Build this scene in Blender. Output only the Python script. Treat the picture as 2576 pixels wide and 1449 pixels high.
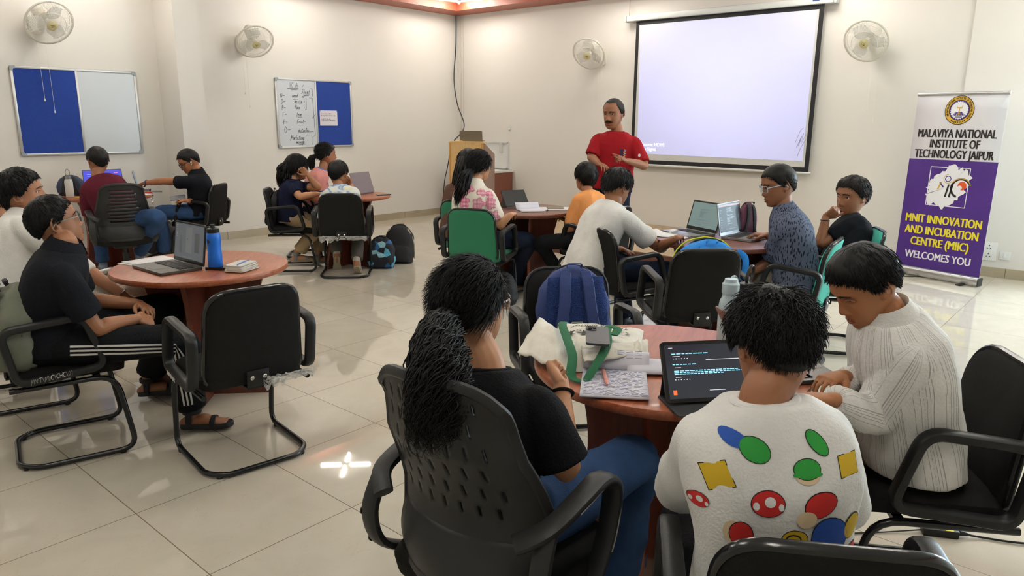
import bpy, bmesh, math, random
import numpy as np
from mathutils import Vector, Matrix, noise
from mathutils.bvhtree import BVHTree
random.seed(7); RNG = np.random.default_rng(7)
for o in list(bpy.data.objects): bpy.data.objects.remove(o)
SC = bpy.context.scene
COL = SC.collection
PI = math.pi
# ------------------------------------------------------------------ camera, exposure, light set-up
CAM_H, YAW, PITCH, ROLL, FPX = 1.538, 0.857506, 0.2265057, 0.00837651, 1829.857
def camera_axes():
    cy, sy, cp, sp = math.cos(YAW), math.sin(YAW), math.cos(PITCH), math.sin(PITCH)
    f = Vector((sy*cp, cy*cp, -sp)); r = Vector((cy, -sy, 0)); u = r.cross(f)
    c, s = math.cos(ROLL), math.sin(ROLL)
    return c*r + s*u, -s*r + c*u, f
_r, _u, _f = camera_axes()
cam_d = bpy.data.cameras.new('camera'); cam = bpy.data.objects.new('camera', cam_d); COL.objects.link(cam)
cam_d.sensor_width = 36.0; cam_d.lens = FPX/2576*36.0; cam_d.clip_start = 0.05; cam_d.clip_end = 100
_m = Matrix((_r, _u, -_f)).transposed().to_4x4(); _m.translation = (0, 0, CAM_H); cam.matrix_world = _m
SC.camera = cam
W = bpy.data.worlds.new('world'); SC.world = W; W.use_nodes = True
W.node_tree.nodes['Background'].inputs[0].default_value = (0.75, 0.88, 1.0, 1); W.node_tree.nodes['Background'].inputs[1].default_value = 0.3
SC.view_settings.view_transform = 'Standard'; SC.view_settings.look = 'None'
SC.view_settings.gamma = 1.0; SC.view_settings.use_curve_mapping = False
SC.view_settings.exposure = 1.33
TUBE_W = 34.0        # emission of the ceiling tubes
WINDOW_W = 11.0       # emission of the daylight panes
cy_ = SC.cycles
cy_.max_bounces = 7; cy_.diffuse_bounces = 3; cy_.glossy_bounces = 3; cy_.transmission_bounces = 4; cy_.transparent_max_bounces = 8
cy_.caustics_reflective = False; cy_.caustics_refractive = False; cy_.sample_clamp_indirect = 6.0; cy_.blur_glossy = 0.5
cy_.use_denoising = True; cy_.use_adaptive_sampling = True; cy_.adaptive_threshold = 0.03

# ------------------------------------------------------------------ materials
def srgb(r, g, b): return tuple(((c/255)/12.92 if c/255 <= .04045 else ((c/255+.055)/1.055)**2.4) for c in (r, g, b))
MATS = {}
def mat(name, col, rough=.6, metal=0., spec=.5, bump=0., bscale=60., var=0., vscale=8., emit=None, estr=0., alpha=1., coat=0., stretch=None, sheen=0., trans=0., tex='noise'):
    if name in MATS: return MATS[name]
    m = bpy.data.materials.new(name); m.use_nodes = True; nt = m.node_tree; b = nt.nodes['Principled BSDF']
    I = b.inputs
    I['Base Color'].default_value = (*col, 1); I['Roughness'].default_value = rough; I['Metallic'].default_value = metal
    I['Specular IOR Level'].default_value = spec; I['Coat Weight'].default_value = coat; I['Alpha'].default_value = alpha
    I['Sheen Weight'].default_value = sheen; I['Transmission Weight'].default_value = trans
    if emit: I['Emission Color'].default_value = (*emit, 1); I['Emission Strength'].default_value = estr
    if bump or var:
        tc = nt.nodes.new('ShaderNodeTexCoord'); src = tc.outputs['Object']
        if stretch:
            mp = nt.nodes.new('ShaderNodeMapping'); mp.inputs['Scale'].default_value = stretch; nt.links.new(src, mp.inputs[0]); src = mp.outputs[0]
    if bump:
        n = nt.nodes.new('ShaderNodeTexNoise' if tex == 'noise' else 'ShaderNodeTexVoronoi'); n.inputs['Scale'].default_value = bscale
        if tex == 'noise': n.inputs['Detail'].default_value = 3
        bp = nt.nodes.new('ShaderNodeBump'); bp.inputs['Strength'].default_value = bump; bp.inputs['Distance'].default_value = .01
        nt.links.new(src, n.inputs['Vector']); nt.links.new(n.outputs[0], bp.inputs['Height']); nt.links.new(bp.outputs[0], I['Normal'])
    if var:
        n = nt.nodes.new('ShaderNodeTexNoise'); n.inputs['Scale'].default_value = vscale; n.inputs['Detail'].default_value = 4
        rp = nt.nodes.new('ShaderNodeValToRGB')
        rp.color_ramp.elements[0].position = .3; rp.color_ramp.elements[1].position = .7
        rp.color_ramp.elements[0].color = (*[c*(1-var) for c in col], 1); rp.color_ramp.elements[1].color = (*[min(1, c*(1+var)) for c in col], 1)
        nt.links.new(src, n.inputs['Vector']); nt.links.new(n.outputs[0], rp.inputs[0]); nt.links.new(rp.outputs[0], I['Base Color'])
    MATS[name] = m; return m
def nodes_of(m): return m.node_tree, m.node_tree.nodes['Principled BSDF']
def mathn(nt, op, a, b=None, c=None):
    n = nt.nodes.new('ShaderNodeMath'); n.operation = op
    for i, v in enumerate((a, b, c)):
        if v is None: continue
        if hasattr(v, 'links'): nt.links.new(v, n.inputs[i])
        else: n.inputs[i].default_value = v
    return n.outputs[0]
def mixc(nt, fac, a, b):
    n = nt.nodes.new('ShaderNodeMix'); n.data_type = 'RGBA'
    for k, v in ((0, fac), (6, a), (7, b)):
        if hasattr(v, 'links'): nt.links.new(v, n.inputs[k])
        else: n.inputs[k].default_value = v if k == 0 else (*v, 1)
    return n.outputs[2]

# ------------------------------------------------------------------ geometry builder
def unit(v): v = np.asarray(v, float); n = np.linalg.norm(v); return v/n if n > 1e-12 else v
def catmull(P, n=8, closed=False):
    P = np.asarray(P, float); N = len(P); out = []
    for i in range(N if closed else N-1):
        if closed: a, b, c, d = P[(i-1) % N], P[i], P[(i+1) % N], P[(i+2) % N]
        else: a, b, c, d = P[max(i-1, 0)], P[i], P[i+1], P[min(i+2, N-1)]
        for t in np.linspace(0, 1, n, endpoint=False):
            out.append(.5*((2*b)+(-a+c)*t+(2*a-5*b+4*c-d)*t*t+(-a+3*b-3*c+d)*t**3))
    if not closed: out.append(P[-1])
    return np.array(out)
def fillet(P, r, n=5, closed=False):
    P = [np.asarray(p, float) for p in P]; N = len(P); out = []
    for i in range(N):
        if not closed and i in (0, N-1): out.append(P[i]); continue
        p = P[i]; a = P[(i-1) % N]-p; b = P[(i+1) % N]-p
        la, lb = np.linalg.norm(a), np.linalg.norm(b); ri = r[i] if hasattr(r, '__len__') else r
        d = min(ri, la*.48, lb*.48); p0 = p+a/la*d; p2 = p+b/lb*d
        for t in np.linspace(0, 1, n+1): out.append((1-t)**2*p0+2*t*(1-t)*p+t*t*p2)
    return np.array(out)
class Geo:
    def __init__(s): s.V = []; s.F = []; s.M = []; s.n = 0
    def add(s, V, F, mi=0):
        V = np.asarray(V, float).reshape(-1, 3)
        s.V.append(V); o = s.n; s.F += [tuple(int(i)+o for i in f) for f in F]; s.M += [mi]*len(F); s.n += len(V); return s
    def box(s, c, d, rot=None, bev=0., mi=0, seg=2):
        bm = bmesh.new(); bmesh.ops.create_cube(bm, size=1.0)
        for v in bm.verts: v.co = Vector((v.co.x*d[0], v.co.y*d[1], v.co.z*d[2]))
        if bev: bmesh.ops.bevel(bm, geom=list(bm.edges), offset=min(bev, min(d)*.49), segments=seg, affect='EDGES', profile=.5)
        V = np.array([v.co[:] for v in bm.verts]); bm.verts.index_update(); F = [[v.index for v in f.verts] for f in bm.faces]; bm.free()
        if rot is not None: V = V@np.asarray(rot).T
        return s.add(V+np.asarray(c, float), F, mi)
    def frames(s, P, up=None, closed=False):
        P = np.asarray(P, float); N = len(P)
        T = np.zeros_like(P)
        for i in range(N):
            a = P[(i-1) % N] if closed or i > 0 else P[i]; b = P[(i+1) % N] if closed or i < N-1 else P[i]
            T[i] = unit(b-a)
        if up is None:
            u = np.array([0, 0, 1.]) if abs(T[0][2]) < .9 else np.array([1., 0, 0])
        else: u = np.asarray(up, float)
        A = []
        for i in range(N):
            if up is not None: u0 = np.asarray(up, float) if not callable(up) else up(i)
            else: u0 = u
            x = u0-T[i]*(u0@T[i]); x = unit(x); u = x; A.append((x, np.cross(T[i], x)))
        return T, A
    def tube(s, P, r, seg=10, closed=False, up=None, cap=True, mi=0, sq=2.0, roundcap=False):
        """r: scalar, list, or (ru, rv) tuple / list of such; sq: superellipse exponent"""
        P = np.asarray(P, float); N = len(P)
        if np.isscalar(r): R = [(r, r)]*N
        elif isinstance(r, tuple): R = [r]*N
        else: R = [(q, q) if np.isscalar(q) else q for q in r]
        if roundcap and not closed:
            t0 = unit(P[0]-P[1]); t1 = unit(P[-1]-P[-2]); A0 = []; R0 = []; A1 = []; R1 = []
            for k in (85, 55, 28):
                c, sn = math.cos(math.radians(k)), math.sin(math.radians(k)); m0 = min(R[0]); m1 = min(R[-1])
                A0.append(P[0]+t0*m0*sn); R0.append((R[0][0]*c, R[0][1]*c)); A1.append(P[-1]+t1*m1*sn); R1.append((R[-1][0]*c, R[-1][1]*c))
            P = np.array(A0+list(P)+A1[::-1]); R = R0+R+R1[::-1]; N = len(P)
        T, A = s.frames(P, up, closed)
        th = np.arange(seg)*2*PI/seg
        cu, sv = np.cos(th), np.sin(th)
        if sq != 2.0: cu, sv = np.sign(cu)*np.abs(cu)**(2/sq), np.sign(sv)*np.abs(sv)**(2/sq)
        V = np.concatenate([P[i]+np.outer(cu*R[i][0], A[i][0])+np.outer(sv*R[i][1], A[i][1]) for i in range(N)])
        F = []
        for i in range(N if closed else N-1):
            j = (i+1) % N
            for k in range(seg):
                k2 = (k+1) % seg; F.append((i*seg+k, i*seg+k2, j*seg+k2, j*seg+k))
        if cap and not closed: F.append(tuple(range(seg))[::-1]); F.append(tuple(range((N-1)*seg, N*seg)))
        return s.add(V, F, mi)
    def loft(s, rings, cap=True, mi=0, closed=False):
        k = len(rings[0]); N = len(rings); V = np.concatenate(rings); F = []
        for i in range(N if closed else N-1):
            j = (i+1) % N
            for a in range(k):
                b = (a+1) % k; F.append((i*k+a, i*k+b, j*k+b, j*k+a))
        if cap and not closed: F.append(tuple(range(k))[::-1]); F.append(tuple(range((N-1)*k, N*k)))
        return s.add(V, F, mi)
    def lathe(s, prof, c=(0, 0, 0), seg=24, mi=0, ax=None):
        th = np.arange(seg)*2*PI/seg
        rings = [np.stack([np.cos(th)*max(r, 1e-4), np.sin(th)*max(r, 1e-4), np.full(seg, z)], -1) for r, z in prof]
        if ax is not None:
            w = unit(ax); u = unit(np.cross(w, (0, 0, 1.) if abs(w[2]) < .9 else (1., 0, 0))); v = np.cross(w, u)
            rings = [r[:, :1]*u+r[:, 1:2]*v+r[:, 2:]*w for r in rings]
        return s.loft([r+np.asarray(c, float) for r in rings], True, mi)
    def sphere(s, c, r, seg=16, rg=10, rot=None, mi=0):
        r = np.array([r, r, r]) if np.isscalar(r) else np.asarray(r, float)
        th = np.arange(seg)*2*PI/seg; rings = []
        for k in range(rg+1):
            p = -PI/2+PI*k/rg; p = max(min(p, PI/2-.02), -PI/2+.02)
            q = np.stack([np.cos(th)*math.cos(p), np.sin(th)*math.cos(p), np.full(seg, math.sin(p))], -1)*r
            if rot is not None: q = q@np.asarray(rot).T
            rings.append(q+np.asarray(c, float))
        return s.loft(rings, True, mi)
    def prism(s, poly, h0, h1, fr=None, mi=0):
        """poly: 2-D outline in (a,b); extruded along c from h0 to h1; fr=(origin,a,b,c)"""
        o, a, b, c = fr if fr else ((0, 0, 0), (1, 0, 0), (0, 1, 0), (0, 0, 1))
        o, a, b, c = [np.asarray(q, float) for q in (o, a, b, c)]
        return s.loft([np.array([o+a*x+b*y+c*h for x, y in poly]) for h in (h0, h1)], True, mi)
    def grid(s, fn, us, vs, mi=0, skip=None):
        V = [fn(u, v) for v in vs for u in us]; nu = len(us); F = []
        for j in range(len(vs)-1):
            for i in range(nu-1):
                if skip and skip(i, j): continue
                F.append((j*nu+i, j*nu+i+1, (j+1)*nu+i+1, (j+1)*nu+i))
        return s.add(V, F, mi)
    def merge(s, g, M=None, mi=None):
        V = np.concatenate(g.V)
        if M is not None: V = V@np.asarray(M)[:3, :3].T+np.asarray(M)[:3, 3]
        o = s.n; s.V.append(V); s.F += [tuple(i+o for i in f) for f in g.F]; s.M += g.M if mi is None else [mi]*len(g.F); s.n += len(V); return s
    def mesh(s, name):
        me = bpy.data.meshes.new(name); me.from_pydata(np.concatenate(s.V).tolist(), [], s.F); me.update(); return me
    def build(s, name, mats, parent=None, smooth=40, solid=None, flip=False):
        me = s.mesh(name)
        if not isinstance(mats, (list, tuple)): mats = [mats]
        for m in mats: me.materials.append(m)
        if len(mats) > 1: me.polygons.foreach_set('material_index', s.M)
        bm = bmesh.new(); bm.from_mesh(me); bmesh.ops.recalc_face_normals(bm, faces=bm.faces); bm.to_mesh(me); bm.free()
        if smooth:
            me.polygons.foreach_set('use_smooth', [True]*len(me.polygons)); me.set_sharp_from_angle(angle=math.radians(smooth))
        o = bpy.data.objects.new(name, me); COL.objects.link(o)
        if parent: o.parent = parent
        if solid:
            md = o.modifiers.new('solid', 'SOLIDIFY'); md.thickness = solid; md.offset = 0
        return o
def thing(name, label, cat, loc=(0, 0, 0), rz=0., group=None):
    o = bpy.data.objects.new(name, None); COL.objects.link(o); o.location = loc; o.rotation_euler = (0, 0, rz); o.empty_display_size = .1
    o['label'] = label; o['category'] = cat
    if group: o['group'] = group
    return o
def tag(o, label, cat, group=None):
    o['label'] = label; o['category'] = cat
    if group: o['group'] = group
    return o
def struct(o): o['kind'] = 'structure'; return o
def copy_tree(o, parent=None, loc=None, rz=None, label=None):
    c = o.copy(); COL.objects.link(c); c.parent = parent
    if loc is not None: c.location = loc; c.rotation_euler = (0, 0, rz)
    if label: c['label'] = label
    for ch in list(o.children): copy_tree(ch, c)
    return c
def rotz(a): c, s = math.cos(a), math.sin(a); return np.array([[c, -s, 0], [s, c, 0], [0, 0, 1.]])
def rpoly(w, h, r, n=5):
    """rounded rectangle outline, centred"""
    if np.isscalar(r): r = (r,)*4
    return fillet([(-w/2, -h/2, 0), (w/2, -h/2, 0), (w/2, h/2, 0), (-w/2, h/2, 0)], list(r), n, True)[:, :2]
def text_geo(lines, size, bold=0., align='CENTER', gap=1.0, res=3):
    """list of text lines -> (verts, faces) in the XY plane, first baseline at y=0"""
    cu = bpy.data.curves.new('t', 'FONT'); cu.body = '\n'.join(lines); cu.size = size; cu.offset = bold; cu.align_x = align; cu.space_line = gap; cu.resolution_u = res
    o = bpy.data.objects.new('t', cu); COL.objects.link(o); dg = bpy.context.evaluated_depsgraph_get(); dg.update()
    me = bpy.data.meshes.new_from_object(o.evaluated_get(dg)); V = np.array([v.co[:] for v in me.vertices]).reshape(-1, 3); F = [tuple(p.vertices) for p in me.polygons]
    bpy.data.objects.remove(o); bpy.data.curves.remove(cu); bpy.data.meshes.remove(me)
    return V, F
def put_text(g, lines, size, fr, bold=0., align='CENTER', gap=1.0, mi=0, width=None, res=3):
    V, F = text_geo(lines, size, bold, align, gap, res)
    if not len(V): return
    if width:
        w = V[:, 0].max()-V[:, 0].min(); V[:, 0] *= width/w
    o, a, b = [np.asarray(q, float) for q in fr]
    g.add(o+np.outer(V[:, 0], a)+np.outer(V[:, 1], b), F, mi)
STROKES = {  # single-stroke pen letters, unit height
 'I': [[(.1, 0), (.1, 1)]], 'C': [[(.55, .85), (.35, 1), (.12, .8), (.05, .45), (.2, .08), (.5, .08)]], 'A': [[(0, 0), (.35, 1), (.5, 0)], [(.05, .4), (.75, .45)]],
 'S': [[(.5, .9), (.3, 1), (.1, .8), (.3, .55), (.45, .3), (.25, .02), (-.05, .12)]], 'N': [[(0, 0), (.08, 1), (.45, 0), (.5, 1)]], 'D': [[(.1, 0), (.1, 1), (.4, .9), (.5, .5), (.35, .1), (0, 0)]],
 'P': [[(.1, -.1), (.12, 1), (.4, .95), (.42, .65), (.12, .5)]], 'F': [[(.1, -.1), (.12, 1), (.5, 1)], [(.12, .55), (.42, .57)]], 'O': [[(.25, 1), (.03, .6), (.1, .1), (.3, 0), (.45, .5), (.25, 1)]],
 'M': [[(0, -.2), (.15, 1), (.25, .2), (.5, 1.05), (.55, 0)]], 'h': [[(.05, 0), (.15, 1)], [(.08, .25), (.25, .5), (.3, 0)]], 'e': [[(.05, .25), (.3, .35), (.2, .52), (.05, .25), (.15, 0), (.35, .1)]],
 't': [[(.2, .9), (.12, .1), (.3, .05)], [(.02, .6), (.38, .65)]], 'n': [[(.05, .5), (.05, 0)], [(.05, .3), (.2, .5), (.28, 0)]], 'd': [[(.3, .4), (.1, .45), (.05, .1), (.25, .1), (.38, 1), (.3, 0)]],
 's': [[(.28, .45), (.12, .45), (.25, .2), (.05, .02)]], 'i': [[(.1, .5), (.12, 0), (.22, .1)], [(.14, .72), (.16, .76)]], 'r': [[(.05, .5), (.08, 0)], [(.08, .3), (.2, .5), (.3, .45)]],
 'a': [[(.3, .45), (.1, .45), (.05, .1), (.25, .12), (.32, .5), (.32, 0)]], 'f': [[(.4, .95), (.25, 1), (.15, -.3)], [(.0, .5), (.35, .55)]], 'u': [[(.05, .5), (.08, .05), (.25, .1), (.3, .5), (.32, 0)]],
 'o': [[(.2, .5), (.05, .3), (.12, 0), (.3, .1), (.28, .42), (.2, .5)]], 'b': [[(.12, 1), (.06, .05), (.25, .05), (.3, .35), (.08, .35)]], 'c': [[(.3, .45), (.1, .45), (.06, .1), (.28, .05)]],
 'l': [[(.1, .0), (.25, .9), (.15, 1), (.1, .1), (.25, 0)]], 'k': [[(.1, 0), (.15, 1)], [(.35, .5), (.1, .25), (.35, 0)]], 'g': [[(.3, .45), (.1, .45), (.06, .1), (.25, .1), (.32, .5), (.28, -.4), (.05, -.35)]],
 'm': [[(.02, .5), (.05, 0)], [(.05, .3), (.18, .5), (.22, 0)], [(.22, .3), (.35, .5), (.4, 0)]], '-': [[(0, .45), (.5, .48)]], '~': [[(0, .4), (.15, .55), (.3, .42), (.4, .5)]], ' ': [],
 'v': [[(0, .3), (.1, 0), (.35, .7)]], '\\': [[(.0, 1), (.3, -.1)]], '/': [[(0, 0), (.3, 1)]], 'T': [[(0, 1), (.5, 1)], [(.25, 1), (.25, 0)]], 'H': [[(0, 0), (0, 1)], [(.45, 0), (.45, 1)], [(0, .5), (.45, .5)]], 'G': [[(.5, .85), (.3, 1), (.05, .6), (.15, .05), (.5, .1), (.5, .5), (.3, .5)]],
 '0': [[(.2, 1), (.03, .5), (.2, 0), (.38, .5), (.2, 1)]], '1': [[(.05, .75), (.2, 1), (.2, 0)]], '2': [[(.02, .8), (.2, 1), (.38, .75), (.0, 0), (.4, 0)]], '3': [[(.05, .95), (.35, .85), (.15, .55), (.38, .25), (.02, .02)]]}
def pen(g, s, fr, h, r, slant=.15, mi=0, adv=1.0, jit=0.):
    o, a, b = [np.asarray(q, float) for q in fr]; x = 0.; n = unit(np.cross(a, b))
    for ch in s:
        st = STROKES.get(ch, []); w = max([p[0] for l in st for p in l], default=.2)
        for l in st:
            P = [o+a*(x+p[0]+p[1]*slant)*h+b*p[1]*h for p in l]
            if len(P) > 2: P = catmull(P, 3)
            g.tube(P, (r, r*.35), 4, up=np.cross(n, unit(P[-1]-P[0])) if False else None, mi=mi)
        x += (w+.14)*adv
def strokes(g, lines, fr, r, mi=0):
    o, a, b = [np.asarray(q, float) for q in fr]
    for l in lines: g.tube([o+a*p[0]+b*p[1] for p in l], (r, r), 4, mi=mi)
# ------------------------------------------------------------------ the setting
XR, YL, XB, YB, ZC, ZB = 8.85, 8.90, -2.6, -2.4, 3.29, 3.18
def wall_mat():
    m = mat('wall_paint', srgb(226, 219, 206), .62, bump=.04, bscale=180)
    nt, b = nodes_of(m)
    tc = nt.nodes.new('ShaderNodeTexCoord'); n = nt.nodes.new('ShaderNodeTexNoise'); n.inputs['Scale'].default_value = 2.2; n.inputs['Detail'].default_value = 6
    mp = nt.nodes.new('ShaderNodeMapping'); mp.inputs['Scale'].default_value = (1, 1, .6); nt.links.new(tc.outputs['Object'], mp.inputs[0]); nt.links.new(mp.outputs[0], n.inputs['Vector'])
    f = mathn(nt, 'MULTIPLY', n.outputs[0], .12)
    n2 = nt.nodes.new('ShaderNodeTexNoise'); n2.inputs['Scale'].default_value = 9; n2.inputs['Detail'].default_value = 8; n2.inputs['Roughness'].default_value = .7; nt.links.new(tc.outputs['Object'], n2.inputs['Vector'])
    sc = mathn(nt, 'MULTIPLY', mathn(nt, 'SMOOTH_MIN', mathn(nt, 'MULTIPLY', mathn(nt, 'MAXIMUM', mathn(nt, 'SUBTRACT', n2.outputs[0], .70), 0.), 5.), .5, .1), .5)
    nt.links.new(mixc(nt, mathn(nt, 'ADD', f, sc), srgb(228, 224, 216), srgb(198, 192, 184)), b.inputs['Base Color'])
    return m
MW = wall_mat()
def floor_mat():
    m = mat('floor_tiles', srgb(205, 196, 178), .02, spec=.5); nt, b = nodes_of(m)
    g = nt.nodes.new('ShaderNodeNewGeometry'); sp = nt.nodes.new('ShaderNodeSeparateXYZ'); nt.links.new(g.outputs['Position'], sp.inputs[0])
    def line(o, off):
        t = mathn(nt, 'DIVIDE', mathn(nt, 'SUBTRACT', o, off), .6); fr = mathn(nt, 'FRACT', t)
        d = mathn(nt, 'MINIMUM', fr, mathn(nt, 'SUBTRACT', 1., fr)); return mathn(nt, 'LESS_THAN', d, .0033), mathn(nt, 'FLOOR', t)
    lx, ix = line(sp.outputs[0], .4045); ly, iy = line(sp.outputs[1], .4395)
    grout = mathn(nt, 'MAXIMUM', lx, ly)
    cb = nt.nodes.new('ShaderNodeCombineXYZ'); nt.links.new(ix, cb.inputs[0]); nt.links.new(iy, cb.inputs[1])
    wn = nt.nodes.new('ShaderNodeTexWhiteNoise'); nt.links.new(cb.outputs[0], wn.inputs['Vector'])
    vadd = nt.nodes.new('ShaderNodeVectorMath'); vadd.operation = 'MULTIPLY_ADD'; nt.links.new(wn.outputs['Color'], vadd.inputs[0]); vadd.inputs[1].default_value = (40, 40, 40); nt.links.new(g.outputs['Position'], vadd.inputs[2])
    n = nt.nodes.new('ShaderNodeTexNoise'); n.inputs['Scale'].default_value = 3.2; n.inputs['Detail'].default_value = 8; n.inputs['Distortion'].default_value = 1.6; nt.links.new(vadd.outputs[0], n.inputs['Vector'])
    v = nt.nodes.new('ShaderNodeTexNoise'); v.inputs['Scale'].default_value = 7; v.inputs['Detail'].default_value = 9; v.inputs['Distortion'].default_value = 3; nt.links.new(vadd.outputs[0], v.inputs['Vector'])
    vein = mathn(nt, 'LESS_THAN', mathn(nt, 'ABSOLUTE', mathn(nt, 'SUBTRACT', v.outputs[0], .43)), .0035)
    c = mixc(nt, n.outputs[0], srgb(196, 187, 168), srgb(216, 208, 192))
    c = mixc(nt, mathn(nt, 'MULTIPLY', vein, .22), c, srgb(160, 140, 112))
    nt.links.new(mixc(nt, grout, c, srgb(112, 98, 74)), b.inputs['Base Color'])
    nt.links.new(mathn(nt, 'MULTIPLY_ADD', grout, .5, .02), b.inputs['Roughness'])
    return m
g = Geo(); g.add([(XB-.2, YB-.2, 0), (XR+.2, YB-.2, 0), (XR+.2, YL+.2, 0), (XB-.2, YL+.2, 0)], [(0, 1, 2, 3)]); struct(g.build('floor', floor_mat(), smooth=0))
g = Geo(); g.box(((XB+XR)/2, YL+.1, 1.85), (XR-XB+.4, .2, 3.7)); struct(g.build('wall_left', MW, smooth=0))
# right wall, with a window opening beyond the right edge of the view
WY0, WY1, WZ0, WZ1 = -1.9, .25, .75, 2.5
g = Geo()
g.box((XR+.1, (WY1+YL)/2, 1.85), (.2, YL-WY1, 3.7)); g.box((XR+.1, (YB+WY0)/2, 1.85), (.2, WY0-YB, 3.7))
g.box((XR+.1, (WY0+WY1)/2, WZ0/2), (.2, WY1-WY0, WZ0)); g.box((XR+.1, (WY0+WY1)/2, (WZ1+3.7)/2), (.2, WY1-WY0, 3.7-WZ1))
struct(g.build('wall_right', MW, smooth=0))
g = Geo(); g.box((XB-.1, (YB+YL)/2, 1.85), (.2, YL-YB+.4, 3.7)); struct(g.build('wall_rear', MW, smooth=0))
g = Geo(); g.box(((XB+XR)/2, YB-.1, 1.85), (XR-XB+.4, .2, 3.7)); struct(g.build('wall_near', MW, smooth=0))
g = Geo(); g.box(((XB+XR)/2, (YB+YL)/2, ZC+.1), (XR-XB+.2, YL-YB+.2, .2)); struct(g.build('ceiling', mat('ceiling_paint', srgb(236, 232, 224), .7), smooth=0))
MRED = mat('terracotta_paint', srgb(168, 84, 60), .42, var=.05)
wb = .42
g = Geo()
g.box(((XB+XR)/2, YL-wb/2, (ZB+ZC)/2), (XR-XB, wb, ZC-ZB)); g.box((XR-wb/2, (YB+YL)/2-wb/2, (ZB+ZC)/2), (wb, YL-YB-wb, ZC-ZB))
g.box(((XB+XR)/2-wb/2, YB+wb/2, (ZB+ZC)/2), (XR-XB-wb, wb, ZC-ZB)); g.box((XB+wb/2, (YB+YL)/2, (ZB+ZC)/2), (wb, YL-YB-2*wb, ZC-ZB))
struct(g.build('trim_1', MRED, smooth=0))
g = Geo(); g.box(((XB+XR)/2, YL-.006, ZB-.006), (XR-XB, .012, .012)); g.box((XR-.006, (YB+YL)/2, ZB-.006), (.012, YL-YB, .012)); struct(g.build('trim_2', mat('white_trim', srgb(240, 238, 230), .5), smooth=0))
# column on the left wall, thin pilaster on the right wall
g = Geo(); g.box((4.10, YL-.245, 1.59), (.29, .49, 3.18)); struct(g.build('column', MW, smooth=0))
g = Geo(); g.box((XR-.012, .75, 1.59), (.024, 1.62, 3.18)); struct(g.build('wall_right_pilaster', MW, smooth=0))
# skirting tiles
def skirt_mat():
    m = mat('skirting_tile', srgb(176, 164, 140), .25, var=.08, vscale=3); return m
MSK = skirt_mat(); MGR = mat('skirting_joint', srgb(120, 100, 70), .7)
def skirt(name, a, b, n):
    a = np.array(a, float); b = np.array(b, float); d = unit(b-a); L = np.linalg.norm(b-a); n = np.array(n, float); g = Geo()
    k = 0.; rot = np.stack([d, n, np.array([0, 0, 1.])], 1)
    while k < L-.01:
        l = min(.6, L-k); g.box(a+d*(k+l/2)+n*.006+np.array([0, 0, .05]), (l-.006, .012, .1), rot); k += .6
    g.box((a+b)/2+n*.004+np.array([0, 0, .049]), (L, .008, .098), rot, mi=1)
    return struct(g.build(name, [MSK, MGR], smooth=0))
skirt('baseboard_left', (8.84, YL, 0), (4.245, YL, 0), (0, -1, 0)); skirt('baseboard_left.001', (3.955, YL, 0), (XB, YL, 0), (0, -1, 0))
skirt('baseboard_right', (XR, YL, 0), (XR, 1.56, 0), (-1, 0, 0)); skirt('baseboard_right.001', (XR-.024, 1.56, 0), (XR-.024, -.06, 0), (-1, 0, 0))
skirt('baseboard_column', (4.245, YL-.49, 0), (3.955, YL-.49, 0), (0, -1, 0)); skirt('baseboard_column.001', (3.955, YL-.49, 0), (3.955, YL, 0), (-1, 0, 0)); skirt('baseboard_column.002', (4.245, YL, 0), (4.245, YL-.49, 0), (1, 0, 0))
# low stage in front of the screen
g = Geo(); g.box((7.84, 4.7, .074), (2.0, 3.9, .148), mi=0); g.box((6.835, 4.7, .07), (.012, 3.9, .14), mi=1); g.box((7.84, 2.745, .07), (2.0, .012, .14), mi=1)
o = struct(g.build('floor_stage', [mat('stage_carpet', srgb(172, 150, 120), .9, bump=.3, bscale=300, var=.06, vscale=120), mat('stage_front', srgb(92, 52, 34), .45)], smooth=0))
# window (outside the frame on the right)
wt = thing('window_1', 'daylit window in the right wall', 'window', (XR+.1, (WY0+WY1)/2, WZ0)); wt['kind'] = 'structure'
g = Geo(); w_, h_ = WY1-WY0, WZ1-WZ0
for y in (-w_/2+.03, 0, w_/2-.03): g.box((0, y, h_/2), (.07, .06, h_))
for z in (.03, h_-.03): g.box((0, 0, z), (.07, w_, .06))
g.build('window_frame', mat('window_alu', srgb(210, 210, 208), .4, .6), wt, smooth=0)
g = Geo(); g.box((.01, 0, h_/2), (.006, w_-.06, h_-.06)); g.build('window_pane', mat('daylight_pane', (.9, .9, .9), .3, emit=(.66, .86, 1.0), estr=WINDOW_W), wt, smooth=0)
# ceiling lights: four tubes in a cross
MTUBE = mat('light_tube', (1, 1, 1), .4, emit=(1.0, .955, .885), estr=TUBE_W); MHUB = mat('lamp_hub', srgb(235, 232, 226), .4)
def cross_light(x, y, label, group=None):
    t = thing('ceiling_light', label, 'ceiling light', (x, y, ZC), PI/4, group)
    g = Geo(); g.box((0, 0, -.018), (.09, .09, .036), bev=.008); g.build('lamp_hub', MHUB, t)
    for k in range(4):
        a = k*PI/2; d = np.array([math.cos(a), math.sin(a), 0]); g = Geo()
        g.box(d*.205+np.array([0, 0, -.022]), (.28, .034, .026), rotz(a), bev=.008, seg=1); g.build('light_tube', MTUBE, t, smooth=0)
    return t
cross_light(8.08, 8.07, 'cross-shaped ceiling light glowing in the corner above the lectern')
cross_light(5.69, 8.04, 'cross-shaped ceiling light mirrored whole in the floor tiles')
cross_light(3.08, 8.04, 'cross-shaped ceiling light whose one tip is mirrored in the floor tiles')
for x in (.45, 3.08, 5.69, 8.08):
    for y in (5.45, 2.85, .25): cross_light(x, y, 'cross-shaped ceiling light above the frame over the tables', 'ceiling lights over the tables')
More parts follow.
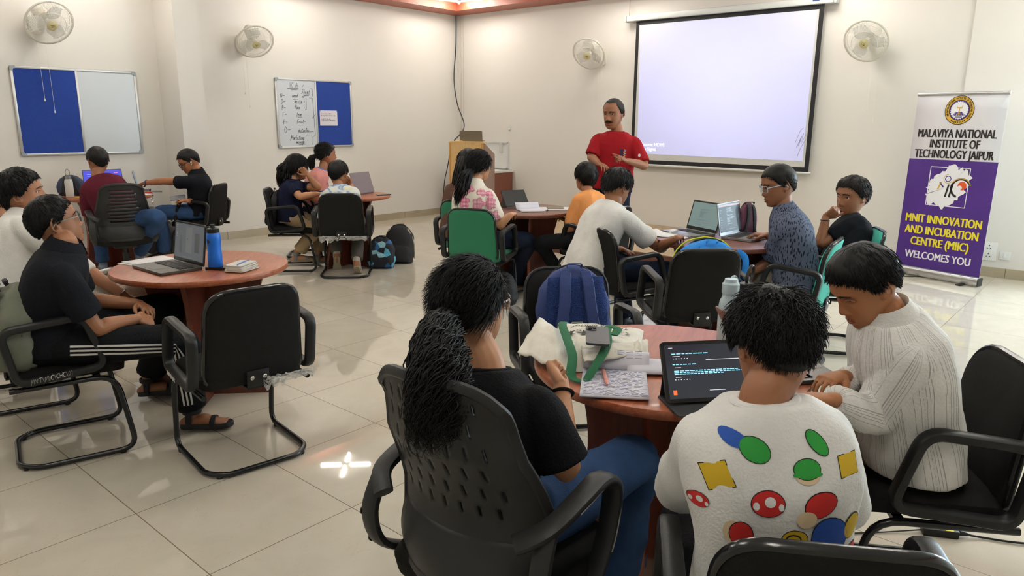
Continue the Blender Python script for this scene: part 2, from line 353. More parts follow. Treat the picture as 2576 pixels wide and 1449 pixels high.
for y in (8.04,): cross_light(.45, y, 'cross-shaped ceiling light above the frame over the tables', 'ceiling lights over the tables')
# ------------------------------------------------------------------ shared materials
BLK_FAB = mat('black_chair_fabric', srgb(34, 33, 32), .9, spec=.12, bump=.25, bscale=420)
BLK_PL = mat('black_plastic', srgb(30, 30, 30), .42, spec=.35, bump=.05, bscale=220)
BLK_GLOSS = mat('glossy_black_edging', srgb(30, 30, 31), .2, bump=.05, bscale=40)
BLK_TUBE = mat('black_enamel_tube', srgb(22, 23, 26), .25)
CHROME = mat('chrome', (.75, .75, .76), .18, 1.0)
GRN_FAB = mat('green_chair_fabric', srgb(34, 120, 84), .85, bump=.2, bscale=420, sheen=.1)
TEAL_FAB = mat('teal_chair_fabric', srgb(40, 172, 152), .8, bump=.2, bscale=420, sheen=.1)
WHITE_INK = mat('white_paint_marker', srgb(225, 225, 220), .6)
GREY_PL = mat('dark_grey_plastic', srgb(44, 44, 44), .45, spec=.3, bump=.04, bscale=150)
def wood_mat(name, c1, c2, rough, scale=(1, 1, 1), coat=0.):
    m = mat(name, c1, rough, coat=coat); nt, b = nodes_of(m)
    tc = nt.nodes.new('ShaderNodeTexCoord'); mp = nt.nodes.new('ShaderNodeMapping'); mp.inputs['Scale'].default_value = scale; nt.links.new(tc.outputs['Object'], mp.inputs[0])
    n = nt.nodes.new('ShaderNodeTexNoise'); n.inputs['Scale'].default_value = 6; n.inputs['Detail'].default_value = 7; n.inputs['Distortion'].default_value = .8; nt.links.new(mp.outputs[0], n.inputs['Vector'])
    n2 = nt.nodes.new('ShaderNodeTexNoise'); n2.inputs['Scale'].default_value = 60; n2.inputs['Detail'].default_value = 3; nt.links.new(mp.outputs[0], n2.inputs['Vector'])
    f = mathn(nt, 'MULTIPLY_ADD', n2.outputs[0], .35, mathn(nt, 'MULTIPLY', n.outputs[0], .75))
    rp = nt.nodes.new('ShaderNodeValToRGB'); rp.color_ramp.elements[0].position = .38; rp.color_ramp.elements[1].position = .72
    rp.color_ramp.elements[0].color = (*c1, 1); rp.color_ramp.elements[1].color = (*c2, 1); nt.links.new(f, rp.inputs[0]); nt.links.new(rp.outputs[0], b.inputs['Base Color']); return m
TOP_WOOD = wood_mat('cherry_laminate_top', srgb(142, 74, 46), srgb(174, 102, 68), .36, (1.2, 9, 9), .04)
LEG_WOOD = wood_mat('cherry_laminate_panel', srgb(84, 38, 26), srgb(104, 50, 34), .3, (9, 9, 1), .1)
DARK_TOP = wood_mat('mahogany_laminate_top', srgb(92, 46, 33), srgb(118, 64, 45), .32, (1.2, 9, 9), .04)
EDGE_WOOD = mat('cherry_edge_band', srgb(124, 62, 40), .3)
# ------------------------------------------------------------------ cantilever armchair
def chair_meshes(kind, fab):
    """parts as (name, geo, material, [sub-parts])"""
    parts = []
    g = Geo(); N = 48
    out = fillet([(-.218, .41, 0), (.218, .41, 0), (.198, .835, 0), (-.198, .835, 0)], [.07, .07, .1, .1], 8, True)[:, :2]
    cz, cx = .63, 0.
    def by(x, z): t = (z-.41)/.42; return -.185-.03*t-.035*max(0, t-.45)**1.5*2+.55*x*x
    def ring(k, off): return np.array([(cx+(x-cx)*k, by(cx+(x-cx)*k, cz+(z-cz)*k)+off, cz+(z-cz)*k) for x, z in out])
    g.loft([ring(.05, .030), ring(.5, .032), ring(.85, .028), ring(.96, .018), ring(1., .0), ring(.985, -.012), ring(.95, -.018), ring(.8, -.020), ring(.4, -.02), ring(.05, -.02)])
    trim = Geo(); trim.tube(ring(1.0, -.002), [(.011, .013)]*len(out), 8, closed=True)
    parts.append(('backrest', g, fab, [('edge_trim', trim, BLK_GLOSS)]))
    g = Geo(); so = rpoly(.45, .45, .07, 6)
    def sr(k, z, dy=0): return np.array([(x*k, y*k+.03, z-.25*min(0, y-.05)**2*0-.6*max(0, y-.1)**2) for x, y in so])
    g.loft([sr(.02, .468), sr(.6, .468), sr(.9, .462), sr(.985, .447), sr(1., .43), sr(.985, .405), sr(.9, .398), sr(.02, .398)])
    parts.append(('seat', g, fab, []))
    for s in (-1, 1):
        g = Geo(); x = s*.262
        pth = fillet([(x, -.205, .655), (x, .10, .685), (x, .172, .448), (x, -.165, .418)], [.05, .055, .06, .05], 6, True)
        g.tube(pth, (.024, .0165), 12, closed=True, up=(1, 0, 0), sq=3.0)
        parts.append(('armrest', g, BLK_PL, []))
    g = Geo(); H = [(-.233, -.20, .385), (-.233, .205, .385), (-.233, .262, .016), (-.233, -.13, .016), (-.165, -.205, .016)]
    pth = fillet(H+[(-x, y, z) for x, y, z in H[::-1]], [0, .09, .07, .04, .04, .04, .04, .07, .09, 0], 5)
    g.tube(pth, .0125, 10); g.box((0, .13, .39), (.46, .03, .016)); g.box((0, -.08, .39), (.46, .03, .016))
    feet = []
    for x, y in ((-.233, .2), (.233, .2), (-.19, -.18), (.19, -.18)):
        f = Geo(); f.lathe([(.012, 0), (.014, .004), (.014, .014)], (x, y, 0), 10); feet.append(('glide', f, BLK_PL))
    parts.append(('frame', g, BLK_TUBE, feet))
    g = Geo(); g.box((0, -.208, .43), (.1, .012, .075), bev=.004); g.box((0, -.14, .388), (.1, .14, .008))
    bolts = []
    for x in (-.028, .028):
        b = Geo(); b.lathe([(.009, 0), (.0095, .003), (.006, .006)], (x, -.215, .435), 10, ax=(0, -1, 0)); bolts.append(('bolt', b, CHROME))
    parts.append(('back_bracket', g, BLK_PL, bolts))
    return parts
def assemble(t, parts):
    for name, g, m, subs in parts:
        o = g.build(name, m, t)
        for n2, g2, m2 in subs: g2.build(n2, m2, o)
    return t
PROTO = {}
def arm_chair(kind, x, y, th, label, group=None):
    rz = math.radians(th-90)
    if kind not in PROTO:
        t = thing('armchair', label, 'chair', (x, y, 0), rz, group)
        assemble(t, chair_meshes(kind, {'black': BLK_FAB, 'green': GRN_FAB, 'teal': TEAL_FAB}[kind])); PROTO[kind] = t
    else:
        t = copy_tree(PROTO[kind], None, (x, y, 0), rz, label)
        if 'group' in t: del t['group']
        if group: t['group'] = group
        for c in list(t.children):
            if c.name.startswith('marking'): bpy.data.objects.remove(c)
    return t
# ------------------------------------------------------------------ swivel chair with a plastic back
def swivel_chair(x, y, th, label, slots, sz=.47):
    t = thing('swivel_chair', label, 'chair', (x, y, 0), math.radians(th-90))
    g = Geo(); us = np.linspace(-1, 1, 57); vs = np.linspace(0, 1, 49)
    bz0, bh = sz-.02, (.56 if slots == 'vertical' else .52)
    def P(u, v):
        w = .205-.03*v+.035*math.sin(PI*min(1, v*1.25))*(1-v*.3); cr = 1-.1*max(0, v-.85)/.15*abs(u)**4
        xx = u*w; zz = bz0+bh*v*cr
        yy = -.21+.06*math.sin(PI*min(1, v*1.5))*.6-.16*max(0, v-.35)*.9+.09*u*u*(1-.3*v)-.02*(1-v)
        return (xx, yy, zz)
    def skip(i, j):
        if slots == 'vertical':
            if not (6 < i < 49 and 15 < j < 45): return False
            r, c = (j-16)//5, (i-7)//3
            return (j-16) % 5 in (1, 2, 3) and (i-7) % 3 == 0 and (c+r) % 2 == 0
        if not (10 < i < 46 and 12 < j < 45): return False
        return (j-12) % 3 == 0 and abs(i-28-2*math.sin(j)) < 16
    g.grid(P, us, vs, skip=skip)
    b = g.build('backrest', GREY_PL, t, solid=.014)
    rim = Geo(); bd = [P(u, 0) for u in us[::4]]+[P(1, v) for v in vs[::4]]+[P(u, 1) for u in us[::-4]]+[P(-1, v) for v in vs[::-4]]
    rim.tube(np.array(bd), (.014, .012), 8, closed=True); rim.build('back_rim', GREY_PL, b)
    lump = Geo(); lump.grid(lambda u, v: tuple(np.array(P(u*.98, v*.26))+np.array([0, -.022*math.sin(PI*v), 0])), np.linspace(-1, 1, 17), np.linspace(0, 1, 9)); lump.build('lumbar_panel', GREY_PL, b, solid=.01)
    g = Geo(); so = rpoly(.48, .47, .1, 7)
    def sr(k, z): return np.array([(q[0]*k, q[1]*k+.03, z-.5*max(0, q[1]-.1)**2) for q in so])
    g.loft([sr(.02, sz+.005), sr(.7, sz+.005), sr(.93, sz-.003), sr(1., sz-.03), sr(.97, sz-.07), sr(.8, sz-.085), sr(.02, sz-.085)]); g.build('seat', BLK_FAB, t)
    for s in (-1, 1):
        q = s*.268
        pth = catmull([(s*.2, -.225, sz+.17), (s*.255, -.17, sz+.20), (q, -.06, sz+.225), (q, .05, sz+.235), (q, .115, sz+.185), (s*.262, .105, sz+.06), (s*.25, .06, sz-.055)], 7)
        low = catmull([(s*.255, -.17, sz+.20), (s*.262, -.215, sz+.10), (s*.258, -.19, sz-.0), (s*.245, -.1, sz-.06)], 6)
        g = Geo(); n = len(pth); g.tube(pth, [(.03-.008*abs(k/n-.5), .012+.004*math.sin(PI*k/n)) for k in range(n)], 12, up=(1, 0, 0), sq=2.6)
        g.tube(low, [(.026, .013)]*len(low), 12, up=(1, 0, 0), sq=2.6)
        a = g.build('armrest', GREY_PL, t)
        st = Geo(); inn = pth[12:38]*1.; inn[:, 0] += s*.026; inn[:, 2] -= .004; st.tube(inn, (.002, .004), 6, up=(1, 0, 0)); st.build('highlight_strip', mat('pale_highlight_strip', srgb(190, 188, 182), .35), a)  # pale strip along the arm edge, a highlight put into the colour
        bl = Geo()
        for zz, yy in ((sz+.09, -.215), (sz+.0, -.19)): bl.lathe([(.013, 0), (.013, .004), (.006, .005)], (s*.283, yy, zz), 12, ax=(s, 0, 0))
        bl.build('cap', BLK_PL, a)
    g = Geo(); g.lathe([(.03, .10), (.03, .27), (.024, .27), (.024, .33), (.014, .33), (.014, sz-.09)], seg=16); g.box((0, 0, sz-.1), (.2, .24, .03), bev=.008); g.build('gas_column', BLK_PL, t)
    g = Geo(); cast = []
    for k in range(5):
        a = k*2*PI/5+.3; d = np.array([math.cos(a), math.sin(a), 0])
        g.tube(catmull([d*.02+[0, 0, .12], d*.12+[0, 0, .115], d*.27+[0, 0, .085], d*.3+[0, 0, .07]], 5), [(.022-.008*i/15, .016) for i in range(16)], 10)
        c = Geo(); pr = np.cross(d, [0, 0, 1.])
        for s in (-1, 1): c.lathe([(.008, -.009), (.024, -.009), (.027, -.004), (.027, .004), (.024, .009), (.008, .009)], d*.29+pr*s*.014+np.array([0, 0, .028]), 14, ax=pr)
        c.box(d*.285+np.array([0, 0, .05]), (.03, .03, .03), rotz(a), bev=.008); cast.append(c)
    bs = g.build('star_base', CHROME if slots == 'horizontal' else BLK_PL, t)
    for c in cast: c.build('caster', BLK_PL, bs)
    return t
# ------------------------------------------------------------------ round tables
def table_parts(top_m):
    g = Geo(); R = .455; g.lathe([(.01, .718), (R-.012, .718), (R-.004, .721), (R, .727), (R, .743), (R-.003, .749), (R-.009, .75), (.01, .75)], seg=72)
    return g
TABLES = []
def round_table(x, y, rz, label, top_m, group='round meeting tables'):
    if TABLES:
        t = copy_tree(TABLES[0], None, (x, y, 0), rz, label)
        for c in t.children:
            if c.name.startswith('tabletop') and top_m is not TOP_WOOD:
                c.data = c.data.copy(); c.data.materials[0] = top_m
        TABLES.append(t); return t
    t = thing('round_table', label, 'table', (x, y, 0), rz, group)
    table_parts(top_m).build('tabletop', top_m, t, smooth=35)
    for k in range(4):
        a = k*PI/2; d = np.array([math.cos(a), math.sin(a), 0]); n = np.array([-d[1], d[0], 0])
        prof = [(.0, 0), (.33, 0), (.33, .04)]+[(.33-.075*math.sin(PI*q)**1.0*(.6+.4*q), .04+.66*q) for q in np.linspace(.05, .95, 12)]+[(.335, .7), (.335, .718), (.0, .718)]
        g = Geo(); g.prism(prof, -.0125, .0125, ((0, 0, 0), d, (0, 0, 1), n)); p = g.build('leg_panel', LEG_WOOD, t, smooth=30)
        e = Geo(); pe = np.array([d*(q[0]+.0012)+np.array([0, 0, q[1]]) for q in prof[1:-2]]); e.tube(pe, (.0128, .0016), 4, up=n, sq=6); e.build('edge_band', EDGE_WOOD, p, smooth=0)
    TABLES.append(t); return t
# ------------------------------------------------------------------ wall fan
def wall_fan(x, y, z, wall, pan, tilt, label, cords, blade0=.3):
    """wall: 'left' (y=YL) or 'right' (x=XR); cage centre at x,y,z; local -Y of the empty points into the room"""
    base = (x, YL, z) if wall == 'left' else (XR, y, z)
    t = thing('wall_fan', label, 'fan', base, 0 if wall == 'left' else -PI/2)
    cream = mat('fan_cream_plastic', srgb(226, 222, 208), .4); wire = mat('fan_guard_wire', srgb(222, 218, 206), .35)
    C = np.array([0, -.39, 0.])+np.array([0., 0, .0])
    dirv = rotz(math.radians(pan))@np.array([0, -math.cos(math.radians(tilt)), -math.sin(math.radians(tilt))])
    g = Geo(); g.prism(rpoly(.13, .23, .05, 6), 0, .03, ((0, 0, -.07), (1, 0, 0), (0, 0, 1), (0, -1, 0))); g.build('wall_plate', cream, t)
    g = Geo(); g.tube(catmull([(0, -.02, -.13), (0, -.11, -.12), (0, -.19, -.06), (0, -.22, .01)], 6), [(.05-.018*k/18, .022) for k in range(19)], 12, up=(1, 0, 0)); g.build('bracket', cream, t)
    hub = np.array([0, -.24, .04]); front = hub+dirv*.17
    g = Geo(); g.lathe([(.02, -.115), (.05, -.11), (.066, -.085), (.068, .05), (.06, .075), (.02, .08)], hub, 20, ax=dirv); mo = g.build('motor_housing', cream, t)
    w = unit(dirv); u = unit(np.cross(w, (0, 0, 1.))); v = np.cross(w, u); R = .222
    def pt(r, a, h): return front+u*r*math.cos(a)+v*r*math.sin(a)+w*h
    ca = np.linspace(0, 2*PI, 48, endpoint=False)
    g = Geo(); g.tube([pt(R, a, 0) for a in ca], (.006, .012), 8, closed=True, up=None); g.build('guard_ring', cream, t)
    g = Geo()
    for k in range(88):
        a = k*2*PI/88
        g.tube([pt(R, a, -.008), pt(R*.86, a, -.05), pt(R*.55, a, -.068), pt(.06, a, -.07)], .0011, 4, cap=False)
    for rr, hh in ((R*.93, -.034), (R*.62, -.064)): g.tube([pt(rr, a, hh) for a in ca], .002, 5, closed=True)
    g.build('rear_guard', wire, t)
    g = Geo()
    for k in range(88):
        a = k*2*PI/88; sw = .35
        g.tube([pt(R, a, .008), pt(R*.9, a+sw*.1, .034), pt(R*.62, a+sw*.35, .058), pt(.05, a+sw, .066)], .0011, 4, cap=False)
    for rr, hh in ((R*.88, .036), (R*.6, .06)): g.tube([pt(rr, a, hh) for a in ca], .002, 5, closed=True)
    g.build('front_guard', wire, t)
    g = Geo(); g.lathe([(.048, -.006), (.05, .004), (.04, .012), (.01, .013)], front+w*.062, 24, ax=w); bd = g.build('badge', mat('fan_badge_gold', srgb(206, 196, 146), .35), t)
    g = Geo(); put_text(g, ['~'], .03, (front+w*.0755, -u, v)); g.add([front+w*.0755+u*q[0]+v*q[1] for q in ((-.008, .004), (.006, .004), (.008, .012), (-.006, .012))], [(0, 1, 2, 3)]); g.add([front+w*.0755+u*q[0]+v*q[1] for q in ((-.02, -.008), (.02, -.008), (.02, -.003), (-.02, -.003))], [(0, 1, 2, 3)]); g.build('badge_mark', mat('badge_print', srgb(40, 36, 30), .5), bd, smooth=0)
    g = Geo(); hb = Geo(); hb.lathe([(.02, -.04), (.032, -.03), (.034, .02), (.02, .032)], front, 18, ax=w); h = hb.build('blade_hub', cream, t)
    for k in range(3):
        a0 = blade0+k*2*PI/3; b = Geo()
        b.grid(lambda s, q: tuple(pt(.03+.16*q, a0+s*(.35+.42*math.sin(PI*min(1, q*1.1+.1))), .018*s+.01*q-.012)), np.linspace(-1, 1, 9), np.linspace(0, 1, 9)); b.build('blade', mat('fan_blade_plastic', srgb(232, 231, 226), .25, alpha=.32), h, solid=.002)
    for k, (dx, L) in enumerate(cords):
        g = Geo(); g.tube([(dx, -.05, -.17), (dx+.006, -.055, -.17-L*.5), (dx+.01, -.05, -.17-L)], .0016, 5); c = g.build('pull_cord', cream, t)
        g = Geo(); g.lathe([(.003, .012), (.008, -.004), (.007, -.014), (.002, -.018)], (dx+.01, -.05, -.17-L), 10); g.build('cord_pull', cream, c)
    return t
# ------------------------------------------------------------------ laptops
ALU = mat('laptop_aluminium', srgb(176, 176, 176), .32, .8); DARK_ALU = mat('laptop_dark_metal', srgb(88, 86, 84), .35, .7); KEYS = mat('laptop_keys', srgb(28, 28, 30), .5); GLASSY = mat('screen_bezel', srgb(16, 16, 18), .15, spec=.3)
def laptop(x, y, z, th, w, d, ang, body, keys, scr, label, lines, scr_em=.5, bezel=.010, cat='laptop'):
    """th: direction the screen faces; ang: opening angle of the lid from the base"""
    t = thing('laptop', label, cat, (x, y, z), math.radians(th+90))
    g = Geo(); g.prism(rpoly(w, d, .012, 4), .002, .015, ((0, -d/2, 0), (1, 0, 0), (0, 1, 0), (0, 0, 1))); b = g.build('base', body, t, smooth=30)
    g = Geo(); nk = 13; kw = (w*.86)/nk
    for r in range(5):
        for c in range(nk):
            if r == 4 and 3 <= c <= 7:
                if c == 3: g.box((0-w*.43+kw*5.5, -d*.47+.0, .0163), (kw*4.8, .0135, .0026))
                continue
            g.box((-w*.43+kw*(c+.5), -.045-r*.0175+.0, .0163) if r < 4 else (-w*.43+kw*(c+.5), -d*.47, .0163), (kw*.86, .0145, .0026))
    g.build('keyboard', keys, b, smooth=0)
    g = Geo(); g.box((0, -d*.78, .0152), (w*.32, d*.28, .001)); g.build('touchpad', body if body is not DARK_ALU else mat('dark_touchpad', srgb(70, 69, 68), .3, .5), b, smooth=0)
    a = math.radians(ang); e = np.array([0, -math.cos(a), math.sin(a)]); nrm = np.array([0, -math.sin(a), -math.cos(a)]); o = np.array([0, .004, .014]); h = d*.98
    g = Geo(); g.prism(rpoly(w, h, .012, 4), -.006, 0, (o+e*h/2, (1, 0, 0), e, nrm)); l = g.build('lid', body, t, smooth=30)
    g = Geo(); g.prism(rpoly(w-.006, h-.006, .01, 4), 0, .0012, (o+e*h/2, (1, 0, 0), e, nrm)); g.build('bezel', GLASSY if body is not ALU or keys is KEYS and scr_em else body, l, smooth=30)
    sw, sh = w-2*bezel, h-bezel*2-.012; sc = o+e*(h/2+.006)+nrm*.0016
    g = Geo(); g.add([sc+np.array([1, 0, 0])*sx*sw/2+e*sy*sh/2 for sx, sy in ((-1, -1), (1, -1), (1, 1), (-1, 1))], [(0, 1, 2, 3)]); s = g.build('screen', mat(label[:18]+'_screen', (.01, .01, .012), .3, spec=.15, emit=scr, estr=scr_em), l, smooth=0)
    byc = {}
    for (cx, cy, lw, lh, col) in lines: byc.setdefault(col, []).append((cx, cy, lw, lh))
    for i, (col, ls) in enumerate(byc.items()):
        g = Geo()
        for cx, cy, lw, lh in ls:
            c = sc+nrm*(.0004+.0003*i)+np.array([1, 0, 0])*(cx-.5)*sw+e*(.5-cy)*sh
            g.add([c+np.array([1, 0, 0])*sx*lw*sw/2+e*sy*lh*sh/2 for sx, sy in ((-1, -1), (1, -1), (1, 1), (-1, 1))], [(0, 1, 2, 3)])
        g.build('screen_content', mat('scr_%d_%d_%d' % col, srgb(*col), .3, emit=srgb(*col), estr=scr_em), s, smooth=0)
    return t
def text_rows(n, x0, x1, y0, y1, col, seed, h=.012):
    r = random.Random(seed); out = []
    for k in range(n):
        if r.random() < .12: continue
        w = (x1-x0)*r.uniform(.35, 1.); out.append((x0+w/2, y0+(y1-y0)*k/max(1, n-1), w, h, col))
    return out
# ------------------------------------------------------------------ bottles, paper, bags
def bottle(x, y, z, prof, m, label, cap=None, capm=None, loop=None, mark=None):
    t = thing('water_bottle', label, 'bottle', (x, y, z)); g = Geo(); g.lathe(prof, seg=28); b = g.build('body', m, t, smooth=35)
    if cap: g = Geo(); g.lathe(cap, seg=24); c = g.build('cap', capm, t, smooth=35)
    if loop: g = Geo(); g.tube(loop, (.004, .006), 8, closed=True); g.build('carry_loop', capm, t)
    return t, b
def paper_sheet(g, c, a, w, h, n=6, lift=0.0, mi=0, curl=0.):
    R = rotz(a)
    g.grid(lambda u, v: tuple(np.asarray(c)+R@np.array([u*w, v*h, lift+curl*max(0, v)**3+.0015*math.sin(5*u)*v])), np.linspace(-.5, .5, n), np.linspace(-.5, .5, n), mi)
def ripstop(name, col, sc=300): return mat(name, col, .7, bump=.3, bscale=sc, var=.1, vscale=14)
def backpack(x, y, z, th, w, h, d, label, main, strap, accent=None, lean=0., straps_front=True, group=None, mesh_m=None, flop=0.):
    """local -y is the side with the straps"""
    t = thing('backpack', label, 'backpack', (x, y, z), math.radians(th-90))
    def S(p): # lean about the base
        p = np.array(p, float); a = math.radians(lean); y_, z_ = p[..., 1].copy(), p[..., 2].copy(); p[..., 1] = y_*math.cos(a)-z_*math.sin(a); p[..., 2] = z_*math.cos(a)+y_*math.sin(a); return p
    rings = []
    for q in np.linspace(0, 1, 16):
        zz = h*q; k = (1-.10*q)*(math.sqrt(max(0, 1-((q-.55)/.452)**2))*.97+.03 if q > .55 else min(1, .82+.9*q)) ; kd = k*(1-.22*q)
        rings.append(S(np.array([(x_*k*(1+.03*math.sin(9*zz*7+x_*30)), y_*kd*(1+.05*math.sin(zz*40+x_*20)), zz) for x_, y_ in rpoly(w, d, min(w, d)*.38, 7)])))
    g = Geo(); g.loft(rings); g.build('body', main, t, smooth=60)
    g = Geo(); pz = h*.42
    g.loft([S(np.array([(x_*k, d*.36+y_*k*.5+.0, pz*q) for x_, y_ in rpoly(w*.8, d*.6, d*.2, 6)])) for q, k in ((.05, .85), (.2, 1.), (.7, 1.02), (.95, .92), (1.03, .6))]); g.build('front_pocket', accent or main, t, smooth=60)
    if mesh_m:
        g = Geo(); g.grid(lambda u, v: tuple(S(np.array([u*w*.40*(1-.25*max(0, v-.6)), -d/2*(1-.22*(.08+.80*v))*(1-.25*max(0, v-.55))-.006+.006*u*u, h*(.08+.80*v)]))), np.linspace(-1, 1, 9), np.linspace(0, 1, 13)); g.build('back_panel', mesh_m, t, solid=.008)
    for s in (-1, 1):
        pth = catmull([S(np.array(p)) for p in ((s*w*.13, -d*.34, h*.93), (s*w*.15, -d*.50, h*.80), (s*w*.17, -d*.58, h*.58), (s*w*.21, -d*.60, h*.35), (s*w*.27, -d*.56, h*.12), (s*w*.36, -d*.42, h*.03))], 6)
        g = Geo(); n = len(pth); g.tube(pth, [(w*.075, .006+.0012*math.sin(k*2.1)) for k in range(n)], 8, up=S(np.array([1., 0, 0])), sq=4); g.build('shoulder_strap', strap, t)
    g = Geo(); g.tube(catmull([S(np.array(p)) for p in ((-.03, -d*.2, h*.98), (-.03, -d*.26, h*1.02), (.03, -d*.26, h*1.02), (.03, -d*.2, h*.98))], 6), (.009, .003), 6); g.build('grab_handle', strap, t)
    g = Geo(); zp = catmull([S(np.array(p)) for p in ((-w*.46, d*.12, h*.25), (-w*.43, d*.12, h*.62), (-w*.25, d*.12, h*.92), (0, d*.12, h*.995), (w*.25, d*.12, h*.92), (w*.43, d*.12, h*.62), (w*.46, d*.12, h*.25))], 5); g.tube(zp, (.006, .003), 6); g.build('zipper', mat('zip_black', srgb(20, 20, 22), .5), t)
    return t
# ================================================================== furniture and things in place
# ---- tables
T1 = round_table(1.85, 3.86, math.radians(47), 'round cherry table with an open laptop and a blue bottle, front left', TOP_WOOD)
T2 = round_table(2.12, 1.13, math.radians(18), 'large near round table carrying the tote bag, notebook and tablet', TOP_WOOD)
T3 = round_table(2.95, 8.15, math.radians(25), 'round table below the left wall board, with a white bottle', TOP_WOOD)
T4 = round_table(4.72, 6.42, math.radians(10), 'round table with the grey laptop seen from behind, below the written whiteboard', TOP_WOOD)
T5 = round_table(5.08, 4.26, math.radians(50), 'dark round table with a propped tablet and open notebook, left of the orange shirt', DARK_TOP)
T6 = round_table(4.74, 2.18, math.radians(30), 'dark round table carrying two open laptops', DARK_TOP)
# ---- chairs
def marking(ch, s, o, a, b, h):
    g = Geo(); pen(g, s, (o, a, b), h, .0011, slant=.05, adv=.9); m = g.build('marking', WHITE_INK, ch, smooth=0); m['label'] = 'white hand-painted inventory code'; return m
c2 = arm_chair('black', 1.585, 3.02, 82, 'empty black armchair, back towards the viewer, at the table with the blue bottle')
c1 = arm_chair('black', 1.06, 3.72, 346, 'black armchair with an inventory code on its arm, holding the person in striped track pants')
c3 = arm_chair('green', 1.10, 4.56, 346, 'green armchair holding the person in the white shirt')
c5 = arm_chair('black', 3.79, 7.80, 128, 'black armchair holding the person with a stretched arm, near the column')
c6 = arm_chair('black', 4.19, 6.66, 318, 'black armchair seen from the side, holding the person in the navy shirt')
c7 = arm_chair('black', 4.36, 6.0, 47, 'black armchair seen squarely from behind, holding the tie-dye shirt')
c8 = arm_chair('black', 4.72, 7.22, 320, 'black armchair hidden behind the person in pink')
c9 = arm_chair('green', 4.42, 4.18, 22, 'green armchair with its back in view, holding the flower shirt')
c10 = arm_chair('green', 4.80, 4.66, 20, 'green armchair partly hidden behind the flower shirt, near the lectern')
c11 = arm_chair('black', 5.2, 3.54, 80, 'black armchair holding the person in the orange shirt')
c12 = arm_chair('black', 4.26, 2.66, 336, 'black armchair holding the person in the plain white tee at the laptops')
c13 = arm_chair('black', 3.93, 1.98, 48, 'empty black armchair with a bright blue backpack on its seat')
c14 = arm_chair('black', 2.65, 1.90, 230, 'black armchair with a dark blue backpack on its seat, facing the viewer')
c15 = arm_chair('teal', 4.64, 1.62, 98, 'teal armchair holding the person in the grey patterned shirt')
c16 = arm_chair('teal', 5.22, 1.53, 118, 'teal armchair by the banner, holding the person in the black polo')
c20 = arm_chair('black', 1.20, 5.44, 330, 'black armchair at the left edge, hidden behind the white shirt')
c18 = arm_chair('black', 1.40, .42, 32, 'black armchair nearest the viewer at the bottom, holding the colourful printed shirt')
c19 = arm_chair('black', 2.50, .42, 122, 'black armchair at the right edge, holding the striped shirt')
FILM = mat('clear_film', (.85, .84, .80), .25, alpha=.4)
for ch_, x0, x1 in ((c2, .02, .26), (c7, -.22, .24)):
    g = Geo(); g.grid(lambda u, v: (x0+(x1-x0)*u, -.215-.02*noise.noise(Vector((u*9, v*6, 2))), .425-.075*v*(.4+.9*abs(noise.noise(Vector((u*7, 1, x0)))))+.012*noise.noise(Vector((u*15, v*9, 4)))), np.linspace(0, 1, 22), np.linspace(0, 1, 9)); o = g.build('plastic_wrap', FILM, ch_, solid=.0008); o['label'] = 'torn clear plastic wrap'
marking(c1, 'MNIT\\MIIC\\CHC\\01', (.2865, -.118, .418), (0, 1, .11), (0, 0, 1), .021)
marking(c3, 'MNIT\\MIIC\\CHC\\23', (.2465, -.12, .377), (0, 1, 0), (0, 0, 1), .02)
marking(c2, 'MNIT\\MIIC\\CHC', (-.2875, .10, .428), (0, -1, -.11), (0, 0, 1), .018)
c17 = swivel_chair(1.30, 1.16, 6, 'swivel chair with a perforated grey back, holding the person with the ponytail', 'vertical', .45)
c4 = swivel_chair(2.78, 7.33, 74, 'swivel chair with a slotted grey back, holding the maroon shirt', 'horizontal', .44)
# ---- pinboards on the left wall
MFRAME = mat('board_alu_frame', srgb(196, 196, 192), .35, .6); MCORNER = mat('board_corner_cap', srgb(150, 158, 162), .45)
MBLUE = mat('blue_felt', srgb(30, 62, 146), .95, bump=.2, bscale=500, var=.06, vscale=40); MWB = mat('whiteboard_face', srgb(206, 212, 216), .25)
def pinboard(x0, x1, z0, z1, blue_left, label):
    t = thing('pinboard', label, 'notice board', ((x0+x1)/2, YL, (z0+z1)/2)); w, h = x1-x0, z1-z0; m = .01 if not blue_left else -.005
    for s in (-1, 1):
        g = Geo(); a, b = (-w/2+.02, m-.008) if s < 0 else (m+.008, w/2-.02)
        g.box(((a+b)/2, -.012, 0), (b-a, .012, h-.04)); g.build('felt_panel' if (s < 0) == blue_left else 'whiteboard_panel', MBLUE if (s < 0) == blue_left else MWB, t, smooth=0)
    g = Geo()
    for s in (-1, 1): g.box((s*(w/2-.013), -.013, 0), (.026, .026, h-.06), bev=.004); g.box((0, -.013, s*(h/2-.013)), (w-.06, .026, .026), bev=.004)
    g.box((m, -.014, 0), (.024, .024, h-.04), bev=.004); f = g.build('frame', MFRAME, t)
    for sx in (-1, 1):
        for sz in (-1, 1):
            g = Geo(); pl = [(0, 0), (0, -.05), (.012, -.052), (.03, -.03), (.052, -.012), (.05, 0)]
            g.prism(fillet([(0, 0, 0), (.05, 0, 0), (.05, .028, 0), (.028, .03, 0), (.028, .05, 0), (0, .05, 0)], [.03, .004, .004, .01, .004, .004], 4, True)[:, :2], -.002, .03, ((sx*w/2, 0, sz*h/2), (-sx, 0, 0), (0, 0, -sz), (0, -1, 0))); g.build('corner_cap', MCORNER, f)
    return t, w, h
pinboard(2.455, 3.688, 1.132, 2.042, True, 'blue and white board with nothing written on it, on the left wall before the column')
b2, w2, h2 = pinboard(5.453, 6.682, 1.145, 2.066, False, 'whiteboard with handwriting beside blue felt, on the left wall past the column')
g = Geo(); INK = mat('marker_ink', srgb(84, 90, 100), .5)
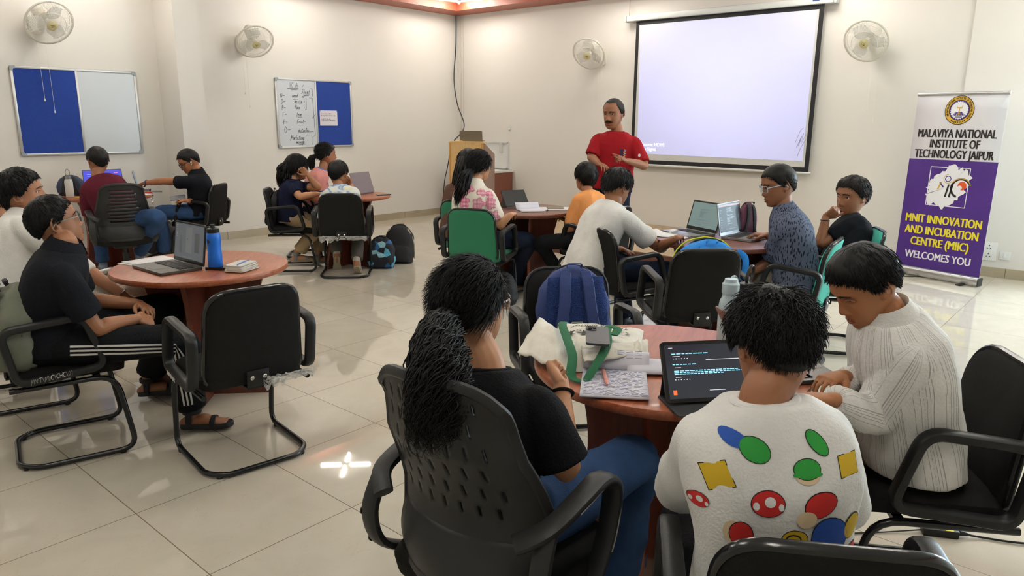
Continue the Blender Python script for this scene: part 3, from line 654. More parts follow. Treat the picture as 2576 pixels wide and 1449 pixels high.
def B2(u, v): return (-w2/2+.03+u*.575, -.0195, h2/2-.03-v*(h2-.06))
def wr(s, u, v, h, sl=.2, adv=1.): pen(g, s, (B2(u, v), (1, 0, 0), (0, 0, 1)), h, .0028, sl, adv=adv)
def ln(*P): g.tube([B2(*p) for p in P], (.0028, .002), 4)
wr('ICA', .33, .105, .062, .1, 1.5); ln((.27, .125), (.56, .118)); ln((.36, .14), (.53, .139)); ln((.67, .09), (.71, .06))
wr('Sheet', .63, .195, .055); ln((.68, .212), (.86, .205)); ln((.7, .224), (.84, .218)); ln((.9, .11), (.94, .115), (.945, .225), (.92, .23))
g.build('lettering', INK, b2, smooth=0); g = Geo()
for k, (a, b, u) in enumerate((('N-', 'need', .38), ('D-', 'desire', .43), ('P-', 'Pain', .43), ('F-', 'fear', .47), ('F-', 'Frust~', .47), ('O-', 'obstacles', .48))):
    v = (.262, .352, .442, .545, .66, .795)[k]; wr(a, .07+.01*k, v, .052 if k < 5 else .08, .1, 1.1); wr(b, u, v-.008, .052, .25, .86)
ln((.40, .285), (.55, .28)); ln((.5, .555), (.62, .552)); ln((.5, .68), (.64, .677)); ln((.55, .79), (.92, .782)); ln((.71, .835), (.80, .832))
ln((.66, .235), (.76, .225), (.75, .435), (.71, .442)); ln((.85, .255), (.94, .26), (.965, .84), (.9, .86))
ln((.9, .55), (.92, .575), (1.0, .50)); ln((.67, .26), (.69, .245)); ln((.69, .325), (.715, .31)); ln((.68, .425), (.70, .40))
g.build('lettering', INK, b2, smooth=0); g = Geo()
wr('Marketing', .27, .905, .062, .25, .8); wr('message', .42, .965, .05, .25, .8); ln((.5, .983), (.7, .975)); ln((.86, .87), (.9, .87), (.88, .985), (.86, .98))
h = g.build('lettering', INK, b2, smooth=0)
t = tag(Geo().box((6.272, YL-.0205, 1.548), (.292, .003, .208)).build('notice_sheet', mat('notice_paper', srgb(226, 220, 226), .7), smooth=0), 'small white printed notice pinned on the blue felt', 'paper')
for tx, tz_ in ((['Router Name: MIIC', 'Router Password: miic_mnit'], 1.60), (['Login ID: miic_pb,', 'Login Password: Mnit@123'], 1.53)): g = Geo(); put_text(g, tx, .0205, ((6.15, YL-.0227, tz_), (1, 0, 0), (0, 0, 1)), .0004, 'LEFT', 1.15, res=1); g.build('printed_text', mat('print_ink', srgb(60, 56, 66), .6), t, smooth=0)
for dx in (-.138, .138): Geo().sphere((6.272+dx, YL-.025, 1.645), .005, 8, 6).build('push_pin', mat('red_pin', srgb(170, 40, 40), .4), t)
# ---- projection screen
sx = XR-.10
t = thing('projection_screen', 'pull-down projection screen glowing pale lavender on the right wall', 'screen', (sx, 4.235, 0))
g = Geo(); g.box((0, 0, 2.865), (.085, 2.66, .075), bev=.014); hs = g.build('housing', mat('screen_housing', srgb(204, 208, 204), .4), t)
for s in (-1, 1): g = Geo(); g.box((0, s*1.345, 2.865), (.09, .03, .085), bev=.008); g.build('end_cap', mat('screen_cap', srgb(186, 192, 190), .45), hs)
g = Geo(); g.box((-.044, -1.14, 2.87), (.003, .075, .022)); g.build('label_plate', mat('blue_plate', srgb(50, 70, 130), .4), hs, smooth=0)
fy0, fy1 = 3.012-4.235, 5.432-4.235
g = Geo(); g.box((0, (fy0+fy1)/2, 1.905), (.003, fy1-fy0, 1.86)); fb = g.build('fabric', mat('screen_black_border', srgb(18, 18, 22), .7), t, smooth=0)
g = Geo(); g.add([(-.004, a, b) for a, b in ((fy1-.05, 1.03), (fy0+.05, 1.03), (fy0+.05, 2.775), (fy1-.05, 2.775))], [(0, 1, 2, 3)]); g.build('white_surface', mat('screen_white', srgb(206, 206, 202), .8), fb, smooth=0)
pm = mat('projected_image', srgb(176, 176, 192), .8); nt, bs = nodes_of(pm)
tc = nt.nodes.new('ShaderNodeTexCoord'); sp = nt.nodes.new('ShaderNodeSeparateXYZ'); nt.links.new(tc.outputs['Object'], sp.inputs[0])
d2 = mathn(nt, 'ADD', mathn(nt, 'POWER', mathn(nt, 'ABSOLUTE', mathn(nt, 'SUBTRACT', sp.outputs[1], -.05)), 2.), mathn(nt, 'POWER', mathn(nt, 'ABSOLUTE', mathn(nt, 'SUBTRACT', sp.outputs[2], 2.1)), 2.))
fall = mathn(nt, 'DIVIDE', 1., mathn(nt, 'ADD', 1., mathn(nt, 'MULTIPLY', d2, .55)))
bs.inputs['Emission Color'].default_value = (.56, .58, 1.0, 1); nt.links.new(mathn(nt, 'MULTIPLY_ADD', fall, .30, .05), bs.inputs['Emission Strength'])  # projector light put into the surface as emission, fading from a bright centre
g = Geo(); g.add([(-.0055, a-4.235, b) for a, b in ((5.33, 1.112), (3.09, 1.10), (3.086, 2.772), (5.365, 2.772))], [(0, 1, 2, 3)]); pj = g.build('projected_image', pm, fb, smooth=0)
g = Geo(); put_text(g, ['Source: HDMI', 'No Signal'], .062, ((-.007, 5.275-4.235, 1.215), (0, -1, 0), (0, 0, 1)), .0, 'LEFT', .95); g.build('screen_text', mat('projected_text', srgb(225, 225, 235), .6, emit=(.9, .9, 1), estr=.55), pj, smooth=0)
g = Geo(); strokes(g, [[(0, 0), (.05, .14), (.02, .02), (.07, .17), (.05, .05), (.1, .16)], [(-.02, .05), (.03, .2), (.06, .23)], [(.02, -.1), (.05, 0), (.1, .1)]], ((-.007, 3.175-4.235, 1.25), (0, -1, 0), (0, 0, 1)), .0022); g.build('scribble', mat('scribble_ink', srgb(150, 138, 160), .7), pj, smooth=0)
g = Geo(); g.tube([(0, fy0-.03, .962), (0, fy1+.03, .962)], .016, 10); g.build('bottom_bar', mat('screen_bar', srgb(214, 214, 210), .4), t)
g = Geo(); g.tube([(0, 1.31, 2.9), (0, 1.31, 3.18)], .004, 6); g.tube([(0, -1.31, 2.9), (0, -1.31, 3.18)], .004, 6); g.build('hanger', mat('hanger_wire', srgb(150, 140, 125), .5, .5), t)
# ---- wall fans
wall_fan(2.74, 0, 2.50, 'left', 6, 32, 'wall fan cut by the top edge, above the empty blue and white board', [(-.02, .62), (.06, .74)], .2)
wall_fan(5.03, 0, 2.52, 'left', -12, 40, 'wall fan above the written whiteboard', [(-.03, .5), (.02, .66)], .7)
wall_fan(0, 6.02, 2.48, 'right', 12, 34, 'wall fan turned side-on, left of the projection screen', [(-.03, .5), (.03, .62)], .4)
wall_fan(0, 2.44, 2.42, 'right', -4, 30, 'wall fan above the roll-up banner, right of the projection screen', [(-.03, .56), (.04, .68)], .9)
# ---- roll-up banner
bn = thing('rollup_banner', 'tall purple and white welcome banner on an aluminium foot', 'banner', (8.275, 1.50, 0), math.atan2(-.955, -.295))
MALU = mat('banner_alu', srgb(196, 198, 198), .3, .8)
g = Geo(); g.tube([(-.44, 0, .05), (.44, 0, .05)], (.045, .038), 14, sq=3.2, up=(0, 0, 1)); bb = g.build('base', MALU, bn)
for s in (-1, 1): g = Geo(); g.box((s*.442, 0, .05), (.012, .09, .08), bev=.006); g.build('end_cap', GREY_PL, bb); g = Geo(); g.box((s*.3, -.06, .008), (.05, .1, .012), bev=.004); g.build('swivel_foot', GREY_PL, bb)
HB, LEAN = 1.80, .045
def BP(u, z, o=0.): return np.array([u, .012+LEAN*(z/HB)+.003*math.sin(z*9+u*7)*0-o, z])
wpan, vpan = mat('banner_white', srgb(224, 222, 226), .45), mat('banner_purple', srgb(72, 38, 128), .42, var=.07, vscale=3)
sheet = Geo(); sheet.grid(lambda u, v: tuple(BP(u, .09+v*(HB-.07-.0))), np.linspace(-.425, .425, 5), np.linspace(0, 1, 13)); sh = sheet.build('banner_sheet', wpan, bn, solid=.002)
zsplit = 1.19
g = Geo(); g.grid(lambda u, v: tuple(BP(u, .09+v*(zsplit-.09), .0022)), np.linspace(-.425, .425, 3), np.linspace(0, 1, 5)); g.build('purple_panel', vpan, sh, smooth=0)
g = Geo(); g.tube([BP(-.43, HB+.025, 0), BP(.43, HB+.025, 0)], (.016, .01), 10); g.build('top_rail', MALU, bn); g = Geo(); g.tube([(0, .05, .05), (0, .075, HB)], .012, 8); g.build('support_pole', MALU, bn)
up_ = unit(BP(0, 1)-BP(0, 0)); rt_ = np.array([1., 0, 0])
def bt(lines, size, z, m, width=None, bold=.0, gap=1.):
    k = 0
    for i, l in enumerate(lines):
        g = Geo()
        for dx in (-1, -.33, .33, 1): put_text(g, [l], size, (BP(dx*bold*1.5, z-i*gap, .0042+.0001*dx), rt_, up_), 0., width=width[i] if width else None)
        g.build('lettering', m, sh, smooth=0)
MK, MYE, MWH = mat('banner_black_ink', srgb(26, 18, 22), .5), mat('banner_yellow_ink', srgb(236, 222, 40), .5), mat('banner_white_ink', srgb(240, 240, 244), .5)
bt(['MALAVIYA NATIONAL', 'INSTITUTE OF', 'TECHNOLOGY JAIPUR'], .116, 1.408, MK, (.74, .47, .75), .0024, .1)
bt(['MNIT INNOVATION', 'AND INCUBATION', 'CENTRE (MIIC)'], .118, .555, MYE, (.74, .72, .57), .0028, .117)
bt(['WELCOMES YOU'], .108, .185, MWH, (.65,), .0022)
def disc(g, c, r0, r1, n, mi, o, e=1.):
    a = np.linspace(0, 2*PI, n, endpoint=False); V = []
    for q in a: V += [BP(0, 0, o)+rt_*(c[0]+r0*math.cos(q))+up_*(c[1]+r0*math.sin(q)*e), BP(0, 0, o)+rt_*(c[0]+r1*math.cos(q))+up_*(c[1]+r1*math.sin(q)*e)]
    g.add(V, [(2*i, 2*i+1, (2*i+3) % (2*n), (2*i+2) % (2*n)) for i in range(n)], mi)
def quad2(g, P, mi, o): g.add([BP(0, 0, o)+rt_*p[0]+up_*p[1] for p in P], [tuple(range(len(P)))], mi)
MGOLD, MPUR, MOR = mat('seal_gold', srgb(214, 170, 40), .45), mat('seal_purple', srgb(60, 40, 130), .45), mat('seal_orange', srgb(222, 88, 34), .45)
EM = [MK, MGOLD, MPUR, MWH, MOR]
g = Geo(); c0 = (-.0, 1.67); disc(g, c0, .001, .138, 48, 0, .0040); disc(g, c0, .001, .132, 48, 1, .0044); disc(g, c0, .001, .098, 48, 0, .0048); disc(g, c0, .001, .094, 48, 2, .0052); disc(g, c0, .001, .080, 48, 3, .0058)
for k in range(24): q = k*PI/12; quad2(g, [(c0[0]+r*math.cos(q+d), c0[1]+r*math.sin(q+d)) for r, d in ((.078, -.06), (.086, -.045), (.086, .045), (.078, .06))], 3, .0062)
for k, ch in enumerate('MALAVIYA NATIONAL INSTITUTE OF TECHNOLOGY JAIPUR'):
    if ch == ' ': continue
    q = math.radians(205-k*5.25); V, F = text_geo([ch], .026, .0006, 'CENTER', 1, 1); e1 = rt_*math.sin(q)-up_*math.cos(q); e2 = rt_*math.cos(q)+up_*math.sin(q)
    g.add(BP(0, 0, .0054)+rt_*(c0[0]+.105*math.cos(q))+up_*(c0[1]+.105*math.sin(q))+np.outer(V[:, 0], e1)+np.outer(V[:, 1], e2), F, 0)
for k in range(9): q = math.radians(238+k*8); quad2(g, [(c0[0]+r*math.cos(q+d), c0[1]+r*math.sin(q+d)) for r, d in ((.107, -.04), (.123, -.04), (.123, .03), (.107, .03))], 0, .0054)
quad2(g, [(-.06, 1.62), (.06, 1.62), (.03, 1.655), (-.03, 1.655)], 2, .0062)
for k in range(5): x = -.05+k*.025; quad2(g, [(x, 1.62), (x+.003, 1.62), (x*.5+.002, 1.655), (x*.5, 1.655)], 3, .0066)
quad2(g, [(-.018, 1.63), (.018, 1.63), (.006, 1.642), (.004, 1.69), (-.004, 1.69), (-.006, 1.642)], 1, .0068); quad2(g, [(-.03, 1.715), (-.026, 1.715), (-.02, 1.698), (.02, 1.698), (.026, 1.715), (.03, 1.715), (.024, 1.688), (-.024, 1.688)], 1, .0068)
quad2(g, [(-.035, 1.603), (.035, 1.603), (.035, 1.610), (-.035, 1.610)], 0, .0066)
g.build('round_seal', EM, sh, smooth=0)
g = Geo(); r = random.Random(3); sp_ = []
for k in range(64):
    q = k*2*PI/64; base = .19+.035*math.cos(2*q-1.7); sp_.append((.0+base*math.cos(q)*(1+r.uniform(-.14, .16)), .93+base*.98*math.sin(q)*(1+r.uniform(-.14, .16))))
g.add([BP(0, 0, .0046)+up_*.93]+[BP(0, 0, .0046)+rt_*x+up_*z for x, z in sp_], [(0, i+1, (i+1) % 64+1) for i in range(64)], 3)
S = .19
for a, b in (((-S, .93-S), (-S, .93+S)), ((-S, .93+S), (S, .93+S)), ((S, .93+S), (S, .93-S)), ((S, .93-S), (-S, .93-S))):
    a, b = np.array(a), np.array(b); d = unit(b-a); n = np.array([-d[1], d[0]])*.004; quad2(g, [a-n, b-n, b+n, a+n], 3, .0042)
def arcband(c, r, w, a0, a1, mi, o):
    A = np.radians(np.linspace(a0, a1, 20)); V = []
    for q in A: V += [BP(0, 0, o)+rt_*(c[0]+(r-w)*math.cos(q))+up_*(c[1]+(r-w)*math.sin(q)), BP(0, 0, o)+rt_*(c[0]+(r+w)*math.cos(q))+up_*(c[1]+(r+w)*math.sin(q))]
    g.add(V, [(2*i, 2*i+1, 2*i+3, 2*i+2) for i in range(19)], mi)
quad2(g, [(-.10, .90), (-.075, .975), (-.06, .975), (-.085, .90)], 1, .0052); quad2(g, [(-.075, .975), (-.035, .93), (-.045, .92), (-.085, .965)], 2, .0052)
quad2(g, [(-.022, .83), (.0, .955), (.018, .955), (-.004, .83)], 0, .0052); quad2(g, [(.016, .83), (.038, .965), (.056, .965), (.034, .83)], 0, .0052)
arcband((.125, .925), .09, .0105, 30, 250, 0, .0052); arcband((.125, .925), .095, .003, 20, 150, 1, .0055); disc(g, (.135, .95), .001, .042, 24, 4, .0056); disc(g, (.115, .93), .001, .022, 20, 3, .0059)
disc(g, (-.005, 1.01), .001, .03, 24, 2, .0052); disc(g, (-.005, 1.01), .001, .022, 24, 3, .0056); arcband((-.005, 1.01), .042, .0025, 90, 330, 1, .0054)
g.build('logo', EM, sh, smooth=0)
# ---- lectern with laptop, cabinet behind it
LEC = wood_mat('light_beech_laminate', srgb(196, 158, 104), srgb(212, 178, 126), .35, (12, 12, 1)); LSIDE = wood_mat('lectern_side_laminate', srgb(120, 92, 80), srgb(140, 110, 96), .35, (9, 9, 1)); BAND = mat('lectern_edge_band', srgb(186, 136, 58), .4)
le = thing('lectern', 'tall beech lectern in the corner with a laptop on top', 'lectern', (7.22, 6.98, 0), math.radians(205-270))
g = Geo(); g.box((0, -.24, .625), (.47, .02, 1.25)); f = g.build('front_panel', LEC, le, smooth=0)
for s in (-1, 1): g = Geo(); g.box((s*.225, -.251, .625), (.022, .006, 1.25)); g.build('edge_band', BAND, f, smooth=0)
for s in (-1, 1): g = Geo(); g.prism([(-.23, 0), (.24, 0), (.24, 1.08), (-.23, 1.245)], -.01, .01, ((s*.235, 0, 0), (0, 1, 0), (0, 0, 1), (1, 0, 0))); g.build('side_panel', LSIDE, le, smooth=0)
g = Geo(); a = math.atan2(-.165, .47); R_ = np.array([[1, 0, 0], [0, math.cos(a), -math.sin(a)], [0, math.sin(a), math.cos(a)]]); g.box((0, .005, 1.172), (.46, .50, .018), R_); g.box((0, -.19, 1.25), (.49, .13, .018)); g.box((0, 0, .6), (.45, .44, .018)); g.build('top_board', LEC, le, smooth=0)
laptop(7.10, 6.88, 1.259, 28, .31, .13, 100, mat('lectern_laptop_shell', srgb(140, 130, 112), .35, .5), KEYS, (.5, .6, .8), 'grey laptop standing on the lectern, lid towards the room', [], .3)
cb = thing('cabinet', 'low brown cabinet against the right wall behind the lectern', 'cabinet', (8.52, 8.02, 0))
g = Geo(); g.box((.04, 0, .37), (.54, .74, .74)); g.build('body', wood_mat('cabinet_brown', srgb(108, 58, 42), srgb(124, 70, 52), .4, (9, 9, 1)), cb, smooth=0)
g = Geo(); g.box((.04, 0, .755), (.56, .78, .03)); g.build('worktop', mat('cabinet_white_top', srgb(222, 220, 214), .4), cb, smooth=0)
for s in (-1, 1):
    g = Geo(); g.box((-.236, s*.185, .37), (.014, .35, .7)); d = g.build('door', MATS['cabinet_brown'], cb, smooth=0); g = Geo(); g.box((-.255, s*.05, .5), (.02, .012, .1), bev=.004); g.build('handle', CHROME, d)
wp = thing('white_wall_board', 'white framed board on the right wall above the brown cabinet', 'board', (XR, 8.05, .99)); MWT = mat('white_plastic', srgb(226, 226, 222), .4)
g = Geo(); g.box((-.012, 0, 0), (.02, .6, .40)); g.build('panel', MWT, wp, smooth=0)
g = Geo()
for s in (-1, 1): g.box((-.02, s*.3, 0), (.036, .022, .42)); g.box((-.02, 0, s*.2), (.036, .62, .022))
g.box((-.035, -.17, .12), (.05, .045, .16)); g.build('trunking', mat('white_trunking', srgb(214, 214, 210), .45), wp, smooth=0)
bottle(8.40, 7.80, .77, [(.01, 0), (.031, .003), (.032, .03), (.03, .05), (.032, .08), (.032, .15), (.022, .185), (.012, .2), (.012, .21)], mat('clear_bottle', (.85, .87, .88), .08, trans=.85), 'small clear water bottle with a red cap on the cabinet', [(.014, .205), (.014, .225), (.004, .226)], mat('red_cap', srgb(190, 40, 50), .4))
def wire(name, P, r, m, label, cat='cable'): g = Geo(); g.tube(catmull(P, 8), r, 6); return tag(g.build(name, m, smooth=60), label, cat)
MBK = mat('black_cable', srgb(24, 24, 28), .5)
wire('wall_cable', [(8.80, 8.86, 3.18), (8.79, 8.86, 2.7), (8.72, 8.84, 2.2), (8.55, 8.6, 1.8), (8.0, 7.9, 1.45), (7.02, 7.12, 1.27)], .009, MBK, 'black cable hanging from the ceiling corner to the lectern')
wire('lectern_cable', [(7.0, 7.16, 1.2), (6.96, 7.2, .9), (6.93, 7.23, .7), (6.92, 7.26, .3), (6.95, 7.25, .006)], .006, MBK, 'thin black cable down the left side of the lectern')
tag(Geo().lathe([(.01, 0), (.065, 0), (.07, .006), (.05, .014), (.01, .016)], (7.05, 7.05, 1.258), 20).build('yellow_mat', mat('yellow_plastic', srgb(232, 178, 40), .5)), 'flat yellow disc on the left of the lectern top', 'mat')
g = Geo(); g.tube([(XR-.012, 8.80, 0), (XR-.012, 8.80, 3.17)], .009, 6); g.tube([(XR-.012, 8.74, 1.2), (XR-.012, 8.74, 3.17)], .004, 6); struct(g.build('trim_3', mat('conduit_white', srgb(206, 198, 184), .5)))
# ---- sockets and switches
def plate(name, y, z, w, h, label, kind):
    t = thing(name, label, 'socket' if kind else 'switch', (XR-.024 if y < 1.56 else XR, y, z)); g = Geo(); g.box((-.006, 0, 0), (.012, w, h), bev=.004); g.build('faceplate', MWT, t)
    dk = mat('socket_hole', srgb(40, 44, 42), .6)
    if kind == 2:
        for s in (-1, 1):
            g = Geo(); g.box((-.014, .045, s*.042), (.008, .05, .06), bev=.002); g.build('rocker', MWT, t)
            g = Geo()
            for a, b in ((0, .018), (-.014, -.01), (.014, -.01)): g.box((-.0125, -.035+a, s*.042+b), (.003, .008, .010 if b < 0 else .014))
            g.build('socket_hole', dk, t, smooth=0)
    elif kind == 1: g = Geo(); g.box((-.013, 0, 0), (.006, .03, .045), bev=.002); g.build('rocker', MWT, t)
    else: g = Geo(); g.box((-.016, 0, .01), (.02, .03, .05), bev=.004); g.sphere((-.02, 0, -.03), .016, 10, 8); g.build('knob', MWT, t)
plate('power_socket', 1.165, .262, .21, .19, 'double wall socket with switches, beside the banner foot', 2)
plate('wall_switch', .985, .232, .1, .085, 'small single wall switch right of the double socket', 1)
plate('wall_sensor', 7.735, 1.43, .05, .075, 'tiny white box alone on the right wall above the far table', 0)
# ---- things on the front-left table
tz = .7505
laptop(1.785, 3.885, tz, 181, .335, .225, 98, DARK_ALU, KEYS, (.16, .17, .18), 'dark grey laptop open beside the blue bottle', [(.22, .6, .08, .5, (70, 74, 76)), (.5, .45, .22, .75, (92, 96, 98)), (.78, .5, .16, .55, (60, 64, 66)), (.46, .42, .03, .03, (20, 20, 22))]+[(.08+.001*k, .06+.065*k, .03, .022, (112, 116, 118)) for k in range(6)]+[(.3+.04*k, .95, .02, .016, (112, 116, 118)) for k in range(10)], .22)
bt_, body = bottle(1.845, 3.69, tz, [(.01, 0), (.034, .002), (.037, .008), (.037, .075), (.034, .10), (.034, .125), (.037, .15), (.037, .17), (.035, .19), (.03, .198), (.01, .199)], mat('bottle_blue', srgb(24, 110, 214), .35), 'bright blue sports bottle with a black cap', [(.032, .197), (.033, .2), (.033, .218), (.02, .222), (.012, .224), (.012, .24), (.004, .241)], BLK_PL)
g = Geo()
for k in range(3):
    q0 = math.radians(214-9*k); a, b = q0, q0-.17; zz = .148-.004*k
    g.add([np.array([.0376*math.cos(q), .0376*math.sin(q), z]) for q, z in ((a, zz-.012*(3-k)*.0-.0), (b, zz), (b-.1, zz+.010+.008*k), (a-.1, zz+.010+.008*k))], [(0, 1, 2, 3)])
g.build('bottle_logo', mat('logo_black', srgb(20, 22, 30), .5), body, smooth=0)
g = Geo(); g.prism(rpoly(.078, .15, .01, 4), 0, .016, ((1.865, 3.665, tz), (.8, .6, 0), (-.6, .8, 0), (0, 0, 1))); tag(g.build('mobile_phone', mat('black_phone_glass', srgb(22, 22, 26), .15)), 'black phone lying right of the blue bottle', 'phone')
g = Geo(); rr = random.Random(5)
for k in range(5): g.loft([np.array([(1.925+(x*math.cos(.5)-y*math.sin(.5))*(1-.03*k), 3.565+(x*math.sin(.5)+y*math.cos(.5))*(1-.04*k)+.004*math.sin(k*2), tz+.003+k*.0075+.0022*math.sin(x*60+k)+dz) for x, y in rpoly(.17, .11, .02, 5)]) for dz in (0, .0055)])
n_ = g.build('folded_towel', mat('white_towel', srgb(222, 218, 208), .9, bump=.5, bscale=160)); tag(n_, 'folded white cloth at the right of the front-left table', 'towel')
g = Geo(); g.tube(catmull([(1.875, 3.52, tz+.041), (1.93, 3.56, tz+.042), (1.99, 3.60, tz+.041)], 4), (.004, .0012), 4); g.build('stripe', mat('towel_blue_stripe', srgb(110, 130, 180), .9), n_, smooth=0)
PAPER = mat('white_paper', srgb(228, 226, 226), .7); RULED = mat('ruled_paper', srgb(224, 222, 232), .7)
g = Geo(); paper_sheet(g, (1.70, 4.10, tz+.001), math.radians(12), .24, .30, lift=.0); paper_sheet(g, (1.71, 4.10, tz+.004), math.radians(4), .24, .30, lift=.0)
p_ = g.build('paper_sheet', PAPER, solid=.0012); tag(p_, 'printed white sheets lying behind the dark grey laptop', 'paper')
g = Geo(); g.tube([np.array([1.66+.022*math.cos(a), 4.06+.022*math.sin(a), tz+.0065]) for a in np.linspace(0, 2*PI, 16, endpoint=False)], (.003, .0008), 4, closed=True)
for k in range(3): g.box((1.76, 4.03+.02*k, tz+.0062), (.09-.02*k, .005, .0006))
g.build('printed_mark', mat('print_purple', srgb(120, 84, 130), .6), p_, smooth=0)
# ---- near table: tote bag, phone, notebook, pen, tablet, bottles
CAN = mat('canvas', srgb(224, 218, 204), .9, bump=.35, bscale=420)
def quadpt(Q, u, v): Q = [np.array(q, float) for q in Q]; return Q[0]*(1-u)*(1-v)+Q[1]*u*(1-v)+Q[2]*u*v+Q[3]*(1-u)*v
tb = thing('tote_bag', 'cream canvas tote bag printed TOWER BRIDGE IN LONDON, flat on the near table', 'bag', (2.0, 1.4, .75))
QB = [np.array(q)-np.array((2.0, 1.4)) for q in ((1.752, 1.335), (1.975, 1.165), (2.365, 1.375), (2.235, 1.69))]
def bagz(u, v): return .016+.024*math.sin(PI*u)*math.sin(PI*v)+.010*noise.noise(Vector((u*4, v*4, 1)))+.005*noise.noise(Vector((u*11, v*9, 5)))
g = Geo(); us = np.linspace(0, 1, 29); vs = np.linspace(0, 1, 33)
def edge(u, v): return 1-(max(abs(2*u-1), abs(2*v-1)))**12
def BZ(u, v): return max(.002, bagz(u, v)*edge(u, v)+.003)
g.grid(lambda u, v: tuple(np.append(quadpt(QB, u, v), BZ(u, v))), us, vs); g.grid(lambda u, v: tuple(np.append(quadpt(QB, u, v), .001)), us, vs)
bd_ = g.build('bag_body', CAN, tb, smooth=70)
def flap(name, Q, z0, hump, seed, tip=None):
    Q = [np.array(q)-np.array((2.0, 1.4)) for q in Q]; g = Geo()
    g.grid(lambda u, v: tuple(np.append(quadpt(Q, u, v), z0+hump*math.sin(PI*u)*math.sin(PI*v)+.010*noise.noise(Vector((u*5, v*4, seed)))+.005*noise.noise(Vector((u*13, v*11, seed)))+(tip(u, v) if tip else 0))), np.linspace(0, 1, 21), np.linspace(0, 1, 21)); return g.build(name, CAN, tb, smooth=70, solid=.004)
flap('folded_flap', [(1.765, 1.50), (1.735, 1.27), (2.0, 1.43), (2.115, 1.69)], .036, .030, 9, lambda u, v: .012*(1-u)*v-.012*u*(1-v))
flap('folded_corner', [(1.80, 1.255), (1.985, 1.16), (2.10, 1.235), (1.93, 1.36)], .046, .020, 3)
flap('folded_corner', [(1.965, 1.17), (2.03, 1.16), (2.17, 1.245), (2.08, 1.27)], .040, .018, 6)
GRN_W = mat('green_webbing', srgb(28, 98, 62), .85, bump=.3, bscale=500)
g = Geo(); hp = np.array([(2.06, 1.53, .072), (2.01, 1.50, .080), (1.95, 1.45, .086), (1.88, 1.38, .076), (1.80, 1.30, .056), (1.735, 1.255, .018), (1.75, 1.215, .010), (1.80, 1.215, .040), (1.88, 1.235, .066), (1.96, 1.275, .078), (2.03, 1.325, .082), (2.075, 1.345, .088), (2.075, 1.31, .086), (2.02, 1.29, .080)])-np.array((2.0, 1.4, 0))
g.tube(catmull(hp, 7), (.002, .0155), 8, up=(0, 0, 1), sq=5); g.build('handle', GRN_W, tb)
cU, cV = quadpt(QB, 1., .75)-quadpt(QB, 0., .75), quadpt(QB, .5, 1.)-quadpt(QB, .5, 0.); aU = np.append(unit(cU), 0); aV = unit(np.append(cV, 0)-aU*(np.append(cV, 0)@aU)); 
def print_at(G, V, F, u0, v0):
    """lay flat print vertices (x right, y up, seen from the far side) on the bag"""
    o = np.append(quadpt(QB, u0, v0), 0); P_ = o-np.outer(V[:, 0], aU)-np.outer(V[:, 1], aV); out = []
    Qi = np.array([quadpt(QB, .5, .5), quadpt(QB, 1, .5)-quadpt(QB, 0, .5), quadpt(QB, .5, 1)-quadpt(QB, .5, 0)])
    for p_ in P_:
        k = np.linalg.solve(np.stack([Qi[1], Qi[2]], 1), p_[:2]-Qi[0])+.5; k = np.clip(k, 0.02, .98); out.append((p_[0], p_[1], BZ(*k)+.0035))
    G.add(out, F)
PRT = mat('canvas_print', srgb(52, 54, 48), .85)
for ln_, sz_, u0, v0, w_ in (('IN LONDON', .036, .50, .955, .135), ('TOWER BRIDGE', .040, .50, .865, .215), ('The River Thames', .013, .50, .835, .09)):
    V, F = text_geo([ln_], sz_, .0003, 'CENTER'); V = V.copy(); V[:, 0] *= w_/(V[:, 0].max()-V[:, 0].min()); g = Geo(); print_at(g, V, F, u0, v0-.04); g.build('print_lettering', PRT, bd_, smooth=0)
g = Geo(); r_ = random.Random(11)
def dash(x, y, w, h): print_at(g, np.array([(x, y), (x+w, y), (x+w, y+h), (x, y+h)]), [(0, 1, 2, 3)], .5, .62)
for k in range(44): dash(r_.uniform(-.10, .07), r_.uniform(-.07, .04), r_.uniform(.012, .045), .0012)
for x0 in (.045, .095):
    dash(x0, -.02, .016, .06); dash(x0-.002, .04, .020, .006)
    for k in range(3): dash(x0+.003+k*.004, -.01, .002, .04)
dash(.03, -.012, .1, .010); dash(.06, .022, .036, .004)
for k in range(8): dash(.032+k*.012, -.028, .006, .010)
for k in range(14): dash(r_.uniform(-.11, -.06), r_.uniform(-.05, .0), .010, .004)
g.build('bridge_print', PRT, bd_, smooth=0)
g = Geo(); al = math.radians(36); e1 = unit(np.array([math.cos(al), math.sin(al), .10])); e2 = unit(np.array([-math.sin(al), math.cos(al), .05])); nn = unit(np.cross(e1, e2)); e2 = np.cross(nn, e1); po = np.array([1.915, 1.285, .852])
g.prism(rpoly(.15, .076, .012, 5), -.004, .004, (po, e1, e2, nn)); ph = tag(g.build('mobile_phone', mat('graphite_phone', srgb(66, 68, 72), .3, .3)), 'graphite phone lying on the tote bag', 'phone')
g = Geo(); g.prism(rpoly(.034, .032, .009, 5), .004, .006, (po+e1*.052+e2*.018, e1, e2, nn)); cm = g.build('camera_bump', mat('graphite_phone_bump', srgb(52, 54, 58), .25, .3), ph)
for a, b in ((-.008, .006), (.008, .006), (0, -.008)): g = Geo(); g.lathe([(.001, .0085), (.0055, .0085), (.006, .006)], po+e1*(.052+a)+e2*(.018+b), 12, ax=nn); g.build('lens', GLASSY, cm)
nb = thing('notebook', 'spread notebook with handwritten pages beside the tote bag', 'notebook', (1.80, 1.14, .751))
na = math.radians(-57); ex, ey = np.array([math.cos(na), math.sin(na), 0]), np.array([math.cos(na+PI/2), math.sin(na+PI/2), 0])
NP = lambda u, v, z: ex*u+ey*v+np.array([0, 0, z])
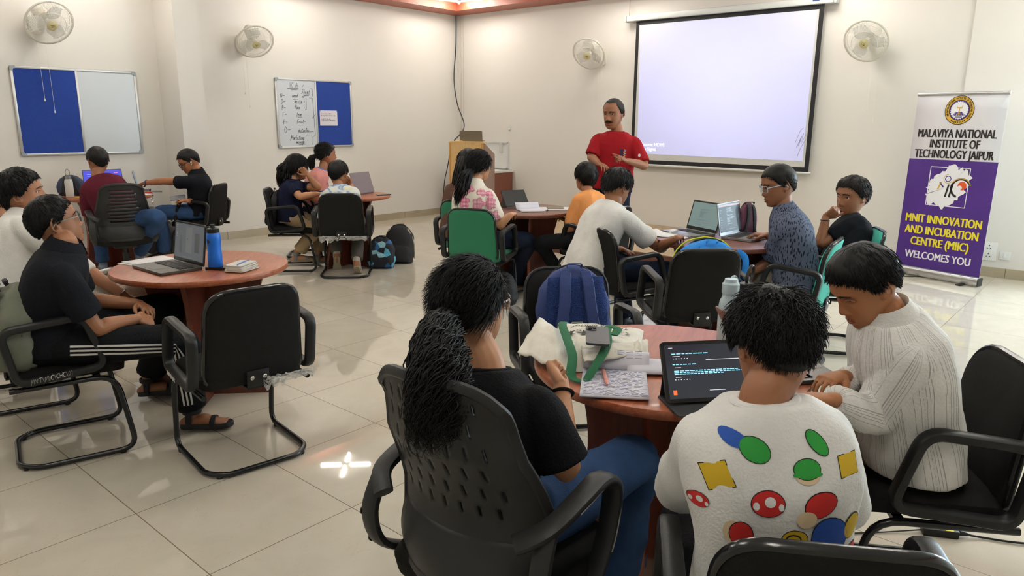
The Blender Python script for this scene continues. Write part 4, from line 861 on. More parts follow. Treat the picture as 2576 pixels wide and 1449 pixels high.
g = Geo(); g.grid(lambda u, v: tuple(NP(u, v, .008+.002*math.sin(6*u))), np.linspace(-.10, .10, 7), np.linspace(-.13, .11, 7)); g.build('page', RULED, nb, solid=.006)
g = Geo(); g.grid(lambda u, v: tuple(NP(u, .11+.10*v-.03*v*v, .012+.035*math.sin(PI*v)+.02*v)), np.linspace(-.10, .11, 7), np.linspace(0, 1, 9)); g.build('curled_page', RULED, nb, solid=.0012)
g = Geo(); g.grid(lambda u, v: tuple(NP(u+.10, .09+.13*v, .008+.028*math.sin(PI*min(1, v+u*.4)))), np.linspace(-.06, .13, 7), np.linspace(0, 1, 9)); g.build('curled_page', RULED, nb, solid=.0012)
g = Geo(); rr = random.Random(2)
for k in range(19):
    u0 = -.09; v = .10-.0122*k
    while u0 < .08:
        w = rr.uniform(.008, .026); P = [NP(u0+w*q, v+rr.uniform(-.0016, .0016), .0122) for q in np.linspace(0, 1, 6)]; g.tube(P, (.0006, .0004), 3); u0 += w+rr.uniform(.004, .009)
g.build('lettering', mat('blue_ink', srgb(92, 92, 130), .6), nb, smooth=0); g = Geo()
for k in range(6):
    v = .25+.1*k
    for j in range(4): u0 = -.02+.028*j; g.tube([NP(u0+.022*q, .11+.10*v-.03*v*v+rr.uniform(-.0012, .0012), .0145+.035*math.sin(PI*v)+.02*v) for q in np.linspace(0, 1, 5)], (.0006, .0004), 3)
g.build('lettering', mat('blue_ink', srgb(92, 92, 130), .6), nb, smooth=0)
g = Geo()
for k in range(22): g.tube([NP(-.098, .104-.0108*k, .0117), NP(.098, .104-.0108*k, .0117)], (.00035, .0002), 3)
g.build('ruled_line', mat('rule_line', srgb(176, 178, 208), .7), nb, smooth=0)
P0, P1 = np.array([1.80, 1.14, .751])+NP(-.035, .075, .019), np.array([1.80, 1.14, .751])+NP(-.02, -.055, .019)
g = Geo(); g.tube([P0+(P1-P0)*q for q in (0, .02, .1, .85, .93, 1)], [.003, .0058, .0062, .0062, .005, .0025], 10); tag(g.build('pen', mat('pink_pen', srgb(214, 140, 128), .4)), 'salmon pink pen lying on the notebook', 'pen')
tt = thing('tablet', 'black tablet in a folio case with a dark chat page, before the printed shirt', 'tablet', (1.844, .844, .751), math.radians(-40))
ti = math.radians(62); te = np.array([0, math.cos(ti), math.sin(ti)]); tn = np.array([0, -math.sin(ti), math.cos(ti)]); to = np.array([0, .0, .012])
TABM = mat('tablet_case', srgb(40, 42, 46), .7)
g = Geo(); g.prism(rpoly(.262, .175, .012, 5), -.006, .004, (to+te*.088, (1, 0, 0), te, tn)); tbo = g.build('tablet_body', BLK_PL, tt)
g = Geo(); g.prism(rpoly(.255, .13, .01, 4), 0, .004, ((0, .02, 0), (1, 0, 0), (0, 1, 0), (0, 0, 1))); g.add([(-.12, .085, .002), (.12, .085, .002), tuple(to+te*.12+tn*-.008+np.array([.12, 0, 0])), tuple(to+te*.12+tn*-.008+np.array([-.12, 0, 0]))], [(0, 1, 2, 3)]); g.prism(rpoly(.255, .09, .01, 4), .004, .007, ((0, -.035, 0), (1, 0, 0), (0, 1, 0), (0, 0, 1))); g.build('folio_case', TABM, tt, smooth=30)
g = Geo(); so_ = to+te*.088+tn*.0046; g.add([so_+np.array([sx_*.121, 0, 0])+te*sy_*.077 for sx_, sy_ in ((-1, -1), (1, -1), (1, 1), (-1, 1))], [(0, 1, 2, 3)]); ts = g.build('screen', mat('tablet_screen', (.006, .007, .009), .06, emit=(.02, .023, .03), estr=.5), tbo, smooth=0)
g = Geo(); g2 = Geo()
def trow(G_, x, y, w, h): G_.add([so_+tn*.0006+np.array([(-.121+(x+sx_*w)*.242), 0, 0])+te*(.077-(y+sy_*h)*.154) for sx_, sy_ in ((0, 1), (1, 1), (1, 0), (0, 0))], [(0, 1, 2, 3)])
MTB, MTW = mat('tablet_text_blue', srgb(120, 200, 240), .4, emit=srgb(120, 200, 240), estr=.9), mat('tablet_text_white', srgb(200, 200, 205), .4, emit=srgb(200, 200, 205), estr=.5)
for blk in (((.08, .16, .42),), ((.08, .36, .30),), ((.09, .48, .80), (.09, .51, .84), (.09, .54, .62))):
    g = Geo()
    for (x, y, w) in blk:
        q = x
        while q < x+w: l = random.Random(int(q*997+y*31)).uniform(.02, .06); trow(g, q, y, l, .014); q += l+.012
    g.build('screen_text', MTB, ts, smooth=0)
for (x, y, w) in ((.09, .21, .09), (.5, .29, .42), (.10, .42, .08), (.10, .60, .07), (.05, .05, .05), (.5, .86, .2)): g = Geo(); trow(g, x, y, w, .010); g.build('screen_text', MTW, ts, smooth=0)
for y in (.25, .64):
    g = Geo()
    for k in range(6): trow(g, .09+.035*k, y, .012, .016)
    g.build('screen_icons', MTW, ts, smooth=0)
g = Geo(); trow(g, .05, .84, .045, .09); g.build('screen_text', mat('tablet_orange', srgb(210, 90, 50), .4, emit=srgb(210, 90, 50), estr=.6), ts, smooth=0)
wbm = mat('bottle_pale_blue', srgb(186, 206, 214), .35)
bottle(2.40, 1.055, .7505, [(.01, 0), (.035, .002), (.037, .01), (.037, .15), (.034, .17), (.027, .185), (.026, .198), (.026, .21)], wbm, 'pale blue-white bottle with a ring cap, behind the printed shirt', [(.029, .198), (.03, .202), (.03, .232), (.024, .238), (.022, .25), (.006, .252)], wbm, [np.array([.03+.019*math.cos(a), .022*math.sin(a)*.2, .235+.019*math.sin(a)]) for a in np.linspace(0, 2*PI, 18, endpoint=False)])
bottle(2.49, 1.035, .7505, [(.01, 0), (.033, .002), (.035, .01), (.035, .165), (.03, .185), (.024, .192)], mat('bottle_black', srgb(34, 34, 38), .35), 'black bottle with an upright loop handle, behind the pale bottle', [(.026, .19), (.027, .2), (.027, .222), (.012, .226)], BLK_PL, [np.array([.022+.024*math.cos(a)+.012*math.sin(a), 0, .25+.032*math.sin(a)]) for a in np.linspace(0, 2*PI, 18, endpoint=False)])
laptop(2.24, .86, .7505, -40, .30, .20, 120, DARK_ALU, KEYS, (.1, .1, .12), 'dark laptop under the hands of the striped shirt', [], .2)
# ---- charger and cables on the floor at right
ch = thing('power_adapter', 'black laptop charger brick with a yellow sticker on the floor', 'charger', (2.985, .40, 0), math.radians(-62))
g = Geo(); g.box((0, 0, .015), (.125, .055, .03), bev=.005); g.tube([(.062, 0, .015), (.085, 0, .014), (.10, 0, .012)], [.012, .009, .006], 10); bx = g.build('brick', BLK_PL, ch)
g = Geo(); g.box((.028, 0, .0303), (.03, .05, .0008)); g.build('sticker', mat('yellow_sticker', srgb(232, 214, 40), .5), bx, smooth=0)
wire('charger_cable', [(3.03, .31, .012), (3.06, .26, .006), (3.10, .17, .006), (3.20, .0, .006), (3.3, -.3, .006)], .0045, MBK, 'black cable running from the charger brick to the right edge')
wire('adapter_lead', [(2.95, .455, .012), (2.85, .56, .005), (2.70, .70, .005), (2.55, .78, .005), (2.42, .80, .3), (2.36, .84, .7)], .003, MBK, 'thin black lead from the charger up to the near table')
wire('banner_cable', [(8.02, 2.2, .005), (8.16, 1.95, .005), (8.2, 1.75, .005), (8.35, 1.6, .005), (8.8, 1.3, .01)], .005, MBK, 'black cable on the floor behind the banner foot')
# ---- backpacks
NAVY = ripstop('navy_nylon', srgb(40, 60, 118)); NAVYM = mat('navy_mesh', srgb(30, 62, 132), .8, bump=.8, bscale=260, tex='voronoi'); BRB = ripstop('bright_blue_nylon', srgb(30, 136, 222)); YEL = mat('neon_piping', srgb(214, 226, 40), .6)
bp = backpack(2.675, 1.93, .468, 230+180, .36, .415, .17, 'dark blue backpack sitting on a chair, straps to the viewer', NAVY, NAVY, None, -8, mesh_m=NAVYM)
bp.rotation_euler = (0, 0, math.radians(230+90))
bp.rotation_euler = (0, 0, math.radians(140-180+0) + 0)
g = Geo(); g.prism([(-.03, 0), (-.02, .018), (.03, .018), (.03, -.018), (-.02, -.018)], 0, .002, ((-.02, -.125, .17), (1, 0, 0), (0, 0, 1), (0, -1, 0))); lb = g.build('label_patch', mat('yellow_outline_patch', srgb(180, 178, 70), .6), bp, smooth=0)
g = Geo(); g.prism([(-.026, 0), (-.018, .014), (.026, .014), (.026, -.014), (-.018, -.014)], .002, .003, ((-.02, -.125, .17), (1, 0, 0), (0, 0, 1), (0, -1, 0))); g.build('patch_face', NAVY, lb, smooth=0)
b2_ = backpack(4.12, 1.99, .468, 48, .42, .375, .2, 'bright blue and yellow backpack on the empty black chair', BRB, BRB, BRB, 6)
for s in (-1, 1): g = Geo(); g.tube(catmull([(s*.2, .03, .12), (s*.19, .03, .27), (s*.115, .03, .352), (0, .03, .379)], 6), .0045, 6); g.build('piping', YEL, b2_)
g = Geo(); g.tube(catmull([(.18, -.05, .30), (.23, -.06, .26), (.235, -.06, .18), (.22, -.05, .12)], 6), (.02, .006), 6); g.build('loose_strap', BRB, b2_)
DGR = ripstop('charcoal_nylon', srgb(56, 56, 58)); BLKN = ripstop('black_nylon', srgb(26, 26, 30)); CRM = mat('cream_trim', srgb(206, 196, 172), .7)
x = backpack(3.60, 8.42, 0, 200, .36, .40, .24, 'charcoal backpack on the floor beneath the far-left table', DGR, DGR, DGR, 12)
x = backpack(5.14, 6.10, 0, 215, .34, .42, .22, 'black backpack with cream trim on the floor right of the far middle table', BLKN, CRM, BLKN, 14)
for s in (-1, 1): g = Geo(); g.tube(catmull([(s*.172, -.03, .04), (s*.168, -.03, .22), (s*.10, -.03, .37)], 6), (.008, .004), 6); g.build('trim_stripe', CRM, x)
g = Geo(); g.tube(catmull([(.1, -.13, .02), (.2, -.2, .012), (.27, -.19, .03), (.3, -.22, .012)], 6), (.012, .003), 6); g.build('loose_strap', CRM, x)
TROP = mat('tropical_print', srgb(24, 40, 60), .7); nt, bs = nodes_of(TROP)
tc = nt.nodes.new('ShaderNodeTexCoord'); vn = nt.nodes.new('ShaderNodeTexVoronoi'); vn.inputs['Scale'].default_value = 16; nt.links.new(tc.outputs['Object'], vn.inputs['Vector']); rp = nt.nodes.new('ShaderNodeValToRGB'); rp.color_ramp.interpolation = 'CONSTANT'
cr = rp.color_ramp; cr.elements[0].color = (*srgb(16, 20, 30), 1); cr.elements[1].position = .5; cr.elements[1].color = (*srgb(40, 96, 150), 1)
for p, c in ((.65, (90, 170, 200)), (.78, (20, 24, 34)), (.9, (150, 200, 210))): e = cr.elements.new(p); e.color = (*srgb(*c), 1)
sv = nt.nodes.new('ShaderNodeSeparateColor'); nt.links.new(vn.outputs['Color'], sv.inputs[0]); nt.links.new(sv.outputs[0], rp.inputs[0]); nt.links.new(rp.outputs[0], bs.inputs['Base Color'])
x = backpack(4.83, 6.02, 0, 222, .30, .33, .20, 'black and blue leaf-print bag on the floor beside the tie-dye tee', TROP, BLKN, TROP, 10)
x = backpack(4.04, 6.80, .468, 318, .28, .36, .10, 'black bag squeezed behind the back of the navy tee', BLKN, BLKN, BLKN, -12)
OLV = ripstop('olive_grey_nylon', srgb(112, 116, 100))
x = backpack(.87, 3.72, .468, 346, .42, .36, .20, 'olive grey backpack squeezed behind the person in striped trousers', OLV, BLKN, OLV, -12)
x = backpack(2.70, 8.32, .7505, 60, .26, .20, .13, 'dark blue pouch bag on the far-left table behind the maroon shirt', ripstop('slate_blue_nylon', srgb(46, 58, 82)), BLKN, None, 0)
x = backpack(5.115, 2.165, .7505, 60, .15, .22, .08, 'plum coloured small bag standing behind the grey laptop', ripstop('plum_nylon', srgb(112, 62, 84)), BLKN, None, 0)
x = backpack(4.55, 4.05, 0, 10, .30, .30, .16, 'black patterned bag under the front green chair', mat('black_pattern', srgb(34, 34, 38), .7, var=.4, vscale=60), BLKN, None, 8)
# ---- far-left table
laptop(3.04, 8.38, tz, -100, .38, .24, 100, ALU, KEYS, srgb(58, 62, 168), 'laptop with a blue screen on the far-left table', [(.5, .06, 1, .05, (60, 50, 110)), (.25, .2, .3, .02, (150, 160, 230)), (.86, .16, .1, .02, (220, 110, 120))]+text_rows(8, .1, .9, .3, .9, (96, 104, 210), 4, .02), .75)
laptop(3.34, 8.24, tz, -24, .33, .22, 102, ALU, KEYS, (.2, .3, .4), 'silver laptop seen edge-on behind the blue screen', [], .2)
bottle(2.62, 8.13, tz, [(.01, 0), (.035, .002), (.037, .01), (.037, .155), (.03, .178), (.024, .182)], mat('bottle_white', srgb(212, 212, 206), .4), 'white metal bottle with a wire loop on the far-left table', [(.026, .18), (.026, .215), (.008, .217)], mat('steel_cap', srgb(160, 160, 156), .3, .8), [np.array([.02*math.cos(a), 0, .245+.032*math.sin(a)]) for a in np.linspace(0, 2*PI, 14, endpoint=False)])
g = Geo(); paper_sheet(g, (3.20, 7.93, tz+.004), .5, .17, .24, lift=.0, curl=.3); paper_sheet(g, (3.22, 7.95, tz+.002), .35, .17, .24); tag(g.build('paper_sheet', PAPER, solid=.002), 'white exercise sheets at the edge of the far-left table', 'paper')
g = Geo(); g.prism(rpoly(.16, .22, .01, 3), 0, .012, ((2.72, 7.95, tz), (.9, .4, 0), (-.4, .9, 0), (0, 0, 1))); tag(g.build('notebook', mat('yellow_notebook', srgb(214, 180, 90), .6)), 'yellow-edged notebook on the far-left table by the white bottle', 'notebook')
g = Geo(); g.tube([(3.25, 8.10, tz+.008), (3.37, 8.02, tz+.008)], .006, 8); g.sphere((3.24, 8.1, tz+.012), (.012, .012, .012), 8, 6); tag(g.build('red_marker', mat('red_marker', srgb(222, 60, 40), .4)), 'red marker under the stretched hand', 'marker')
kr = thing('keyring', 'metal keyring hanging over the edge of the far-left table', 'keys', (3.298, 7.842, .70)); g = Geo(); q_ = np.linspace(0, 2*PI, 20, endpoint=False)
g.tube(np.stack([.016*np.cos(q_), .004*np.cos(q_), .016*np.sin(q_)], 1), .0018, 6, closed=True); g.build('ring', CHROME, kr); g = Geo(); g.box((0, 0, -.04), (.012, .003, .045), bev=.001); g.tube([(-.012, .01, .045), (-.004, .002, .03), (0, 0, .016)], .003, 6); g.build('key', CHROME, kr)
# ---- far middle table: laptop and phone
laptop(4.90, 6.35, tz, 105, .33, .23, 72, mat('rose_grey_laptop', srgb(132, 122, 118), .35, .6), KEYS, (.3, .3, .3), 'grey laptop with its lid back to the viewer, by the tie-dye tee', [], .2)
g = Geo(); g.prism(rpoly(.16, .07, .01, 4), 0, .01, ((4.98, 6.13, tz), (.9, -.3, 0), (.3, .9, 0), (0, 0, 1))); tag(g.build('mobile_phone', mat('black_phone_glass', (.01, .01, .01), .15)), 'black phone at the edge of the far middle table', 'phone')
# ---- dark table by the lecturer
t5 = thing('tablet', 'tablet in a propped black folio case on the dark table before the red tee', 'tablet', (5.16, 4.42, tz), math.radians(-20))
g = Geo(); ti = math.radians(50); te = np.array([0, math.cos(ti), math.sin(ti)]); tn = np.array([0, -math.sin(ti), math.cos(ti)]); g.prism(rpoly(.25, .175, .01, 4), -.004, .006, (np.array([0, -.03, .01])+te*.09, (1, 0, 0), te, tn)); g.build('tablet_body', BLK_PL, t5)
g = Geo(); g.prism([(-.035, 0), (.115, 0), (.035, .09)], -.12, .12, ((0, 0, 0), (0, 1, 0), (0, 0, 1), (1, 0, 0))); g.build('folio_stand', mat('folio_grey', srgb(84, 82, 80), .8), t5, smooth=0)
n5 = thing('notebook', 'open notebook with a raised page on the dark table before the red tee', 'notebook', (5.06, 4.18, tz), math.radians(-35))
g = Geo(); paper_sheet(g, (0, -.06, .006), 0, .22, .2); g.build('page', RULED, n5, solid=.008); g = Geo(); g.grid(lambda u, v: (u, .045+.05*v, .008+.05*v), np.linspace(-.11, .11, 5), np.linspace(0, 1, 5)); g.build('raised_page', RULED, n5, solid=.002)
g = Geo(); g.prism(rpoly(.30, .22, .01, 3), 0, .004, ((5.30, 4.07, tz), (.72, -.69, 0), (.69, .72, 0), (0, 0, 1))); tag(g.build('paper_pad', PAPER), 'white pad under the olive phone', 'paper')
g = Geo(); g.prism(rpoly(.155, .075, .012, 4), .004, .014, ((5.30, 4.07, tz), (.72, -.69, 0), (.69, .72, 0), (0, 0, 1))); tag(g.build('mobile_phone', mat('olive_phone', srgb(112, 108, 84), .4)), 'olive phone on the white pad, by the person in orange', 'phone')
g = Geo(); g.tube([(5.10, 4.00, tz+.007), (5.15, 4.04, tz+.007)], .006, 8); tag(g.build('short_pen', mat('blue_pen', srgb(60, 96, 140), .4)), 'short blue pen before the open notebook', 'pen')
# ---- table with two laptops
TXT = (150, 170, 172)
laptop(4.86, 2.40, tz, 158, .325, .225, 106, ALU, KEYS, srgb(96, 112, 108), 'silver laptop with a grey-green screen, under the reaching hand', text_rows(12, .3, .62, .25, .62, (60, 72, 72), 8)+text_rows(7, .25, .7, .68, .92, (64, 76, 78), 9), .6, bezel=.014)
laptop(4.885, 2.17, tz, -92, .335, .23, 100, mat('laptop_mid_grey', srgb(140, 140, 142), .35, .6), KEYS, srgb(62, 70, 74), 'grey laptop with a dark screen and reddish top bar, before the patterned shirt', [(.5, .045, .98, .07, (120, 62, 56)), (.92, .05, .08, .02, (210, 200, 196))]+text_rows(16, .35, .7, .14, .72, (104, 118, 122), 11)+text_rows(9, .04, .16, .2, .9, (84, 94, 98), 12)+[(.3+.04*k, .9, .022, .018, (130, 140, 142)) for k in range(11)], .24)
g = Geo(); paper_sheet(g, (4.60, 2.50, tz+.002), .2, .2, .28, curl=.2); paper_sheet(g, (4.62, 2.52, tz+.004), .5, .2, .27); tag(g.build('paper_sheet', PAPER, solid=.0015), 'white sheets sticking out beside the silver laptop', 'paper')
g = Geo(); g.prism(rpoly(.06, .05, .015, 4), 0, .022, ((4.70, 2.53, tz+.006), (1, 0, 0), (0, 1, 0), (0, 0, 1))); tag(g.build('earbud_case', mat('white_plastic_gloss', srgb(236, 236, 234), .2)), 'white earbud case on the sheets beside the silver laptop', 'case')
POSE={
'P1':dict(s=0.95,pel=(1.24,1.16,0.55),neck=(1.306,1.218,0.915),head=(1.34,1.295,1.065),th=5,hd=(8,5,0),foot=5,sR=(1.31,1.051,0.858),eR=(1.338,0.975,0.7),wR=(1.473,1.098,0.852),hR=(1.555,1.223,0.879),sL=(1.274,1.36,0.815),eL=(1.346,1.393,0.552),wL=(1.559,1.336,0.599),hL=(1.705,1.292,0.579),pR=(1.247,1.075,0.55),kR=(1.795,1.054,0.52),aR=(1.849,1.133,0.09),pL=(1.233,1.245,0.55),kL=(1.616,1.329,0.51),aL=(1.616,1.329,0.09)),
'P2':dict(s=0.9,pel=(1.37,0.46,0.55),neck=(1.365,0.511,1.003),head=(1.439,0.531,1.088),th=35,hd=(48,28,0),foot=35,sR=(1.432,0.409,0.938),eR=(1.565,0.402,0.714),wR=(1.685,0.574,0.768),hR=(1.765,0.695,0.755),sL=(1.3,0.596,0.916),eL=(1.444,0.722,0.7),wL=(1.627,0.727,0.8),hL=(1.837,0.785,0.81),pR=(1.416,0.394,0.55),kR=(1.747,0.564,0.51),aR=(1.747,0.564,0.09),pL=(1.324,0.526,0.55),kL=(1.597,0.779,0.51),aL=(1.597,0.779,0.09)),
'P3':dict(s=0.93,pel=(2.42,0.44,0.55),neck=(2.277,0.514,0.995),head=(2.235,0.579,1.075),th=125,hd=(140,35,0),foot=120,sR=(2.407,0.583,0.941),eR=(2.445,0.587,0.674),wR=(2.245,0.61,0.79),hR=(2.165,0.636,0.79),sL=(2.196,0.42,0.9),eL=(2.233,0.507,0.7),wL=(2.018,0.572,0.79),hL=(1.992,0.609,0.79),pR=(2.489,0.488,0.55),kR=(2.311,0.829,0.51),aR=(2.311,0.829,0.09),pL=(2.351,0.392,0.55),kL=(2.496,0.643,0.5),aL=(2.496,0.643,0.09)),
'P4':dict(s=0.97,pel=(1.02,3.66,0.55),neck=(1.107,3.571,0.978),head=(1.106,3.656,1.076),th=340,hd=(352,-12,0),foot=325,sR=(1.039,3.458,0.883),eR=(1.144,3.446,0.62),wR=(1.333,3.468,0.62),hR=(1.403,3.49,0.59),sL=(1.142,3.717,0.916),eL=(1.235,3.819,0.67),wL=(1.443,3.701,0.63),hL=(1.454,3.519,0.6),pR=(0.99,3.578,0.55),kR=(1.46,3.345,0.5),aR=(1.538,3.453,0.09),pL=(1.05,3.742,0.55),kL=(1.647,3.875,0.54),aL=(1.577,4.041,0.1)),
'P5':dict(s=1.05,pel=(1.1,4.6,0.55),neck=(1.267,4.736,0.974),head=(1.303,4.772,1.107),th=345,hd=(335,-8,0),foot=345,sR=(1.212,4.555,0.954),eR=(1.4,4.365,0.746),wR=(1.568,4.195,0.56),hR=(1.632,4.19,0.531),sL=(1.259,4.866,0.835),eL=(1.459,4.631,0.68),wL=(1.638,4.421,0.541),hL=(1.666,4.303,0.52),pR=(1.076,4.509,0.55),kR=(1.738,4.308,0.547),aR=(1.738,4.308,0.09),pL=(1.124,4.691,0.55),kL=(1.553,4.628,0.51),aL=(1.423,4.663,0.09)),
'P6':dict(s=0.95,pel=(0.987,5.473,0.55),neck=(1.247,5.323,0.828),head=(1.273,5.383,0.962),th=330,hd=(345,0,0),foot=330,sR=(1.127,5.234,0.773),eR=(1.019,5.227,0.521),wR=(1.18,5.222,0.444),hR=(1.292,5.223,0.339),sL=(1.265,5.472,0.773),eL=(1.216,5.569,0.521),wL=(1.301,5.433,0.444),hL=(1.357,5.335,0.339),pR=(0.945,5.399,0.55),kR=(1.257,5.161,0.51),aR=(1.257,5.161,0.09),pL=(1.03,5.547,0.55),kL=(1.392,5.396,0.51),aL=(1.392,5.396,0.09)),
'P7':dict(s=0.97,pel=(2.75,7.35,0.6),neck=(2.671,7.494,0.997),head=(2.706,7.551,1.13),th=75,hd=(90,8,0),foot=70,sR=(2.82,7.442,0.956),eR=(2.953,7.467,0.711),wR=(2.932,7.678,0.708),hR=(2.913,7.823,0.652),sL=(2.552,7.491,0.885),eL=(2.571,7.537,0.61),wL=(2.698,7.721,0.646),hL=(2.789,7.845,0.619),pR=(2.834,7.327,0.6),kR=(2.96,6.956,0.62),aR=(2.94,7.428,0.215),pL=(2.666,7.373,0.6),kL=(2.72,7.77,0.56),aL=(2.72,7.77,0.09)),
'P8':dict(s=0.97,pel=(3.75,7.75,0.55),neck=(3.725,7.694,0.975),head=(3.674,7.747,1.08),th=150,hd=(165,30,0),foot=150,sR=(3.8,7.825,0.914),eR=(3.732,7.752,0.651),wR=(3.546,7.6,0.686),hR=(3.487,7.672,0.698),sL=(3.66,7.584,0.874),eL=(3.443,7.866,0.88),wL=(3.356,8.113,0.853),hL=(3.299,8.244,0.814),pR=(3.794,7.826,0.55),kR=(3.474,8.068,0.51),aR=(3.474,8.068,0.09),pL=(3.706,7.674,0.55),kL=(3.383,7.902,0.54),aL=(3.383,7.902,0.09)),
'P9':dict(s=0.95,pel=(4.18,6.66,0.55),neck=(4.222,6.639,0.933),head=(4.28,6.644,1.048),th=325,hd=(335,5,0),foot=335,sR=(4.135,6.53,0.855),eR=(4.136,6.401,0.777),wR=(4.328,6.372,0.79),hR=(4.458,6.35,0.799),sL=(4.292,6.756,0.851),eL=(4.414,6.494,0.841),wL=(4.314,6.516,0.976),hL=(4.263,6.533,1.034),pR=(4.131,6.59,0.55),kR=(4.284,6.413,0.406),aR=(4.182,6.599,0.155),pL=(4.229,6.73,0.55),kL=(4.485,6.577,0.419),aL=(4.439,6.596,0.1)),
'P10':dict(s=0.95,pel=(4.721,7.139,0.55),neck=(4.853,7.028,0.993),head=(4.92,7.035,1.144),th=320,hd=(335,0,0),foot=330,sR=(4.742,6.941,0.917),eR=(4.726,6.877,0.651),wR=(4.924,6.81,0.651),hR=(5.062,6.768,0.6),sL=(4.919,7.152,0.917),eL=(4.98,7.18,0.651),wL=(5.08,6.996,0.651),hL=(5.145,6.867,0.6),pR=(4.666,7.073,0.55),kR=(4.932,6.785,0.51),aR=(4.932,6.785,0.09),pL=(4.776,7.204,0.55),kL=(5.107,6.992,0.51),aL=(5.107,6.992,0.09)),
'P11':dict(s=0.93,pel=(4.34,5.98,0.54),neck=(4.406,6.13,0.881),head=(4.457,6.185,0.994),th=50,hd=(28,10,0),foot=50,sR=(4.499,6.018,0.825),eR=(4.427,5.893,0.77),wR=(4.552,6.111,0.874),hR=(4.538,6.18,0.935),sL=(4.285,6.179,0.795),eL=(4.268,6.207,0.528),wL=(4.446,6.305,0.525),hL=(4.572,6.369,0.473),pR=(4.404,5.926,0.54),kR=(4.688,6.186,0.5),aR=(4.42,5.899,0.13),pL=(4.276,6.034,0.54),kL=(4.483,6.358,0.5),aL=(4.419,6.229,0.17)),
'P12':dict(s=0.95,pel=(4.374,4.279,0.55),neck=(4.477,4.298,1.013),head=(4.56,4.32,1.159),th=10,hd=(12,5,0),foot=15,sR=(4.484,4.159,0.935),eR=(4.473,4.011,0.69),wR=(4.514,3.926,0.78),hR=(4.712,4.031,0.78),sL=(4.436,4.43,0.935),eL=(4.493,4.501,0.676),wL=(4.707,4.462,0.706),hL=(4.853,4.43,0.674),pR=(4.389,4.195,0.55),kR=(4.862,4.041,0.5),aR=(4.914,4.233,0.09),pL=(4.36,4.364,0.55),kL=(4.734,4.481,0.51),aL=(4.734,4.481,0.09)),
'P13':dict(s=0.95,pel=(4.627,4.66,0.55),neck=(4.782,4.716,0.995),head=(4.865,4.75,1.152),th=20,hd=(25,5,0),foot=20,sR=(4.803,4.577,0.92),eR=(4.854,4.532,0.654),wR=(5.013,4.67,0.657),hR=(5.119,4.77,0.607),sL=(4.709,4.836,0.92),eL=(4.719,4.904,0.654),wL=(4.929,4.899,0.657),hL=(5.074,4.891,0.607),pR=(4.656,4.579,0.55),kR=(5.039,4.665,0.51),aR=(5.039,4.665,0.09),pL=(4.597,4.74,0.55),kL=(4.946,4.92,0.51),aL=(4.946,4.92,0.09)),
'P14':dict(s=0.92,pel=(5.2,3.55,0.55),neck=(5.254,3.683,0.937),head=(5.301,3.742,1.055),th=85,hd=(62,-5,0),foot=90,sR=(5.375,3.641,0.851),eR=(5.415,3.673,0.589),wR=(5.358,3.872,0.603),hR=(5.315,4.008,0.562),sL=(5.112,3.674,0.876),eL=(5.045,3.715,0.585),wL=(5.166,3.842,0.676),hL=(5.167,3.928,0.703),pR=(5.282,3.543,0.55),kR=(5.365,3.914,0.51),aR=(5.365,3.914,0.09),pL=(5.118,3.557,0.55),kL=(4.886,3.894,0.5),aL=(5.077,3.868,0.236)),
'P15':dict(s=0.97,pel=(4.072,2.845,0.55),neck=(4.258,2.758,0.99),head=(4.313,2.776,1.086),th=335,hd=(350,28,0),foot=340,sR=(4.167,2.646,0.915),eR=(4.426,2.486,0.69),wR=(4.286,2.282,0.79),hR=(4.505,2.352,0.79),sL=(4.286,2.9,0.915),eL=(4.322,2.95,0.642),wL=(4.465,2.798,0.63),hL=(4.56,2.689,0.568),pR=(4.036,2.766,0.55),kR=(4.489,2.41,0.5),aR=(4.489,2.41,0.09),pL=(4.109,2.924,0.55),kL=(4.491,2.801,0.51),aL=(4.491,2.801,0.09)),
'P16':dict(s=1,pel=(4.67,1.62,0.55),neck=(4.652,1.73,0.994),head=(4.649,1.782,1.145),th=110,hd=(135,15,0),foot=120,sR=(4.806,1.763,0.905),eR=(4.957,1.717,0.662),wR=(4.844,1.899,0.79),hR=(4.808,1.988,0.79),sL=(4.504,1.657,0.919),eL=(4.653,1.771,0.66),wL=(4.539,1.869,0.586),hL=(4.6,1.935,0.53),pR=(4.755,1.651,0.55),kR=(4.661,2.053,0.51),aR=(4.661,2.053,0.09),pL=(4.585,1.589,0.55),kL=(4.682,1.794,0.5),aL=(4.713,1.709,0.09)),
'P17':dict(s=0.97,pel=(5.2,1.52,0.55),neck=(5.466,1.552,0.861),head=(5.477,1.568,1.028),th=125,hd=(155,5,0),foot=120,sR=(5.489,1.637,0.723),eR=(5.298,1.752,0.555),wR=(5.142,1.864,0.755),hR=(5.033,1.937,0.841),sL=(5.336,1.455,0.873),eL=(5.18,1.647,0.724),wL=(5.21,1.645,0.907),hL=(5.205,1.587,0.948),pR=(5.272,1.57,0.55),kR=(5.084,1.925,0.51),aR=(5.084,1.925,0.09),pL=(5.128,1.47,0.55),kL=(4.859,1.767,0.51),aL=(4.859,1.767,0.09)),
'P18':dict(s=1,pel=(5.93,3.88,0.93),neck=(5.929,3.842,1.447),head=(5.899,3.87,1.603),th=210,hd=(185,8,0),foot=205,sR=(5.847,3.991,1.372),eR=(5.74,3.995,1.211),wR=(5.607,3.817,1.161),hR=(5.562,3.703,1.136),sL=(6.012,3.706,1.352),eL=(5.967,3.551,1.141),wL=(5.715,3.593,1.192),hL=(5.599,3.618,1.237),pR=(5.885,3.958,0.93),kR=(5.88,3.96,0.5),aR=(5.88,3.98,0.09),pL=(5.975,3.802,0.93),kL=(5.96,3.8,0.5),aL=(5.97,3.78,0.09)),
}
